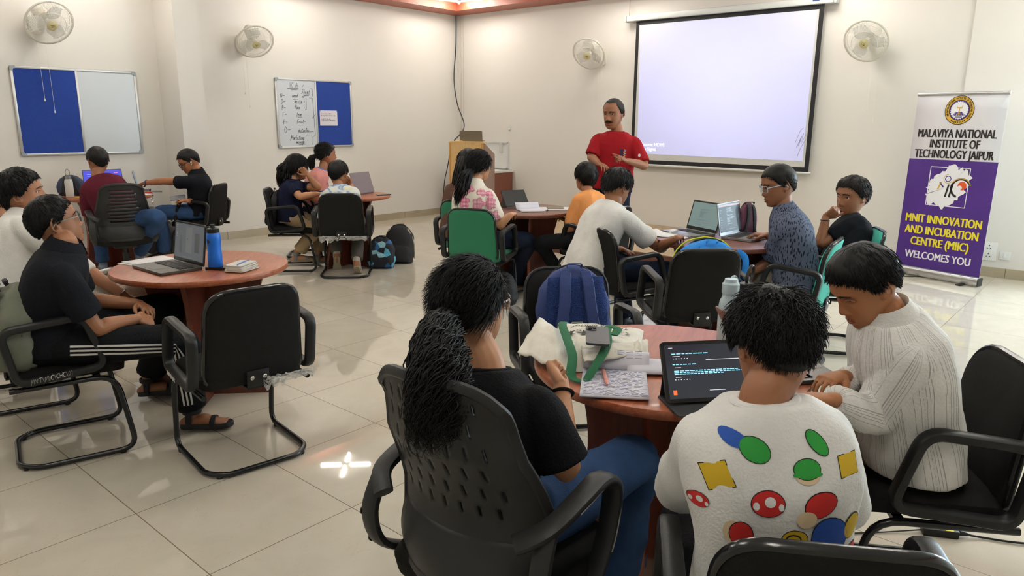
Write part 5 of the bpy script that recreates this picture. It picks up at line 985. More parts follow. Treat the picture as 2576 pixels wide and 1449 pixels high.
# ================================================================== people
def fast_mesh(name, V, Fq):
    """V (n,3), Fq (m,4) quads, via foreach_set"""
    me = bpy.data.meshes.new(name); n, m = len(V), len(Fq)
    me.vertices.add(n); me.vertices.foreach_set('co', np.asarray(V, np.float32).ravel())
    me.loops.add(m*4); me.loops.foreach_set('vertex_index', np.asarray(Fq, np.int32).ravel())
    me.polygons.add(m); me.polygons.foreach_set('loop_start', np.arange(0, m*4, 4, dtype=np.int32)); me.polygons.foreach_set('loop_total', np.full(m, 4, np.int32))
    me.update(calc_edges=True); me.polygons.foreach_set('use_smooth', np.ones(m, bool)); return me
def link(name, me, m, parent):
    me.materials.append(m); o = bpy.data.objects.new(name, me); COL.objects.link(o)
    if parent: o.parent = parent
    return o
def fuse(g, voxel, smooth=5, fac=.5):
    """one continuous surface from overlapping closed pieces"""
    me = g.mesh('fuse'); o = bpy.data.objects.new('fuse', me); COL.objects.link(o)
    md = o.modifiers.new('r', 'REMESH'); md.mode = 'VOXEL'; md.voxel_size = voxel; md.adaptivity = 0
    ms = o.modifiers.new('s', 'SMOOTH'); ms.iterations = smooth; ms.factor = fac
    dg = bpy.context.evaluated_depsgraph_get(); dg.update()
    out = bpy.data.meshes.new_from_object(o.evaluated_get(dg)); bpy.data.objects.remove(o); bpy.data.meshes.remove(me)
    out.polygons.foreach_set('use_smooth', np.ones(len(out.polygons), bool)); return out
def crumple(me, amp, sc, seed=0, stretch=(1, 1, 1), fine=.35):
    n = len(me.vertices); co = np.zeros(n*3, np.float32); me.vertices.foreach_get('co', co); co = co.reshape(-1, 3)
    no = np.zeros(n*3, np.float32); me.vertex_normals.foreach_get('vector', no) if hasattr(me, 'vertex_normals') else me.vertices.foreach_get('normal', no); no = no.reshape(-1, 3)
    d = np.empty(n)
    for i in range(n):
        p = co[i]; v = Vector((p[0]*sc*stretch[0]+seed, p[1]*sc*stretch[1], p[2]*sc*stretch[2]))
        a = noise.noise(v); a = 1-2*abs(a)          # ridged folds
        d[i] = a*.6+noise.noise(v*2.3)*fine
    co += no*(d*amp)[:, None].astype(np.float32); me.vertices.foreach_set('co', co.ravel()); me.update()
def locks(name, paths, radii, m, parent, K=4, flat=.45):
    """paths (N,S,3) strand centre lines -> tapered strands in one mesh"""
    paths = np.asarray(paths, float); N, S, _ = paths.shape; radii = np.broadcast_to(np.asarray(radii, float), (N, S))
    T = np.gradient(paths, axis=1); T /= np.linalg.norm(T, axis=2, keepdims=True)+1e-9
    ref = RNG.normal(size=(N, 1, 3)); U = np.cross(T, ref); U /= np.linalg.norm(U, axis=2, keepdims=True)+1e-9; Vv = np.cross(T, U)
    th = np.arange(K)*2*PI/K
    V = paths[:, :, None, :]+radii[:, :, None, None]*(np.cos(th)[None, None, :, None]*U[:, :, None, :]+flat*np.sin(th)[None, None, :, None]*Vv[:, :, None, :])
    idx = np.arange(N*S*K).reshape(N, S, K); a = idx[:, :-1, :]; b = np.roll(idx, -1, 2)[:, :-1, :]; c = np.roll(idx, -1, 2)[:, 1:, :]; d = idx[:, 1:, :]
    return V.reshape(-1, 3), np.stack([a, b, c, d], -1).reshape(-1, 4)
HEADTAB = np.array([  # z, front y, back y, half width
 (.116, .004, -.020, .012), (.108, .040, -.062, .042), (.092, .066, -.086, .060), (.066, .083, -.099, .072), (.036, .0885, -.1025, .0755), (.012, .0855, -.100, .0755),
 (-.012, .0850, -.094, .0740), (-.036, .0855, -.083, .0705), (-.058, .0855, -.068, .0655), (-.078, .0850, -.050, .0580), (-.096, .0830, -.030, .0470), (-.110, .0740, -.010, .0350), (-.119, .0520, .004, .0200)])
def htab(z, k): return np.interp(z, HEADTAB[::-1, 0], HEADTAB[::-1, k])
def gs(x, s): return np.exp(-(x/s)**2)
def face_bump(x, z, f):
    """forward displacement of the face at (x, z)"""
    ax = np.abs(x)
    nose = np.interp(z, [-.050, -.042, -.032, -.012, .012, .024], [0, .012, .0235, .015, .005, 0])*f['nose']
    wid = np.interp(z, [-.045, -.034, -.01, .02], [.016, .0135, .0085, .0075])
    d = nose*gs(x, wid)
    d += .006*gs(ax-.017, .008)*gs(z+.038, .009)                       # nostrils
    d -= .0125*gs(ax-.032, .017)*gs(z-.008, .0125)                     # eye sockets
    d += .0045*gs(ax-.030, .024)*gs(z-.030, .009)                      # brow
    d += .0030*gs(ax-.042, .016)*gs(z+.026, .02)                       # cheek
    d += (.0068*gs(z+.0605, .0065)+.0072*gs(z+.0755, .0075)-.003*gs(z+.068, .003))*gs(x, .0225)   # lips
    d -= .0045*gs(z+.088, .007)*gs(x, .03)
    d += .0060*gs(z+.103, .014)*gs(x, .022)*f['chin']
    return d
def head_xy(th, z, f):
    n = 2.25; w, a, b = htab(z, 3), htab(z, 1), htab(z, 2); c, s = np.cos(th), np.sin(th)
    x = w*np.sign(c)*np.abs(c)**(2/n); y = (a+b)/2+(a-b)/2*np.sign(s)*np.abs(s)**(2/n)
    return x, y+np.where(s > 0, face_bump(x, z, f)*np.clip(s*1.6, 0, 1), 0)
def face_y(x, z, f):
    n = 2.25; w, a, b = htab(z, 3), htab(z, 1), htab(z, 2); c = min(1., abs(x)/w)**(n/2); s = math.sqrt(max(0, 1-c*c))
    return (a+b)/2+(a-b)/2*s**(2/n)+float(face_bump(np.array(x), np.array(z), f))*min(1, s*1.6)
def head_geo(g, X, f):
    zs = np.concatenate([np.linspace(-.119, .100, 56), np.linspace(.104, .116, 5)]); th = np.linspace(0, 2*PI, 72, endpoint=False); rings = []
    for z in zs: x, y = head_xy(th, z, f); rings.append(X(np.stack([x, y, np.full_like(x, z)], -1)))
    g.loft(rings)
    for s in (-1, 1):      # ears
        a = np.linspace(.15*PI, 1.82*PI, 15); c_ = np.cos(a-.2); E = np.stack([s*(.0805-.0065*c_), -.016+.0155*c_, .004+.030*np.sin(a)], 1)
        g.tube(X(E), [.0048]*9+[.0045, .0045, .005, .0055, .006, .006], 7, roundcap=True)
        g.tube(X(np.array([[s*.070, -.012, .022], [s*.0725, -.014, .002], [s*.070, -.008, -.022]])), [(.013, .006), (.014, .006), (.010, .006)], 8, up=np.array([0, 1., 0]), roundcap=True)
        g.tube(X(np.array([[s*.074, -.004, -.018], [s*.078, -.006, -.028]])), .0065, 7, roundcap=True)
def hand_geo(g, w, d, pn, side, s, curl=.35, spread=.10, thumb=.6, point=None):
    """w wrist, d direction of the hand, pn palm normal (towards what the palm faces), side +1 right / -1 left"""
    d = unit(d); pn = unit(pn-d*(pn@d)); lat = np.cross(d, pn)*side*1.0         # towards the thumb
    lat = unit(lat); L = .088*s
    P = [w-d*.01*s, w+d*.02*s, w+d*.055*s, w+d*L]
    g.tube(np.array(P), [(.024*s, .016*s), (.029*s, .0165*s), (.036*s, .0155*s), (.037*s, .0125*s)], 14, up=lat, sq=2.6)
    lens = (.066, .075, .070, .054); offs = (.0275, .0095, -.009, -.026)
    for k in range(4):
        c = curl if point is None or k != point else .05
        b = w+d*(L-.012*s-abs(offs[k]-.005)*.28)+lat*offs[k]*s; dirv = unit(d+lat*spread*(1.5-k)*.8); pts = [b]; rr = .0092*s*(.92 if k == 3 else 1.); R_ = [rr]; ang = 0.
        for q, (fr, bend) in enumerate(((.14, 0.), (.38, 52), (.30, 62), (.24, 42))):
            ang += math.radians(bend*c*2); e = dirv*math.cos(ang)+pn*math.sin(ang); pts.append(pts[-1]+e*lens[k]*s*fr*1.12); R_.append(rr*(1.-.09*(q+1)))
        g.tube(np.array(pts), R_, 9, up=lat, roundcap=True)
    b = w+d*.022*s+lat*.020*s; t1 = b+(lat*.75+d*.62+pn*.25)*.034*s; t2 = t1+unit(d*.8+lat*(.55-thumb*.5)+pn*(.1+.5*thumb))*.032*s; t3 = t2+unit(d*.9+lat*(.3-thumb*.6)+pn*(.1+.5*thumb))*.024*s
    g.tube(np.array([b, t1, t2, t3]), [.0155*s, .0125*s, .0105*s, .0085*s], 9, up=pn, roundcap=True)
def limb(g, P, R, seg=16, n=6, up=None, rc=True):
    C_ = catmull(P, n); t = np.linspace(0, len(P)-1, len(C_)); R = [np.interp(t, range(len(P)), [q if np.isscalar(q) else q[i] for q in R]) for i in (0, 1)]
    g.tube(C_, list(zip(*R)), seg, up=up, roundcap=rc)
SKIN = {}
def skin_mat(c):
    if c not in SKIN:
        m = mat('skin_%d_%d_%d' % c, srgb(*c), .52, bump=.04, bscale=260, var=.05, vscale=10); b = m.node_tree.nodes['Principled BSDF']
        b.inputs['Subsurface Weight'].default_value = .08; b.inputs['Subsurface Radius'].default_value = (.012, .005, .003); SKIN[c] = m
    return SKIN[c]
HAIR = mat('black_hair', srgb(13, 11, 11), .5, spec=.28); HAIRB = mat('brown_black_hair', srgb(24, 18, 16), .5, spec=.3); HAIRG = mat('greying_hair', srgb(42, 39, 38), .6, spec=.25, var=.6, vscale=120)
EYEW = mat('eye_white', srgb(225, 220, 214), .2); IRIS = mat('iris_dark', srgb(30, 20, 16), .1); LENS = mat('spectacle_lens', (.96, .98, 1), .02, trans=1., alpha=.28)
def cap_alpha(phi, st):
    """polar angle (from the top of the head) at which the hair ends, by azimuth: 0 front, pi back"""
    a = abs(phi); return math.radians(np.interp(a, np.radians([0, 25, 45, 62, 75, 88, 100, 118, 140, 180]), st))
ST_SHORT = (62, 63, 70, 82, 101, 108, 96, 108, 130, 148)
ST_FULL = (66, 67, 76, 88, 112, 116, 112, 124, 136, 144)
ST_RECEDE = (48, 47, 52, 74, 97, 108, 96, 108, 126, 138)
def skull(phi, al, k=0.):
    d = np.array([math.sin(al)*math.sin(phi), math.sin(al)*math.cos(phi), math.cos(al)])
    r = np.array([.0775, .0975, .0965]); c = np.array([0, -.008, .021])
    t = 1/math.sqrt(((d/r)**2).sum()); p = c+d*(t+k)
    if p[2] < .01 and d[1] < .25:
        v = p[:2]-np.array([0, -.024]); n = math.hypot(*v); m = .0585+k
        if n < m: p[:2] = np.array([0, -.024])+v/max(n, 1e-6)*m
    return p, d
def hair_cap(st, T, seed, rough=.25, na=64, nb=22, fade=1.):
    V = []; F = []
    for ring in (0, 1):
        for j in range(nb+1):
            for i in range(na):
                phi = -PI+2*PI*i/na; am = cap_alpha(phi, st); al = max(.02, am*j/nb); q = j/nb
                th = T*(1-max(0, (q-.55)/.45)**1.6*(.85*fade))*(1+rough*noise.noise(Vector((math.sin(phi)*3*al+seed, math.cos(phi)*3*al, al*2.2)))+.5*rough*noise.noise(Vector((phi*5+seed, al*2, 3)))) if ring == 0 else -.004
                V.append(skull(phi, al, th)[0])
    o = (nb+1)*na
    for j in range(nb):
        for i in range(na):
            i2 = (i+1) % na; F.append((j*na+i, j*na+i2, (j+1)*na+i2, (j+1)*na+i)); F.append((o+j*na+i, o+(j+1)*na+i, o+(j+1)*na+i2, o+j*na+i2))
    for i in range(na): i2 = (i+1) % na; F.append((nb*na+i, nb*na+i2, o+nb*na+i2, o+nb*na+i))
    return np.array(V), np.array(F)
def strands(st, T, N, length, seed, lift=.35, wave=.0, toward=None, crown=(PI, .42), S=6, low=0.05, fall=.5, edge=.75):
    """strand paths combed from the crown outwards (or towards a gathering point), head-local"""
    r = np.random.default_rng(seed); P = []
    cp, cd = skull(crown[0], crown[1], T)
    while len(P) < N:
        phi = r.uniform(-PI, PI); al = math.acos(r.uniform(-.75, 1)); am = cap_alpha(phi, st)
        if al > am*.985 or al < low: continue
        q = al/am; p, d = skull(phi, al, T*(1-.55*max(0, (q-.55)/.45))-.004)
        if toward is None: flow = p-cp
        else: flow = np.asarray(toward)-p
        flow = flow-d*(flow@d); fl = np.linalg.norm(flow)
        flow = flow/(fl+1e-6)+r.normal(size=3)*.22; flow = unit(flow-d*(flow@d))
        L = length*r.uniform(.6, 1.25)*(1-edge*q**3) if toward is None else min(length*r.uniform(.7, 1.3), fl)
        pts = [p]; dirv = flow
        nrm = d; w0 = r.uniform(0, 6.28)
        for k in range(1, S):
            t = k/(S-1); e = unit(dirv+nrm*lift*(1-1.7*t)*r.uniform(.5, 1.3)+np.array([0, 0, -fall*t])+np.cross(dirv, nrm)*wave*math.sin(w0+t*7)); pn = pts[-1]+e*L/(S-1)
            dd = pn-np.array([0, -.008, .021]); rr = np.linalg.norm(dd); base = skull(math.atan2(dd[0], dd[1]), math.acos(max(-1, min(1, dd[2]/rr))))[0]; rb = np.linalg.norm(base-np.array([0, -.008, .021]))+T*.55
            if rr < rb: pn = np.array([0, -.008, .021])+dd/rr*rb
            pts.append(pn)
            dirv = unit(pn-pts[-2])
        P.append(pts)
    return np.array(P)
def frame_of(hd):
    y, p, r = [math.radians(q) for q in hd]
    F = np.array([math.cos(y)*math.cos(p), math.sin(y)*math.cos(p), -math.sin(p)]); R = np.array([math.sin(y), -math.cos(y), 0.]); U = np.cross(R, F)
    c, s = math.cos(r), math.sin(r); return c*R+s*U, F, -s*R+c*U
def person(key, A):
    """key: entry of POSE (joint positions, world); A: looks. Returns the Empty that carries body, clothes and hair"""
    p = {k: (np.array(v) if isinstance(v, tuple) and k != 'hd' else v) for k, v in POSE[key].items()}; p.update({k: np.array(v) for k, v in A.get('fix', {}).items()})
    s = p['s']; base = np.array([p['pel'][0], p['pel'][1], 0.]); near = A.get('near', 0); gir = A.get('girth', 1.)
    t = thing('person', A['label'], 'person', tuple(base), 0, A.get('group'))
    J = {k: (v-base if isinstance(v, np.ndarray) and v.shape == (3,) else v) for k, v in p.items()}
    hs = s**.35*A.get('hs', 1.07); hR, hF, hU = frame_of(p['hd']); HM = np.stack([hR, hF, hU], 1)
    X = lambda q: (np.asarray(q)*hs)@HM.T+J['head']
    f = dict(nose=A.get('nose', 1.), chin=A.get('chin', 1.))
    upv = unit(J['neck']-J['pel']); th = math.radians(p['th']); F = np.array([math.cos(th), math.sin(th), 0]); R = np.array([math.sin(th), -math.cos(th), 0])
    Rs = unit(J['sR']-J['sL']); Fs = unit(np.cross(upv, Rs)); L = np.linalg.norm(J['neck']-J['pel']); stand = A.get('stand', False)
    slouch = A.get('slouch', .02)
    def spine(q): return J['pel']+(J['neck']-J['pel'])*q-F*slouch*math.sin(PI*min(1, max(0, q)))*1.
    def torso(g, infl, q0, q1, top=True, n=28):
        T_ = np.array([(-.30, .150, .105), (-.12, .170, .128), (.0, .172, .130), (.12, .165, .124), (.30, .153, .114), (.5, .160, .115), (.66, .170, .116), (.78, .172, .108), (.86, .160, .096), (.92, .128, .082), (.97, .090, .068), (1.0, .070, .060), (1.04, .062, .056)])
        rings = []
        for q in np.linspace(q0, q1, n):
            w, d = np.interp(q, T_[:, 0], T_[:, 1])*s, np.interp(q, T_[:, 0], T_[:, 2])*s
            gq = 1+(gir-1)*max(0, 1-max(0, q-.55)/.45); bel = A.get('belly', 0)*gs(q-.25, .28)*s
            w = w*gq+infl; d = d*gq+infl; a = np.linspace(0, 2*PI, 36, endpoint=False); k = min(1, max(0, q)); Rq = unit(R*(1-k)+Rs*k); Fq = unit(np.cross(upv if q > .05 else np.array([0, 0, 1.]), Rq))
            c, sn = np.cos(a), np.sin(a); e = 2/2.35
            rings.append(spine(q)+np.outer(w*np.sign(c)*np.abs(c)**e, Rq)+np.outer((d+np.where(sn > 0, bel, 0))*np.sign(sn)*np.abs(sn)**e, Fq))
        g.loft(rings)
    # ---- body: one continuous surface
    g = Geo(); head_geo(g, X, f)
    nb_ = X((0, -.022, -.055)); limb(g, [J['neck']-upv*.05*s, J['neck']+upv*.01*s, nb_-(nb_-J['neck'])*.35, nb_], [(.062*s, .056*s), (.053*s, .052*s), (.050*s, .052*s), (.050*s, .054*s)], up=tuple(Rs), rc=True)
    torso(g, -.012, -.05, .985)
    hc = A.get('hands', {})
    for sd, sg in (('R', 1), ('L', -1)):
        S_, E_, W_, H_ = J['s'+sd], J['e'+sd], J['w'+sd], J['h'+sd]; m1, m2 = S_*.5+E_*.5, E_*.68+W_*.32; ar = A.get('arm', 1.)*s
        limb(g, [S_-Rs*sg*.02*s, S_*.85+E_*.15, m1, E_, m2, W_*.8+E_*.2, W_], [.046*ar, .047*ar, .043*ar, .0385*ar, .0395*ar, .029*ar, (.0255*ar, .0215*ar)], 14, 5)
        h = hc.get(sd, {}); d = H_-W_; pn = np.array(h.get('pn', (0, 0, -1.)), float); hand_geo(g, W_, d, pn, sg, s, h.get('curl', .35), h.get('spread', .12), h.get('thumb', .5), h.get('point'))
        K, N_ = J['k'+sd], J['a'+sd]; pp = J['p'+sd]
        limb(g, [pp, pp*.5+K*.5, K, K*.65+N_*.35, N_+np.array([0, 0, .02]), N_-np.array([0, 0, .035])], [.078*s, .066*s, .052*s, .053*s, .034*s, .032*s], 14, 5)
        fa = math.radians(p['foot']+sg*-6); fd = np.array([math.cos(fa), math.sin(fa), 0]); fz = np.array([N_[0], N_[1], max(.012, N_[2]-.062)]); sl = np.array([-fd[1], fd[0], 0])
        lift = A.get('tiptoe', {}).get(sd, 0.); fdv = unit(fd+np.array([0, 0, -lift]))
        g.tube(np.array([fz-fdv*.045*s+[0, 0, .012], fz-fdv*.02*s+[0, 0, .022], fz+fdv*.06*s+[0, 0, .026], fz+fdv*.13*s+[0, 0, .012], fz+fdv*.165*s+[0, 0, .006]]), [(.026*s, .022), (.031*s, .034*s), (.037*s, .030*s), (.042*s, .017), (.036*s, .011)], 14, up=tuple(sl), roundcap=True)
        if A.get('toes'):
            for k in range(5): q = fz+fdv*(.168-.011*k*(1 if k else .3))*s+sl*sg*(.030-.0155*k)*s*1.0; g.tube(np.array([q-fdv*.025*s+[0, 0, .008], q+[0, 0, .007], q+fdv*.014*s+[0, 0, .004]]), [.0085*s, .0095*s if k else .012*s, .0075*s], 8, roundcap=True)
    bm_ = fuse(g, (.0062, .0046, .0036)[near], 4); body = link('body', bm_, skin_mat(A['skin']), t)
    # ---- trousers
    g = Geo(); pw = A.get('pantw', 1.); torso(g, .004, -.14 if not stand else -.10, .22, n=14)
    bag = A.get('shorts')
    for sd, sg in (('R', 1), ('L', -1)):
        K, N_ = J['k'+sd], J['a'+sd]; pp = J['p'+sd]; hw = A.get('hem', .062)*s; he = N_*A.get('hemq', .93)+K*(1-A.get('hemq', .93))
        kb = unit(unit(K-pp)-unit(N_-K))*.012*s
        C_ = catmull([pp-(K-pp)*.1, pp*.5+K*.5, K+kb, K*.6+he*.4, he], 6); R_ = np.interp(np.linspace(0, 4, len(C_)), range(5), [.094*s*pw, .084*s*pw, .068*s*pw, .066*s*pw, hw]); g.tube(C_, list(R_), 16)
    me = fuse(g, (.011, .0085, .0065)[near], 3); crumple(me, .007*s, 9, seed=hash(key) % 50 if False else len(key)*3.7+ord(key[-1]), fine=.5); trou = link('trousers', me, A['pants'], t)
    # ---- top
    cuffs = []; sh = A['top']; g = Geo(); infl = sh.get('infl', .008); hem = sh.get('hem', -.10); torso(g, infl, hem, sh.get('neckq', .985), n=30)
    for sd, sg in (('R', 1), ('L', -1)):
        S_, E_, W_ = J['s'+sd], J['e'+sd], J['w'+sd]; k = sh.get('sleeve', .72); iw = sh.get('sw', 1.)*s*sh.get('arm', 1.)
        if k <= 1:
            e = S_*(1-k)+E_*k; dn = np.array([0, 0, -.008*s])
            C_ = catmull([S_-Rs*sg*.07*s-upv*.012*s, S_-Rs*sg*.012*s-upv*.004*s, S_*.80+E_*.20, S_*(1-k*.6)+E_*k*.6+dn*.5, e+dn], 6); R_ = np.interp(np.linspace(0, 4, len(C_)), range(5), [.048*s, .055*s*(.6+.4*iw/s), .060*iw, .062*iw, .064*iw])
            cuffs.append((C_[-1], unit(C_[-1]-C_[-3]), .064*iw))
        else:
            e = E_*(2-k)+W_*(k-1); C_ = catmull([S_-Rs*sg*.07*s-upv*.012*s, S_-Rs*sg*.012*s-upv*.004*s, S_*.72+E_*.28, S_*.3+E_*.7, E_-Fs*.006, E_*.5+e*.5+[0, 0, -.006], e], 6); R_ = np.interp(np.linspace(0, 6, len(C_)), range(7), [.048*s, .056*s, .060*iw, .060*iw, .056*iw, .050*iw, .037*iw])
            cuffs.append((C_[-1], unit(C_[-1]-C_[-3]), .039*iw))
        g.tube(C_, list(R_), 18)
    me = fuse(g, (.0105, .008, .006)[near], 4); crumple(me, sh.get('fold', .0075)*s, sh.get('fsc', 8), seed=ord(key[-1])*1.3, stretch=sh.get('fst', (1, 1, .7))); shirt = link(sh.get('name', 'shirt'), me, sh['mat'], t)
    def ringpath(q, w, d, off=0., n=32, dz=0.):
        a = np.linspace(0, 2*PI, n, endpoint=False); return spine(q)+upv*dz+np.outer(w*np.cos(a), Rs)+np.outer(d*np.sin(a)+off, Fs)
    cm = sh.get('collar_mat', sh['mat'])
    if sh.get('collar', 'crew') == 'crew':
        g = Geo(); g.tube(ringpath(.992, .066*s, .058*s), (.0065, .011), 8, closed=True, up=tuple(upv)); g.build('collar', cm, shirt)
    else:
        g = Geo(); a = np.linspace(-PI/2+.22, 1.5*PI-.22, 34); hgt = .042*s
        rg = []
        for rr, zz in ((.060, -.010), (.060, .046), (.067, .053), (.094, .010), (.104, -.012), (.090, -.004)): rg.append(np.array([spine(.985)+upv*(zz*s+(.012*s*gs(math.sin(q)+1, .8)*-1))+Rs*rr*s*math.cos(q)+Fs*(rr*.92*s*-math.sin(q)*-1*(-1) if False else rr*.92*s*math.sin(-q)) for q in a]))
        V = np.concatenate(rg); n = len(a); F_ = [(i*n+k, i*n+k+1, ((i+1) % 6)*n+k+1, ((i+1) % 6)*n+k) for i in range(6) for k in range(n-1)]
        g.add(V, F_); g.build('collar', cm, shirt, smooth=60)
    if sh.get('cuff_mat'):      # sleeve bands
        for c_, d_, r_ in cuffs:
            u = unit(np.cross(d_, upv+.01)); v = np.cross(d_, u); g = Geo(); q = np.linspace(0, 2*PI, 24, endpoint=False); g.tube(c_-d_*.006+np.outer(np.cos(q), u)*r_+np.outer(np.sin(q), v)*r_, (.004, .013), 8, closed=True, up=None); g.build('cuff', sh['cuff_mat'], shirt)
    for sd, bmt in A.get('band', {}).items():
        W_, E_ = J['w'+sd], J['e'+sd]; d_ = unit(W_-E_); c_ = W_-d_*.028*s; u = unit(np.cross(d_, (0, 0, 1.))); v = np.cross(d_, u); q = np.linspace(0, 2*PI, 22, endpoint=False); g = Geo()
        g.tube(c_+np.outer(np.cos(q), u)*.0275*s+np.outer(np.sin(q), v)*.0275*s, (.0035, .008), 8, closed=True); wb_ = g.build('wristband', bmt, body)
    # ---- shoes
    kind = A.get('shoes', 'sneaker'); sm = A.get('shoe_mat', mat('dark_shoe', srgb(44, 44, 48), .6)); so = A.get('sole_mat', mat('pale_sole', srgb(206, 200, 190), .6))
    for sd, sg in (('R', 1), ('L', -1)):
        if sd in A.get('noshoe', ''): continue
        N_ = J['a'+sd]; fa = math.radians(p['foot']+sg*-6); fd = np.array([math.cos(fa), math.sin(fa), 0]); lift = A.get('tiptoe', {}).get(sd, 0.); fdv = unit(fd+np.array([0, 0, -lift])); sl = np.array([-fd[1], fd[0], 0]); fz = np.array([N_[0], N_[1], max(.012, N_[2]-.062)]); un = np.cross(fdv, sl)
        st_ = thing_part(kind if kind == 'sandal' else 'shoe', t)
        g = Geo(); out = np.array([(.0, -.062), (.022, -.056), (.030, -.02), (.031, .04), (.043, .10), (.044, .14), (.036, .175), (.018, .197), (0, .202)]); out = np.concatenate([out, out[-2:0:-1]*[-1, 1]]); ov = catmull(np.c_[out, np.zeros(len(out))], 3, True)
        rg = [np.array([fz+sl*x*s*1.05*sc+fdv*y*s*sc+un*zz for x, y, _ in ov]) for zz, sc in ((-.014, .97), (-.010, 1.), (.008, 1.), (.012, .98))]; g.loft(rg)
        if kind == 'sandal':
            o = g.build('sandal', A['sole_mat'], t)
            g = Geo()
            for y0, h0, w0 in ((.105, .030, .046), (-.012, .055, .038)):
                P_ = [fz+sl*w0*s*math.cos(q)*1.02+fdv*y0*s+un*(h0*math.sin(q)*s*1.22+.004) for q in np.linspace(-.1, PI+.1, 14)]; g.tube(np.array(P_), (.015*s, .004), 8, up=tuple(fdv), sq=4)
            P_ = [N_+sl*.041*s*math.cos(q)+fdv*.043*s*math.sin(q)+[0, 0, .012] for q in np.linspace(0, 2*PI, 18, endpoint=False)]; g.tube(np.array(P_), (.013*s, .0045), 8, closed=True, up=(0, 0, 1), sq=4)
            for q in (-1, 1): g.tube(np.array([N_+sl*q*.042*s+[0, 0, .01], fz+sl*q*.038*s-fdv*.01+un*.006]), (.011*s, .004), 8, up=tuple(fdv))
            g.build('strap', sm, o)
        else:
            o = g.build('shoe', so, t)
            g = Geo(); g.tube(np.array([fz-fdv*.056*s+un*.012, fz-fdv*.048*s+un*.045*s, fz+fdv*.0*s+un*.055*s, fz+fdv*.07*s+un*.042*s, fz+fdv*.14*s+un*.026*s, fz+fdv*.188*s+un*.013*s]), [(.020*s, .012), (.030*s, .032*s), (.036*s, .042*s), (.039*s, .032*s), (.041*s, .022*s), (.026*s, .011)], 16, up=tuple(sl), roundcap=True)
            limb(g, [fz+un*.05*s, N_+[0, 0, .03]], [.042*s, .041*s]); m2 = fuse(g, .007, 3); link('upper', m2, sm, o)
    # ---- face
    if A.get('face', 1):
        for q in (-1, 1):
            ex, ez = q*.032, .008; ey = face_y(ex, ez, f); g = Geo(); g.sphere(X((ex, ey-.0065, ez)), .0118*hs, 14, 10); e = g.build('eye', EYEW, body)
            gz = A.get('gaze', 0.); g = Geo(); g.sphere(X((ex+gz*.004, ey+.0012, ez)), .0062*hs, 10, 8); g.build('iris', IRIS, e)
            g = Geo(); lid = [X((ex+a_, face_y(ex+a_, ez+.006, f)+.0035-abs(a_)*.12, ez+.0085-(a_/.017)**2*.007-A.get('lid', 0)*.006)) for a_ in np.linspace(-.017, .017, 9)]; g.tube(np.array(lid), [(.0042*hs, .0022*hs)]*9, 6, up=tuple(hU)); g.build('eyelid', skin_mat(A['skin']) if not A.get('lash') else HAIR, e)
            br = [X((q*(.014+.034*u_), face_y(q*(.014+.034*u_), .0265+.005*math.sin(PI*u_)-.004*u_, f)+.0008, .0265+.005*math.sin(PI*u_)-.004*u_)) for u_ in np.linspace(0, 1, 8)]
            g = Geo(); g.tube(np.array(br), [((.0042-.0022*k/7)*hs, .0016*hs) for k in range(8)], 6, up=tuple(hU)); g.build('eyebrow', HAIR, body)
        lip = mat('lips_%d' % A['skin'][0], srgb(*[int(a*b) for a, b in zip(A['skin'], (.86, .66, .66))]), .45); g = Geo()
        for z0, hh in ((-.0605, .0042), (-.0755, .0052)): g.tube(np.array([X((x_, face_y(x_, z0+.002*abs(x_)/.02, f)-.0012, z0+.003*(abs(x_)/.02)*(1 if z0 < -.07 else -1))) for x_ in np.linspace(-.0205, .0205, 11)]), [((hh*(1-.75*(abs(k-5)/5)**2))*hs, .003*hs) for k in range(11)], 8, up=tuple(hU))
        g.build('lips', lip, body)
        if A.get('smile'): g = Geo(); g.tube(np.array([X((x_, face_y(x_, -.068, f)+.001, -.068+.002*(x_/.02)**2)) for x_ in np.linspace(-.017, .017, 9)]), (.0038*hs, .002*hs), 8, up=tuple(hU)); g.build('teeth', mat('teeth', srgb(228, 222, 210), .3), body)
    # ---- hair
    h = A['hair']; hm = h.get('mat', HAIR); st = h.get('st', ST_SHORT); T = h.get('T', .012); sd_ = ord(key[-1])+len(key)*7
    Vc, Fc = hair_cap(st, T, sd_, h.get('rough', .25), fade=h.get('fade', 1.)); Vall = [Vc]; Fall = [Fc]; off = len(Vc)
    def addl(P_, rad, K=4):
        nonlocal off
        V_, F_ = locks('', P_, rad, None, None, K); Vall.append(V_); Fall.append(F_+off); off += len(V_)
    N = h.get('N', (700, 1500, 2800)[near]); Pst = strands(st, T, N, h.get('len', .035), sd_, h.get('lift', .4), h.get('wave', 0.), h.get('toward'), h.get('crown', (PI*.96, .42)), fall=h.get('fall', .5), edge=h.get('edge', .75))
    rad = h.get('r', (.0034, .0027, .0020)[near]); addl(Pst, np.linspace(1, .12, Pst.shape[1])[None, :]*rad*RNG.uniform(.6, 1.3, (len(Pst), 1)))
    Vh = X(np.concatenate(Vall)); hair = link('hair', fast_mesh('hair', Vh, np.concatenate(Fall)), hm, t)
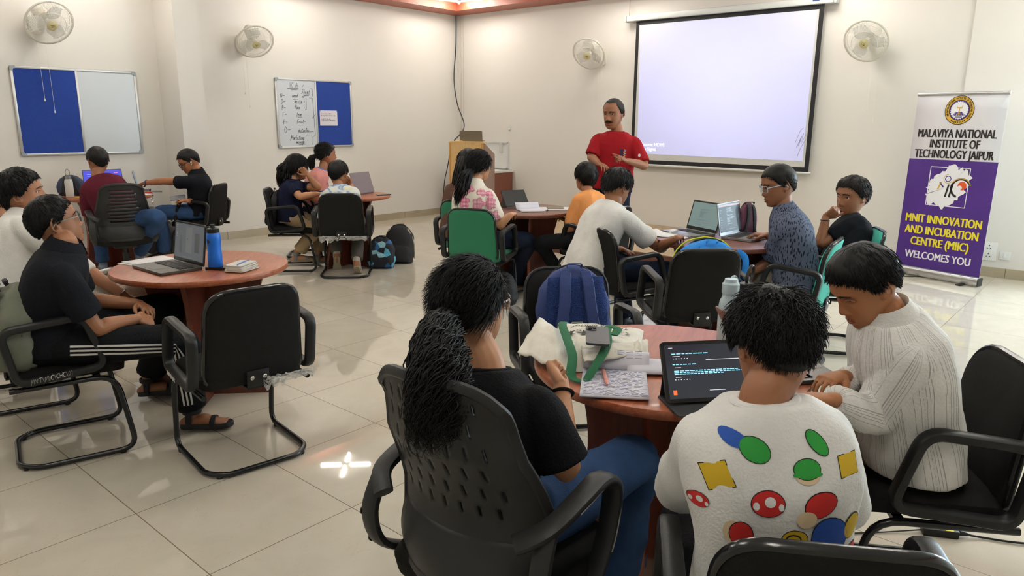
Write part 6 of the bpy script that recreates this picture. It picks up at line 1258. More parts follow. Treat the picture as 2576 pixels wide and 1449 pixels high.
    if 'tail' in h:       # pony tail / loose lengths: list of guide curves in world offsets from the head centre
        for kt, td in enumerate(h['tail']):
            gd = catmull(np.array([X(q) if td.get('local', 1) else np.array(q)-base for q in td['guide']]), 8); S = len(gd); r = np.random.default_rng(sd_+kt); n = td['n']; paths = np.zeros((n, S, 3)); tt_ = np.linspace(0, 1, S)
            T_ = np.gradient(gd, axis=0); T_ /= np.linalg.norm(T_, axis=1, keepdims=True); u = unit(np.cross(T_[S//2], hR+.01)); v = unit(np.cross(T_[S//2], u))
            wid = np.interp(tt_, np.linspace(0, 1, len(td['w'])), td['w'])
            for i in range(n):
                a = r.uniform(0, 2*PI); q = math.sqrt(r.uniform(0.02, 1)); cu = td.get('curl', .0)*r.uniform(.5, 1.5); fr = td.get('freq', 5)*r.uniform(.7, 1.3); ph = r.uniform(0, 6.28); le = r.uniform(td.get('lmin', .7), 1.)
                tl = tt_*le; gi = np.stack([np.interp(tl, tt_, gd[:, k]) for k in range(3)], 1); wi = np.interp(tl, tt_, wid)
                paths[i] = gi+np.outer(wi*q*math.cos(a), u)*td.get('ex', 1.)+np.outer(wi*q*math.sin(a), v)+np.outer(cu*tt_*np.cos(ph+fr*2*PI*tt_), u)+np.outer(cu*tt_*np.sin(ph+fr*2*PI*tt_), v)
            tr = td.get('r', .003)*RNG.uniform(.6, 1.3, (n, 1))*np.interp(tt_, [0, .1, .8, 1], [.7, 1, .8, .15])[None, :]
            V_, F_ = locks('', paths, tr, None, None, 5, .7); link(td.get('name', 'ponytail'), fast_mesh('tail', V_, F_), hm, hair)
    if 'tie' in h: g = Geo(); c = np.array(h['tie']); a = np.linspace(0, 2*PI, 16, endpoint=False); ax = unit(np.array(h.get('tie_ax', (0, -1, -.4)))); u = unit(np.cross(ax, (1, 0, 0))); v = np.cross(ax, u); g.tube(X(c+np.outer(np.cos(a)*.02, u)+np.outer(np.sin(a)*.02, v)), .008*hs, 8, closed=True); g.build('hair_tie', mat('hair_tie_black', srgb(26, 24, 26), .8, bump=.5, bscale=200), hair)
    # ---- glasses
    if 'glasses' in A:
        G = A['glasses']; gm = G['mat']; w_, hh = G.get('w', .025), G.get('h', .018); gl = Geo(); ln_ = Geo()
        yl = face_y(.0, .012, f)+.006; gl_e = G.get('dz', .004)
        for q in (-1, 1):
            o_ = np.array([(q*.0335+x_, 0, gl_e+z_) for x_, z_ in rpoly(w_*2, hh*2, G.get('round', .013), 5)]); o_[:, 1] = yl-.012*(np.abs(o_[:, 0])/.06)**2+.004
            gl.tube(X(o_), G.get('r', .0019)*hs, 6, closed=True); ln_.add(X(o_), [tuple(range(len(o_)))])
            tm = G.get('arm_mat'); ga = gl if tm is None else Geo(); ga.tube(X(np.array([(q*.060, yl-.010, gl_e+.008), (q*.0745, .05, gl_e+.009), (q*.0815, .0, gl_e+.008), (q*.0825, -.018, gl_e+.0), (q*.080, -.034, -.016)])), (.0028*hs, .0014*hs), 6, up=tuple(hU))
            if tm is not None: ga.build('temple', tm, t)
        gl.tube(X(np.array([(-.0095, yl+.002, gl_e+.005), (0, yl+.004, gl_e+.008), (.0095, yl+.002, gl_e+.005)])), .0018*hs, 6); go = gl.build('spectacles', gm, t); ln_.build('lens', LENS, go, smooth=0)
    return dict(t=t, X=X, base=base, J=J, shirt=shirt, trousers=trou, body=body, hair=hair, R=Rs, F=Fs, up=upv, s=s, f=f, hs=hs, hU=hU, spine=spine)
def thing_part(*a): return None
def bvh_of(o):
    me = o.data; return BVHTree.FromPolygons([v.co[:] for v in me.vertices], [tuple(q.vertices) for q in me.polygons])
def decal(g, bv, o, d, ax, ay, poly, mi, off=.0014, rings=3):
    """lay a flat outline (ax, ay plane around o, seen along d) onto the cloth"""
    o, d, ax, ay = [np.asarray(q, float) for q in (o, d, ax, ay)]; poly = np.asarray(poly, float); c = poly.mean(0); n = len(poly); V = []; hit0 = None
    def hit(p):
        h = bv.ray_cast(Vector(o+ax*p[0]+ay*p[1]-d*.4), Vector(d), .8)
        return None if h[0] is None else np.array(h[0])-d*off+np.array(h[1])*off*.5*(1 if h[1].dot(Vector(d)) < 0 else -1)
    pts = [c]+[c+(p-c)*k/rings for k in range(1, rings+1) for p in poly]
    for p in pts:
        h = hit(p)
        if h is None: return
        V.append(h)
    V = np.array(V); dep = (V-V[0])@d
    if np.abs(dep).max() > .16: return
    F_ = [(0, 1+i, 1+(i+1) % n) for i in range(n)]+[(1+k*n+i, 1+k*n+(i+1) % n, 1+(k+1)*n+(i+1) % n, 1+(k+1)*n+i) for k in range(rings-1) for i in range(n)]
    g.add(V, F_, mi)
def ell(cx, cy, rx, ry, rot=0., n=20, a0=0, a1=2*PI):
    q = np.linspace(a0, a1, n, endpoint=a1-a0 < 6.28); x, y = rx*np.cos(q), ry*np.sin(q); c, s_ = math.cos(rot), math.sin(rot); return np.stack([cx+x*c-y*s_, cy+x*s_+y*c], 1)
# ------------------------------------------------------------------ the eighteen people
def cloth(name, c, bump=.35, sc=160, rough=.85, var=.08, sheen=.0): return mat(name, srgb(*c), rough, spec=.15, bump=bump, bscale=sc, var=var, vscale=9, sheen=sheen)
DENIM = mat('blue_denim', srgb(52, 78, 118), .85, spec=.15, bump=.4, bscale=300, var=.28, vscale=6); DENIMD = mat('dark_denim', srgb(26, 34, 52), .85, spec=.15, bump=.4, bscale=300, var=.2, vscale=6)
KHAKI = cloth('khaki_cotton', (168, 146, 114)); BLKT = cloth('black_tee', (18, 18, 21)); CHINO = cloth('stone_cotton', (150, 142, 126)); BLKP = cloth('black_trousers', (20, 21, 24))
DKFR = mat('dark_frames', srgb(40, 40, 44), .3)
def ramp_mat(name, node, base, stops, rough=.85, scale=6., interp='EASE', sock=0, **kw):
    m = mat(name, base, rough, spec=.15); nt, b = nodes_of(m); tc = nt.nodes.new('ShaderNodeTexCoord'); n = nt.nodes.new(node); n.inputs['Scale'].default_value = scale
    for k, v in kw.items(): n.inputs[k].default_value = v
    nt.links.new(tc.outputs['Object'], n.inputs['Vector']); rp = nt.nodes.new('ShaderNodeValToRGB'); cr = rp.color_ramp; cr.interpolation = interp
    cr.elements[0].position, cr.elements[0].color = stops[0][0], (*srgb(*stops[0][1]), 1); cr.elements[1].position, cr.elements[1].color = stops[1][0], (*srgb(*stops[1][1]), 1)
    for p, c in stops[2:]: e = cr.elements.new(p); e.color = (*srgb(*c), 1)
    nt.links.new(n.outputs[sock], rp.inputs[0]); nt.links.new(rp.outputs[0], b.inputs['Base Color']); return m
# near table ---------------------------------------------------------------------------------
P1 = person('P1', dict(label='person in a black tee with a curly ponytail, raised fist, in the perforated swivel chair', near=2, skin=(186, 134, 98),
  top=dict(mat=BLKT, sleeve=.86, sw=1.12, infl=.012), pants=DENIM, pantw=1.12, hem=.10, hemq=.98, hands=dict(R=dict(curl=.8, pn=(.2, -1, .2), thumb=.5)), arm=.92, shoe_mat=mat('black_shoe', srgb(26, 26, 28), .6), band=dict(R=mat('black_bracelet', srgb(20, 20, 22), .8, bump=.8, bscale=200)),
  hs=1., glasses=dict(mat=mat('pale_pink_frames', srgb(214, 196, 194), .3), w=.026, h=.021, r=.0026),
  hair=dict(st=ST_FULL, T=.012, len=.16, toward=(0, -.105, -.012), lift=.06, N=3000, rough=.12, fade=.7, fall=.1, tie=(0, -.112, -.018), tail=[dict(guide=[(0, -.10, -.012), (.03, -.175, -.03), (.09, -.255, -.07), (.15, -.325, -.12), (.175, -.365, -.18), (.17, -.375, -.25)], n=1300, w=[.014, .046, .060, .066, .060, .04], curl=.015, freq=3.6, r=.0022, lmin=.5)])))
WT = cloth('white_print_tee', (238, 237, 233), bump=.2)
P2 = person('P2', dict(label='person in a white tee with red, green, yellow and blue motifs, seated nearest', near=2, skin=(160, 108, 76), face=1,
  hs=.95, top=dict(mat=WT, sleeve=.95, sw=1.08, infl=.013, fold=.015, fsc=6.5), pants=BLKP, hands=dict(L=dict(curl=.5, pn=(.3, -.8, -.5))),
  hair=dict(st=(66, 67, 74, 86, 100, 100, 92, 114, 136, 156), T=.020, len=.05, lift=.4, wave=.8, N=4600, rough=.4, fade=.8, fall=.05, edge=.65, r=.0022)))
STR = mat('striped_cotton', srgb(238, 236, 231), .85, spec=.15, bump=.3, bscale=120)
P3 = person('P3', dict(label='person in a white shirt with thin grey stripes, looking down at the right edge', near=2, skin=(176, 118, 78), hs=.98, lid=1.,
  top=dict(mat=STR, sleeve=1.9, sw=1.12, infl=.02, collar='fold', hem=-.12, fold=.016, fsc=7), pants=KHAKI, hands=dict(L=dict(curl=.3, pn=(0, 0, -1)), R=dict(curl=.3, pn=(0, 0, -1))),
  hair=dict(T=.020, len=.035, lift=.35, rough=.15, fade=.95, N=3400)))
def cloth_coord(P_, o, keys=('R', 'L')):
    """per-vertex distance around torso / sleeve, for woven stripes"""
    me = o.data; n = len(me.vertices); co = np.zeros(n*3, np.float32); me.vertices.foreach_get('co', co); co = co.reshape(-1, 3).astype(float); J_ = P_['J']; best = np.full(n, 9.); val = np.zeros(n)
    segs = [(J_['pel'], J_['neck'], .165, .15, P_['R'])]
    for k in keys: segs += [(J_['s'+k], J_['e'+k], .06, .055, P_['up']), (J_['e'+k], J_['w'+k], .055, .05, P_['up'])]
    for a_, b_2, rad, sc, ref in segs:
        ax_ = b_2-a_; L_ = np.linalg.norm(ax_); ax_ = ax_/L_; q_ = np.clip((co-a_)@ax_/L_, 0, 1); d_ = co-(a_+np.outer(q_*L_, ax_)); u = unit(ref-ax_*(ref@ax_)+1e-6); v_ = np.cross(ax_, u); dist = np.linalg.norm(d_, axis=1)/rad; m_ = dist < best
        best[m_] = dist[m_]; val[m_] = (np.arctan2(d_@v_, d_@u)*sc)[m_]
    at = me.attributes.new('weave', 'FLOAT', 'POINT'); at.data.foreach_set('value', val.astype(np.float32))
cloth_coord(P3, P3['shirt'])
nt, b_ = nodes_of(STR); an = nt.nodes.new('ShaderNodeAttribute'); an.attribute_name = 'weave'; x_ = an.outputs['Fac']
def stripe(p, w): return mathn(nt, 'LESS_THAN', mathn(nt, 'FRACT', mathn(nt, 'DIVIDE', mathn(nt, 'ADD', x_, 10.), p)), w)
grp = mathn(nt, 'LESS_THAN', mathn(nt, 'FRACT', mathn(nt, 'DIVIDE', mathn(nt, 'ADD', x_, 10.02), .062)), .40)
st_ = mathn(nt, 'MAXIMUM', mathn(nt, 'MULTIPLY', stripe(.0072, .2), grp), stripe(.031, .045))
nt.links.new(mixc(nt, mathn(nt, 'MULTIPLY', st_, .6), srgb(238, 236, 231), srgb(112, 112, 112)), b_.inputs['Base Color'])
# motifs on the printed tee
bv = bvh_of(P2['shirt']); g = Geo(); C0 = P2['spine'](.5); dF, dR, dU = P2['F'], P2['R'], P2['up']
MOT = [mat('motif_outline', srgb(40, 34, 30), .8), mat('motif_red', srgb(206, 44, 40), .8), mat('motif_green', srgb(44, 156, 62), .8), mat('motif_yellow', srgb(214, 178, 36), .8), mat('motif_blue', srgb(36, 84, 176), .8), mat('motif_cream', srgb(232, 208, 168), .8), WT]
def mot(kind, x, y, k=1., r=0.):
    D = lambda P_, mi, o: decal(g, bv, C0, dF, dR, dU, [(x+(q[0]*math.cos(r)-q[1]*math.sin(r))*k, y+(q[0]*math.sin(r)+q[1]*math.cos(r))*k) for q in P_], mi, o)
    if kind == 'diamond': D([(-.03, -.024), (.026, -.03), (.03, .026), (-.026, .03)], 0, .0012); D([(-.028, -.022), (.0245, -.028), (.028, .0245), (-.0245, .028)], 3, .0016)
    elif kind == 'red': D(ell(0, 0, .031, .026), 0, .0012); D(ell(0, 0, .0295, .0245), 1, .0016); D(ell(.004, .004, .010, .010), 6, .002); D(ell(-.021, -.004, .006, .008), 6, .002); D(ell(.023, -.006, .005, .007), 6, .002)
    elif kind == 'dome': D(ell(0, -.008, .024, .018), 5, .0012); D(ell(0, .004, .028, .021), 0, .0014); D(ell(0, .004, .0265, .0195), 2, .0018); D(ell(0, -.006, .030, .006), 2, .002)
    elif kind == 'rdome': D(ell(-.008, 0, .018, .024), 5, .0012); D(ell(.006, -.002, .022, .026), 0, .0014); D(ell(.006, -.002, .0205, .0245), 1, .0018)
    elif kind == 'gold': D(ell(0, 0, .026, .021), 0, .0012); D(ell(0, 0, .0245, .0195), 3, .0016); D(ell(-.003, .002, .015, .011), 0, .002); D(ell(-.003, .002, .012, .008), 3, .0024)
    elif kind == 'patch': D(ell(-.008, .035, .026, .020, .4), 0, .0012); D(ell(-.008, .035, .0245, .0185, .4), 1, .0016); D(ell(.006, -.02, .030, .034, .3), 0, .0014); D(ell(.006, -.02, .0285, .0325, .3), 4, .0018); D(ell(.045, -.015, .016, .021, -.3), 0, .0012); D(ell(.045, -.015, .0145, .0195, -.3), 3, .0018); D(ell(-.03, .015, .015, .013), 5, .002)
    elif kind == 'gpatch': D(ell(0, 0, .030, .022, -.5), 0, .0012); D(ell(0, 0, .0285, .0205, -.5), 2, .0016); D(ell(-.035, .018, .026, .014, -.35), 4, .0014); D(ell(-.07, .03, .017, .013, -.2), 3, .0018)
    elif kind == 'leaf': D(ell(0, 0, .028, .014, -.9), 0, .0012); D(ell(0, 0, .0265, .0125, -.9), 2, .0016)
for m_ in (('gpatch', -.045, .165, 1.0), ('leaf', .07, .17, 1.), ('diamond', -.115, .115, .9, .4), ('dome', .045, .125, .9), ('diamond', .125, .125, .7, .1), ('red', -.03, .07, 1.), ('rdome', -.085, .01, 1.), ('patch', .075, .02, 1.25), ('gold', .015, .0, .95), ('red', -.15, .06, .6), ('red', .13, -.06, .8), ('gpatch', .02, -.1, .9), ('gold', -.06, -.09, .8)): mot(*m_)
g.build('printed_motif', MOT, P2['shirt'], smooth=60)
# front-left table ----------------------------------------------------------------------------
P4 = person('P4', dict(label='person in a black tee, glasses and striped track trousers, seated at the front-left table', near=2, skin=(150, 100, 68),
  top=dict(mat=cloth('charcoal_polo', (24, 26, 32)), sleeve=.72, sw=1.1, infl=.012, collar='fold'), pants=BLKP, pantw=1.05, hem=.078, hemq=.86, hands=dict(R=dict(curl=.45, pn=(-.2, .6, -.6)), L=dict(curl=.3, pn=(-.2, -.5, -.8))), shoes='sandal', shoe_mat=mat('black_strap', srgb(24, 24, 26), .7), sole_mat=mat('black_sole', srgb(30, 30, 32), .6), toes=1,
  glasses=dict(mat=DKFR, w=.025, h=.019, arm_mat=mat('grey_temples', srgb(150, 146, 138), .35)), hs=1.0, hair=dict(st=(62, 63, 70, 82, 98, 104, 95, 106, 126, 141), T=.013, len=.028, lift=.5, rough=.3, fade=1.12, edge=.9, N=3400)))
bv = bvh_of(P4['trousers']); g = Geo(); J_ = P4['J']
for k in (-1, 0, 1):
    V = []
    for a_, b_2, n_ in ((J_['pR'], J_['kR'], 16), (J_['kR'], J_['aR'], 10)):
        ax_ = unit(b_2-a_); lat = unit(np.cross(ax_, (0, 0, 1.)) if abs(ax_[2]) < .8 else np.cross(unit(J_['kR']-J_['pR']), (0, 0, 1.))); upp = np.cross(lat, ax_)
        for q in np.linspace(.18 if n_ == 16 else .12, .98 if n_ == 16 else .80, n_):
            c_ = a_*(1-q)+b_2*q
            for w_ in (-.0045, .0045):
                h = bv.ray_cast(Vector(c_+upp*(k*.019+w_-.004)+lat*.4), Vector(-lat), .6); V.append((np.array(h[0])+lat*.0016) if h[0] is not None else c_+lat*.07)
    g.add(V, [(2*i, 2*i+1, 2*i+3, 2*i+2) for i in range(len(V)//2-1)])
g.build('side_stripe', mat('white_stripe', srgb(214, 212, 208), .8), P4['trousers'])
P5 = person('P5', dict(label='person in a white collared shirt and white trousers, seated behind the striped trousers', near=1, skin=(164, 112, 80), nose=1.15,
  top=dict(mat=cloth('white_shirt', (232, 229, 222)), sleeve=1.25, sw=1.1, infl=.02, collar='fold', fold=.015), pants=cloth('white_trousers', (226, 220, 206)), band=dict(R=mat('steel_bangle', (.7, .7, .7), .25, 1.)), shoes='sneaker', hands=dict(R=dict(curl=.3), L=dict(curl=.3)),
  hair=dict(T=.026, len=.045, lift=.45, wave=.3, rough=.25, fade=.9, N=1500)))
P6 = person('P6', dict(label='person at the left edge of the view, only dark hair showing behind the white shirt', near=0, skin=(164, 112, 80), top=dict(mat=BLKT), pants=DENIMD, face=0,
  hair=dict(st=ST_FULL, T=.015, len=.07, lift=.05, tail=[dict(name='loose_hair', guide=[(0, -.09, .03), (0, -.115, -.06), (0, -.11, -.16), (0, -.10, -.25)], n=120, w=[.06, .08, .085, .06], r=.006)])))
# far-left table ------------------------------------------------------------------------------
P7 = person('P7', dict(label='person in a maroon tee with back to the viewer, seated in the slotted swivel chair', near=0, skin=(150, 98, 66), top=dict(mat=cloth('maroon_tee', (92, 30, 44)), sleeve=.9, infl=.014), pants=DENIM, shoe_mat=mat('blue_grey_shoe', srgb(120, 134, 150), .7), face=0, hair=dict(T=.014, len=.02, rough=.1, fade=1.05)))
P8 = person('P8', dict(label='person in a black polo with earbud and glasses, stretching an arm across the far-left table', near=0, skin=(164, 108, 72), top=dict(mat=cloth('black_polo', (22, 24, 30)), sleeve=.62, infl=.014, collar='fold', sw=1.1), pants=DENIM, band=dict(L=mat('blue_watch', srgb(40, 56, 110), .5)), glasses=dict(mat=DKFR), hands=dict(L=dict(curl=.5), R=dict(curl=.5)), hair=dict(T=.014, len=.02, rough=.1, fade=1.05)))
g = Geo(); X_ = P8['X']; g.sphere(X_((-.083, -.004, -.002)), .008, 10, 8); g.tube(X_(np.array([(-.085, .0, -.004), (-.086, .008, -.028)])), .0035, 8); g.build('earbud', mat('white_plastic_gloss', srgb(236, 236, 234), .2), P8['body'])
g = Geo(); hL = POSE['P8']['hR']; g.prism(rpoly(.15, .075, .012, 4), 0, .009, ((hL[0], hL[1], hL[2]+.015), (.9, -.4, .1), (.35, .8, .5), (-.28, -.4, .86))); tag(g.build('mobile_phone', mat('silver_phone', srgb(130, 132, 138), .25, .4)), 'silver phone held in a lap at the far-left table', 'phone')
# far middle table ------------------------------------------------------------------------------
LONG = [(0, -.06, .06), (0, -.115, .0), (-.0, -.115, -.08), (.0, -.11, -.16), (.0, -.115, -.22)]
P9 = person('P9', dict(label='person in a navy tee and khaki trousers with wavy hair, cheek resting on a hand', near=1, skin=(186, 134, 98), top=dict(mat=cloth('navy_tee', (24, 28, 52)), sleeve=.62, infl=.010), pants=KHAKI, hem=.07, hemq=.8, shoes='sandal', shoe_mat=mat('grey_strap', srgb(128, 132, 134), .7), sole_mat=mat('tan_sole', srgb(150, 136, 112), .7), toes=1, glasses=dict(mat=mat('blue_frames', srgb(50, 60, 90), .3)), hands=dict(L=dict(curl=.35, pn=(-.6, -.3, .2)), R=dict(curl=.2)),
  hair=dict(st=ST_FULL, T=.020, len=.09, lift=.1, rough=.2, fade=.3, edge=0, tail=[dict(name='loose_hair', guide=LONG, n=260, w=[.05, .085, .092, .09, .05], curl=.012, freq=2.2, r=.005, ex=.9)])))
P10 = person('P10', dict(label='person in a pink tee with blue trim and a low ponytail, at the middle table', near=1, skin=(150, 98, 66), top=dict(mat=cloth('pink_tee', (216, 148, 142)), sleeve=.62, infl=.010, collar_mat=mat('blue_rib', srgb(86, 122, 190), .85), cuff_mat=mat('blue_rib', (0, 0, 0))), pants=DENIMD,
  hair=dict(st=ST_FULL, T=.010, len=.12, toward=(0, -.105, .0), lift=.04, rough=.1, fade=.6, fall=.1, tie=(0, -.11, 0), tail=[dict(guide=[(0, -.10, .0), (0, -.15, -.02), (-.01, -.17, -.09), (-.02, -.16, -.17)], n=160, w=[.012, .035, .045, .025], curl=.006, freq=2, r=.005)])))
g = Geo(); bv = bvh_of(P10['shirt'])
for k in range(5): decal(g, bv, P10['spine'](.72)+P10['R']*.02, -P10['F'], -P10['R'], P10['up'], ell(-.05+.025*k, .005*(k % 2), .010, .007), 0)
if g.n: g.build('chest_lettering', mat('blue_print', srgb(70, 84, 160), .8), P10['shirt'])
TIE = ramp_mat('tie_dye', 'ShaderNodeTexNoise', (.6, .6, .6), [(.30, (226, 222, 176)), (.40, (222, 222, 216)), (.47, (214, 218, 220)), (.54, (120, 150, 190)), (.60, (168, 188, 210)), (.66, (222, 222, 218)), (.74, (220, 216, 150))], scale=6., Detail=4., Distortion=1.5)
P11 = person('P11', dict(label='person in a blue and yellow tie-dye tee seen from behind, hand at the cheek', near=1, skin=(164, 112, 78), top=dict(mat=TIE, sleeve=.85, infl=.014, sw=1.1), pants=cloth('grey_trousers', (92, 88, 82)), shoe_mat=mat('grey_trainer', srgb(176, 170, 160), .7), sole_mat=mat('trainer_sole', srgb(170, 160, 138), .7), hs=1.12, tiptoe=dict(R=.9, L=1.6), hands=dict(R=dict(curl=.6, pn=(-.7, -.3, 0))), hair=dict(T=.016, len=.03, rough=.12, fade=1.05)))
# dark table by the lecturer ----------------------------------------------------------------------
FLW = mat('flower_print', srgb(222, 214, 200), .85, spec=.15, bump=.2, bscale=150); nt, b_ = nodes_of(FLW); tc = nt.nodes.new('ShaderNodeTexCoord')
sp = nt.nodes.new('ShaderNodeSeparateXYZ'); PET = mat('pink_check', srgb(206, 100, 134), .85, spec=.15); np_, bp_ = nodes_of(PET); tc = np_.nodes.new('ShaderNodeTexCoord'); sp = np_.nodes.new('ShaderNodeSeparateXYZ'); np_.links.new(tc.outputs['Object'], sp.inputs[0])
xy = mathn(np_, 'ADD', mathn(np_, 'MULTIPLY', sp.outputs[0], .654), mathn(np_, 'MULTIPLY', sp.outputs[1], -.756))
gx = mathn(np_, 'LESS_THAN', mathn(np_, 'FRACT', mathn(np_, 'MULTIPLY', mathn(np_, 'ADD', xy, 9.), 98.)), .36); gz = mathn(np_, 'LESS_THAN', mathn(np_, 'FRACT', mathn(np_, 'MULTIPLY', sp.outputs[2], 98.)), .36)
np_.links.new(mixc(np_, mathn(np_, 'MAXIMUM', gx, gz), srgb(232, 200, 204), srgb(204, 92, 128)), bp_.inputs['Base Color'])
P12 = person('P12', dict(label='person in a cream blouse with pink flowers and a wavy ponytail, in a green chair', near=1, skin=(196, 142, 106), top=dict(mat=FLW, sleeve=.85, infl=.014, sw=1.12, hem=.06, collar='fold'), pants=DENIMD, pantw=1.1, hem=.08, hemq=.95, shoe_mat=mat('dark_grey_sneaker', srgb(62, 62, 60), .7), sole_mat=mat('white_sole', srgb(206, 204, 196), .6), hands=dict(R=dict(curl=.3)),
  hair=dict(st=ST_FULL, T=.014, len=.10, toward=(0, -.10, -.03), lift=.06, rough=.15, fade=.6, fall=.1, tie=(0, -.11, -.035), tail=[dict(guide=[(0, -.10, -.03), (-.02, -.16, -.07), (-.03, -.19, -.16), (-.04, -.20, -.26), (-.055, -.20, -.36)], n=260, w=[.02, .05, .058, .055, .03], curl=.010, freq=2, r=.0048)])))
bv = bvh_of(P12['shirt']); g = Geo(); fr = random.Random(4); dV = np.array([.756, .654, 0.]); rV = np.array([.654, -.756, 0.]); zV = np.array([0, 0, 1.]); o_ = P12['spine'](.55)
for fx_, fz_ in ((-.12, .16), (-.01, .19), (.10, .17), (-.17, .05), (-.05, .07), (.07, .06), (.17, .06), (-.12, -.05), (.0, -.05), (.11, -.06), (-.06, -.15), (.06, -.16), (.20, -.04), (.18, .14)):
    a0 = fr.uniform(0, 6.28)
    for w_ in range(5):
        q_ = a0+w_*2*PI/5; P_ = ell(fx_+.026*math.cos(q_), fz_+.026*math.sin(q_), .027, .0195, q_); decal(g, bv, o_, dV, rV, zV, ell(fx_+.026*math.cos(q_), fz_+.026*math.sin(q_), .0285, .021, q_), 1, .0012); decal(g, bv, o_, dV, rV, zV, P_, 0, .0018)
g.build('flower_print', [PET, mat('petal_outline', srgb(190, 66, 106), .85, spec=.15)], P12['shirt'])
P13 = person('P13', dict(label='person with long straight hair and a thin hairband, hidden behind the flower blouse', near=0, skin=(190, 138, 104), top=dict(mat=cloth('brown_kurta', (92, 66, 56)), sleeve=1.5), pants=DENIMD,
  hair=dict(st=ST_FULL, T=.014, len=.09, lift=.03, rough=.08, fade=.3, edge=0, tail=[dict(name='loose_hair', guide=[(0, -.07, .05), (0, -.115, -.03), (-.02, -.12, -.14), (-.04, -.12, -.25), (-.06, -.11, -.35)], n=220, w=[.055, .08, .085, .075, .05], r=.0055)])))
g = Geo(); g.tube(P13['X'](np.array([(.094*math.cos(q), .028, .016+.102*math.sin(q)) for q in np.linspace(-.1, PI+.1, 24)])), (.004, .003), 6); g.build('hairband', mat('peach_hairband', srgb(232, 176, 140), .5), P13['hair'])
P14 = person('P14', dict(label='person in an orange tee with back to the viewer, before the red tee', near=1, skin=(170, 112, 76), top=dict(mat=cloth('orange_tee', (226, 152, 92)), sleeve=.72, infl=.016, sw=1.12, fold=.015), pants=BLKP, pantw=.92, face=1, hair=dict(st=(66, 67, 74, 86, 104, 108, 98, 116, 136, 156), T=.020, len=.04, lift=.3, rough=.2, fade=.6, edge=.3, N=1600)))
# table with two laptops ----------------------------------------------------------------------------
P15 = person('P15', dict(label='person in a plain white tee leaning over the silver laptop', near=1, skin=(146, 96, 64), top=dict(mat=cloth('plain_white_tee', (228, 226, 221)), sleeve=.74, infl=.016, sw=1.15, fold=.016, fsc=7, hem=-.10), pants=DENIMD, hands=dict(R=dict(curl=.35)), hair=dict(T=.020, len=.04, lift=.5, rough=.25, fade=.9, edge=.5, N=1800)))
DASH = mat('dash_print', srgb(78, 86, 104), .85, spec=.15); nt, b_ = nodes_of(DASH); tc = nt.nodes.new('ShaderNodeTexCoord'); mp = nt.nodes.new('ShaderNodeMapping'); mp.inputs['Scale'].default_value = (95, 95, 26); nt.links.new(tc.outputs['Object'], mp.inputs[0])
v = nt.nodes.new('ShaderNodeTexVoronoi'); v.inputs['Scale'].default_value = 1.; v.inputs['Randomness'].default_value = .8; nt.links.new(mp.outputs[0], v.inputs['Vector']); nt.links.new(mixc(nt, mathn(nt, 'LESS_THAN', v.outputs['Distance'], .36), srgb(92, 100, 120), srgb(34, 38, 52)), b_.inputs['Base Color'])
P16 = person('P16', dict(label='person in a grey dash-print shirt and glasses, seated in the front teal chair', near=1, skin=(140, 92, 62), top=dict(mat=DASH, sleeve=.85, infl=.018, sw=1.2, collar='fold', hem=-.11, fold=.014), pants=CHINO, glasses=dict(mat=mat('pale_blue_frames', srgb(160, 184, 200), .3), h=.02, w=.026), hands=dict(R=dict(curl=.2, pn=(0, 0, -1)), L=dict(curl=.4)), hair=dict(T=.014, len=.025, lift=.2, rough=.1, fade=1.05, N=1500)))
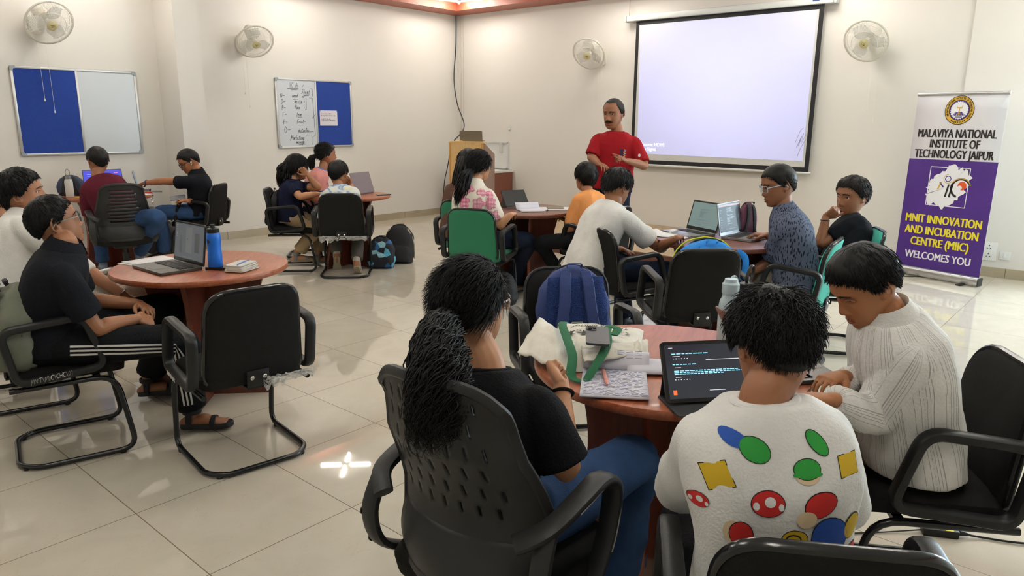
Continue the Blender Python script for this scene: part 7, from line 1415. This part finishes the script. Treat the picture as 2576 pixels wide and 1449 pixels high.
P17 = person('P17', dict(label='person in a black polo and watch, chin on hand, seated by the banner', near=1, skin=(144, 96, 66), smile=1, hs=1.15, top=dict(mat=cloth('black_polo_shirt', (16, 20, 26)), sleeve=.72, infl=.016, sw=1.15, collar='fold', fold=.009), pants=BLKP, band=dict(L=mat('black_watch', srgb(30, 36, 48), .4)), hands=dict(L=dict(curl=.7, pn=(.5, .2, .3))), hair=dict(T=.020, len=.04, lift=.5, rough=.3, fade=1.05, wave=.6, mat=HAIRB, N=1500)))
# lecturer ------------------------------------------------------------------------------------------
P18 = person('P18', dict(label='person with a moustache in a red tee, standing with hands together', near=2, skin=(142, 92, 62), stand=True, hs=1.13, girth=1.14, belly=.035,
  top=dict(mat=cloth('crimson_tee', (146, 22, 30)), sleeve=.86, sw=1.08, infl=.014, hem=-.02), pants=DENIMD, pantw=1.05, hands=dict(L=dict(curl=.5, point=0, pn=(-.3, .4, -.5)), R=dict(curl=.25, pn=(-.1, -.2, -1))), hair=dict(st=ST_RECEDE, mat=HAIRG, T=.010, len=.022, lift=.1, rough=.1, N=2000)))
X_, f_ = P18['X'], P18['f']; g = Geo(); g.tube(X_(np.array([(x, face_y(x, -.050, f_)+.004, -.0495-.008*(abs(x)/.036)**2) for x in np.linspace(-.038, .038, 15)])), [((.0095-.007*(abs(k-7)/7)**2), .006) for k in range(15)], 8, up=tuple(P18['hU']), roundcap=True); g.build('moustache', HAIR, P18['body'])
bv = bvh_of(P18['shirt']); g = Geo(); o_ = P18['spine'](.62)-P18['R']*.075; D = lambda P_, mi, o: decal(g, bv, o_, -P18['F'], -P18['R'], P18['up'], P_, mi, o)
D([(-.022, -.045), (.006, -.045), (.006, .045), (-.022, .045)], 0, .0014)
for k in range(8): D(ell(.018+.007*(k % 2), .04-.0105*k, .009, .004, .3*(k % 3)), 1+k % 3, .0016)
D([(-.03, -.058), (.03, -.058), (.03, -.054), (-.03, -.054)], 1, .0014); g.build('chest_print', [mat('print_navy', srgb(30, 32, 54), .8), mat('print_white', srgb(210, 208, 206), .8), mat('print_lightblue', srgb(120, 150, 200), .8), mat('print_yellow', srgb(206, 170, 60), .8)], P18['shirt'])
g = Geo(); c_ = P18['J']['sL']*.45+P18['J']['eL']*.55; decal(g, bv, c_, -P18['F'], -P18['R'], P18['up'], ell(0, 0, .012, .014), 0); 
if g.n: g.build('sleeve_badge', mat('print_white', (0, 0, 0)), P18['shirt'])
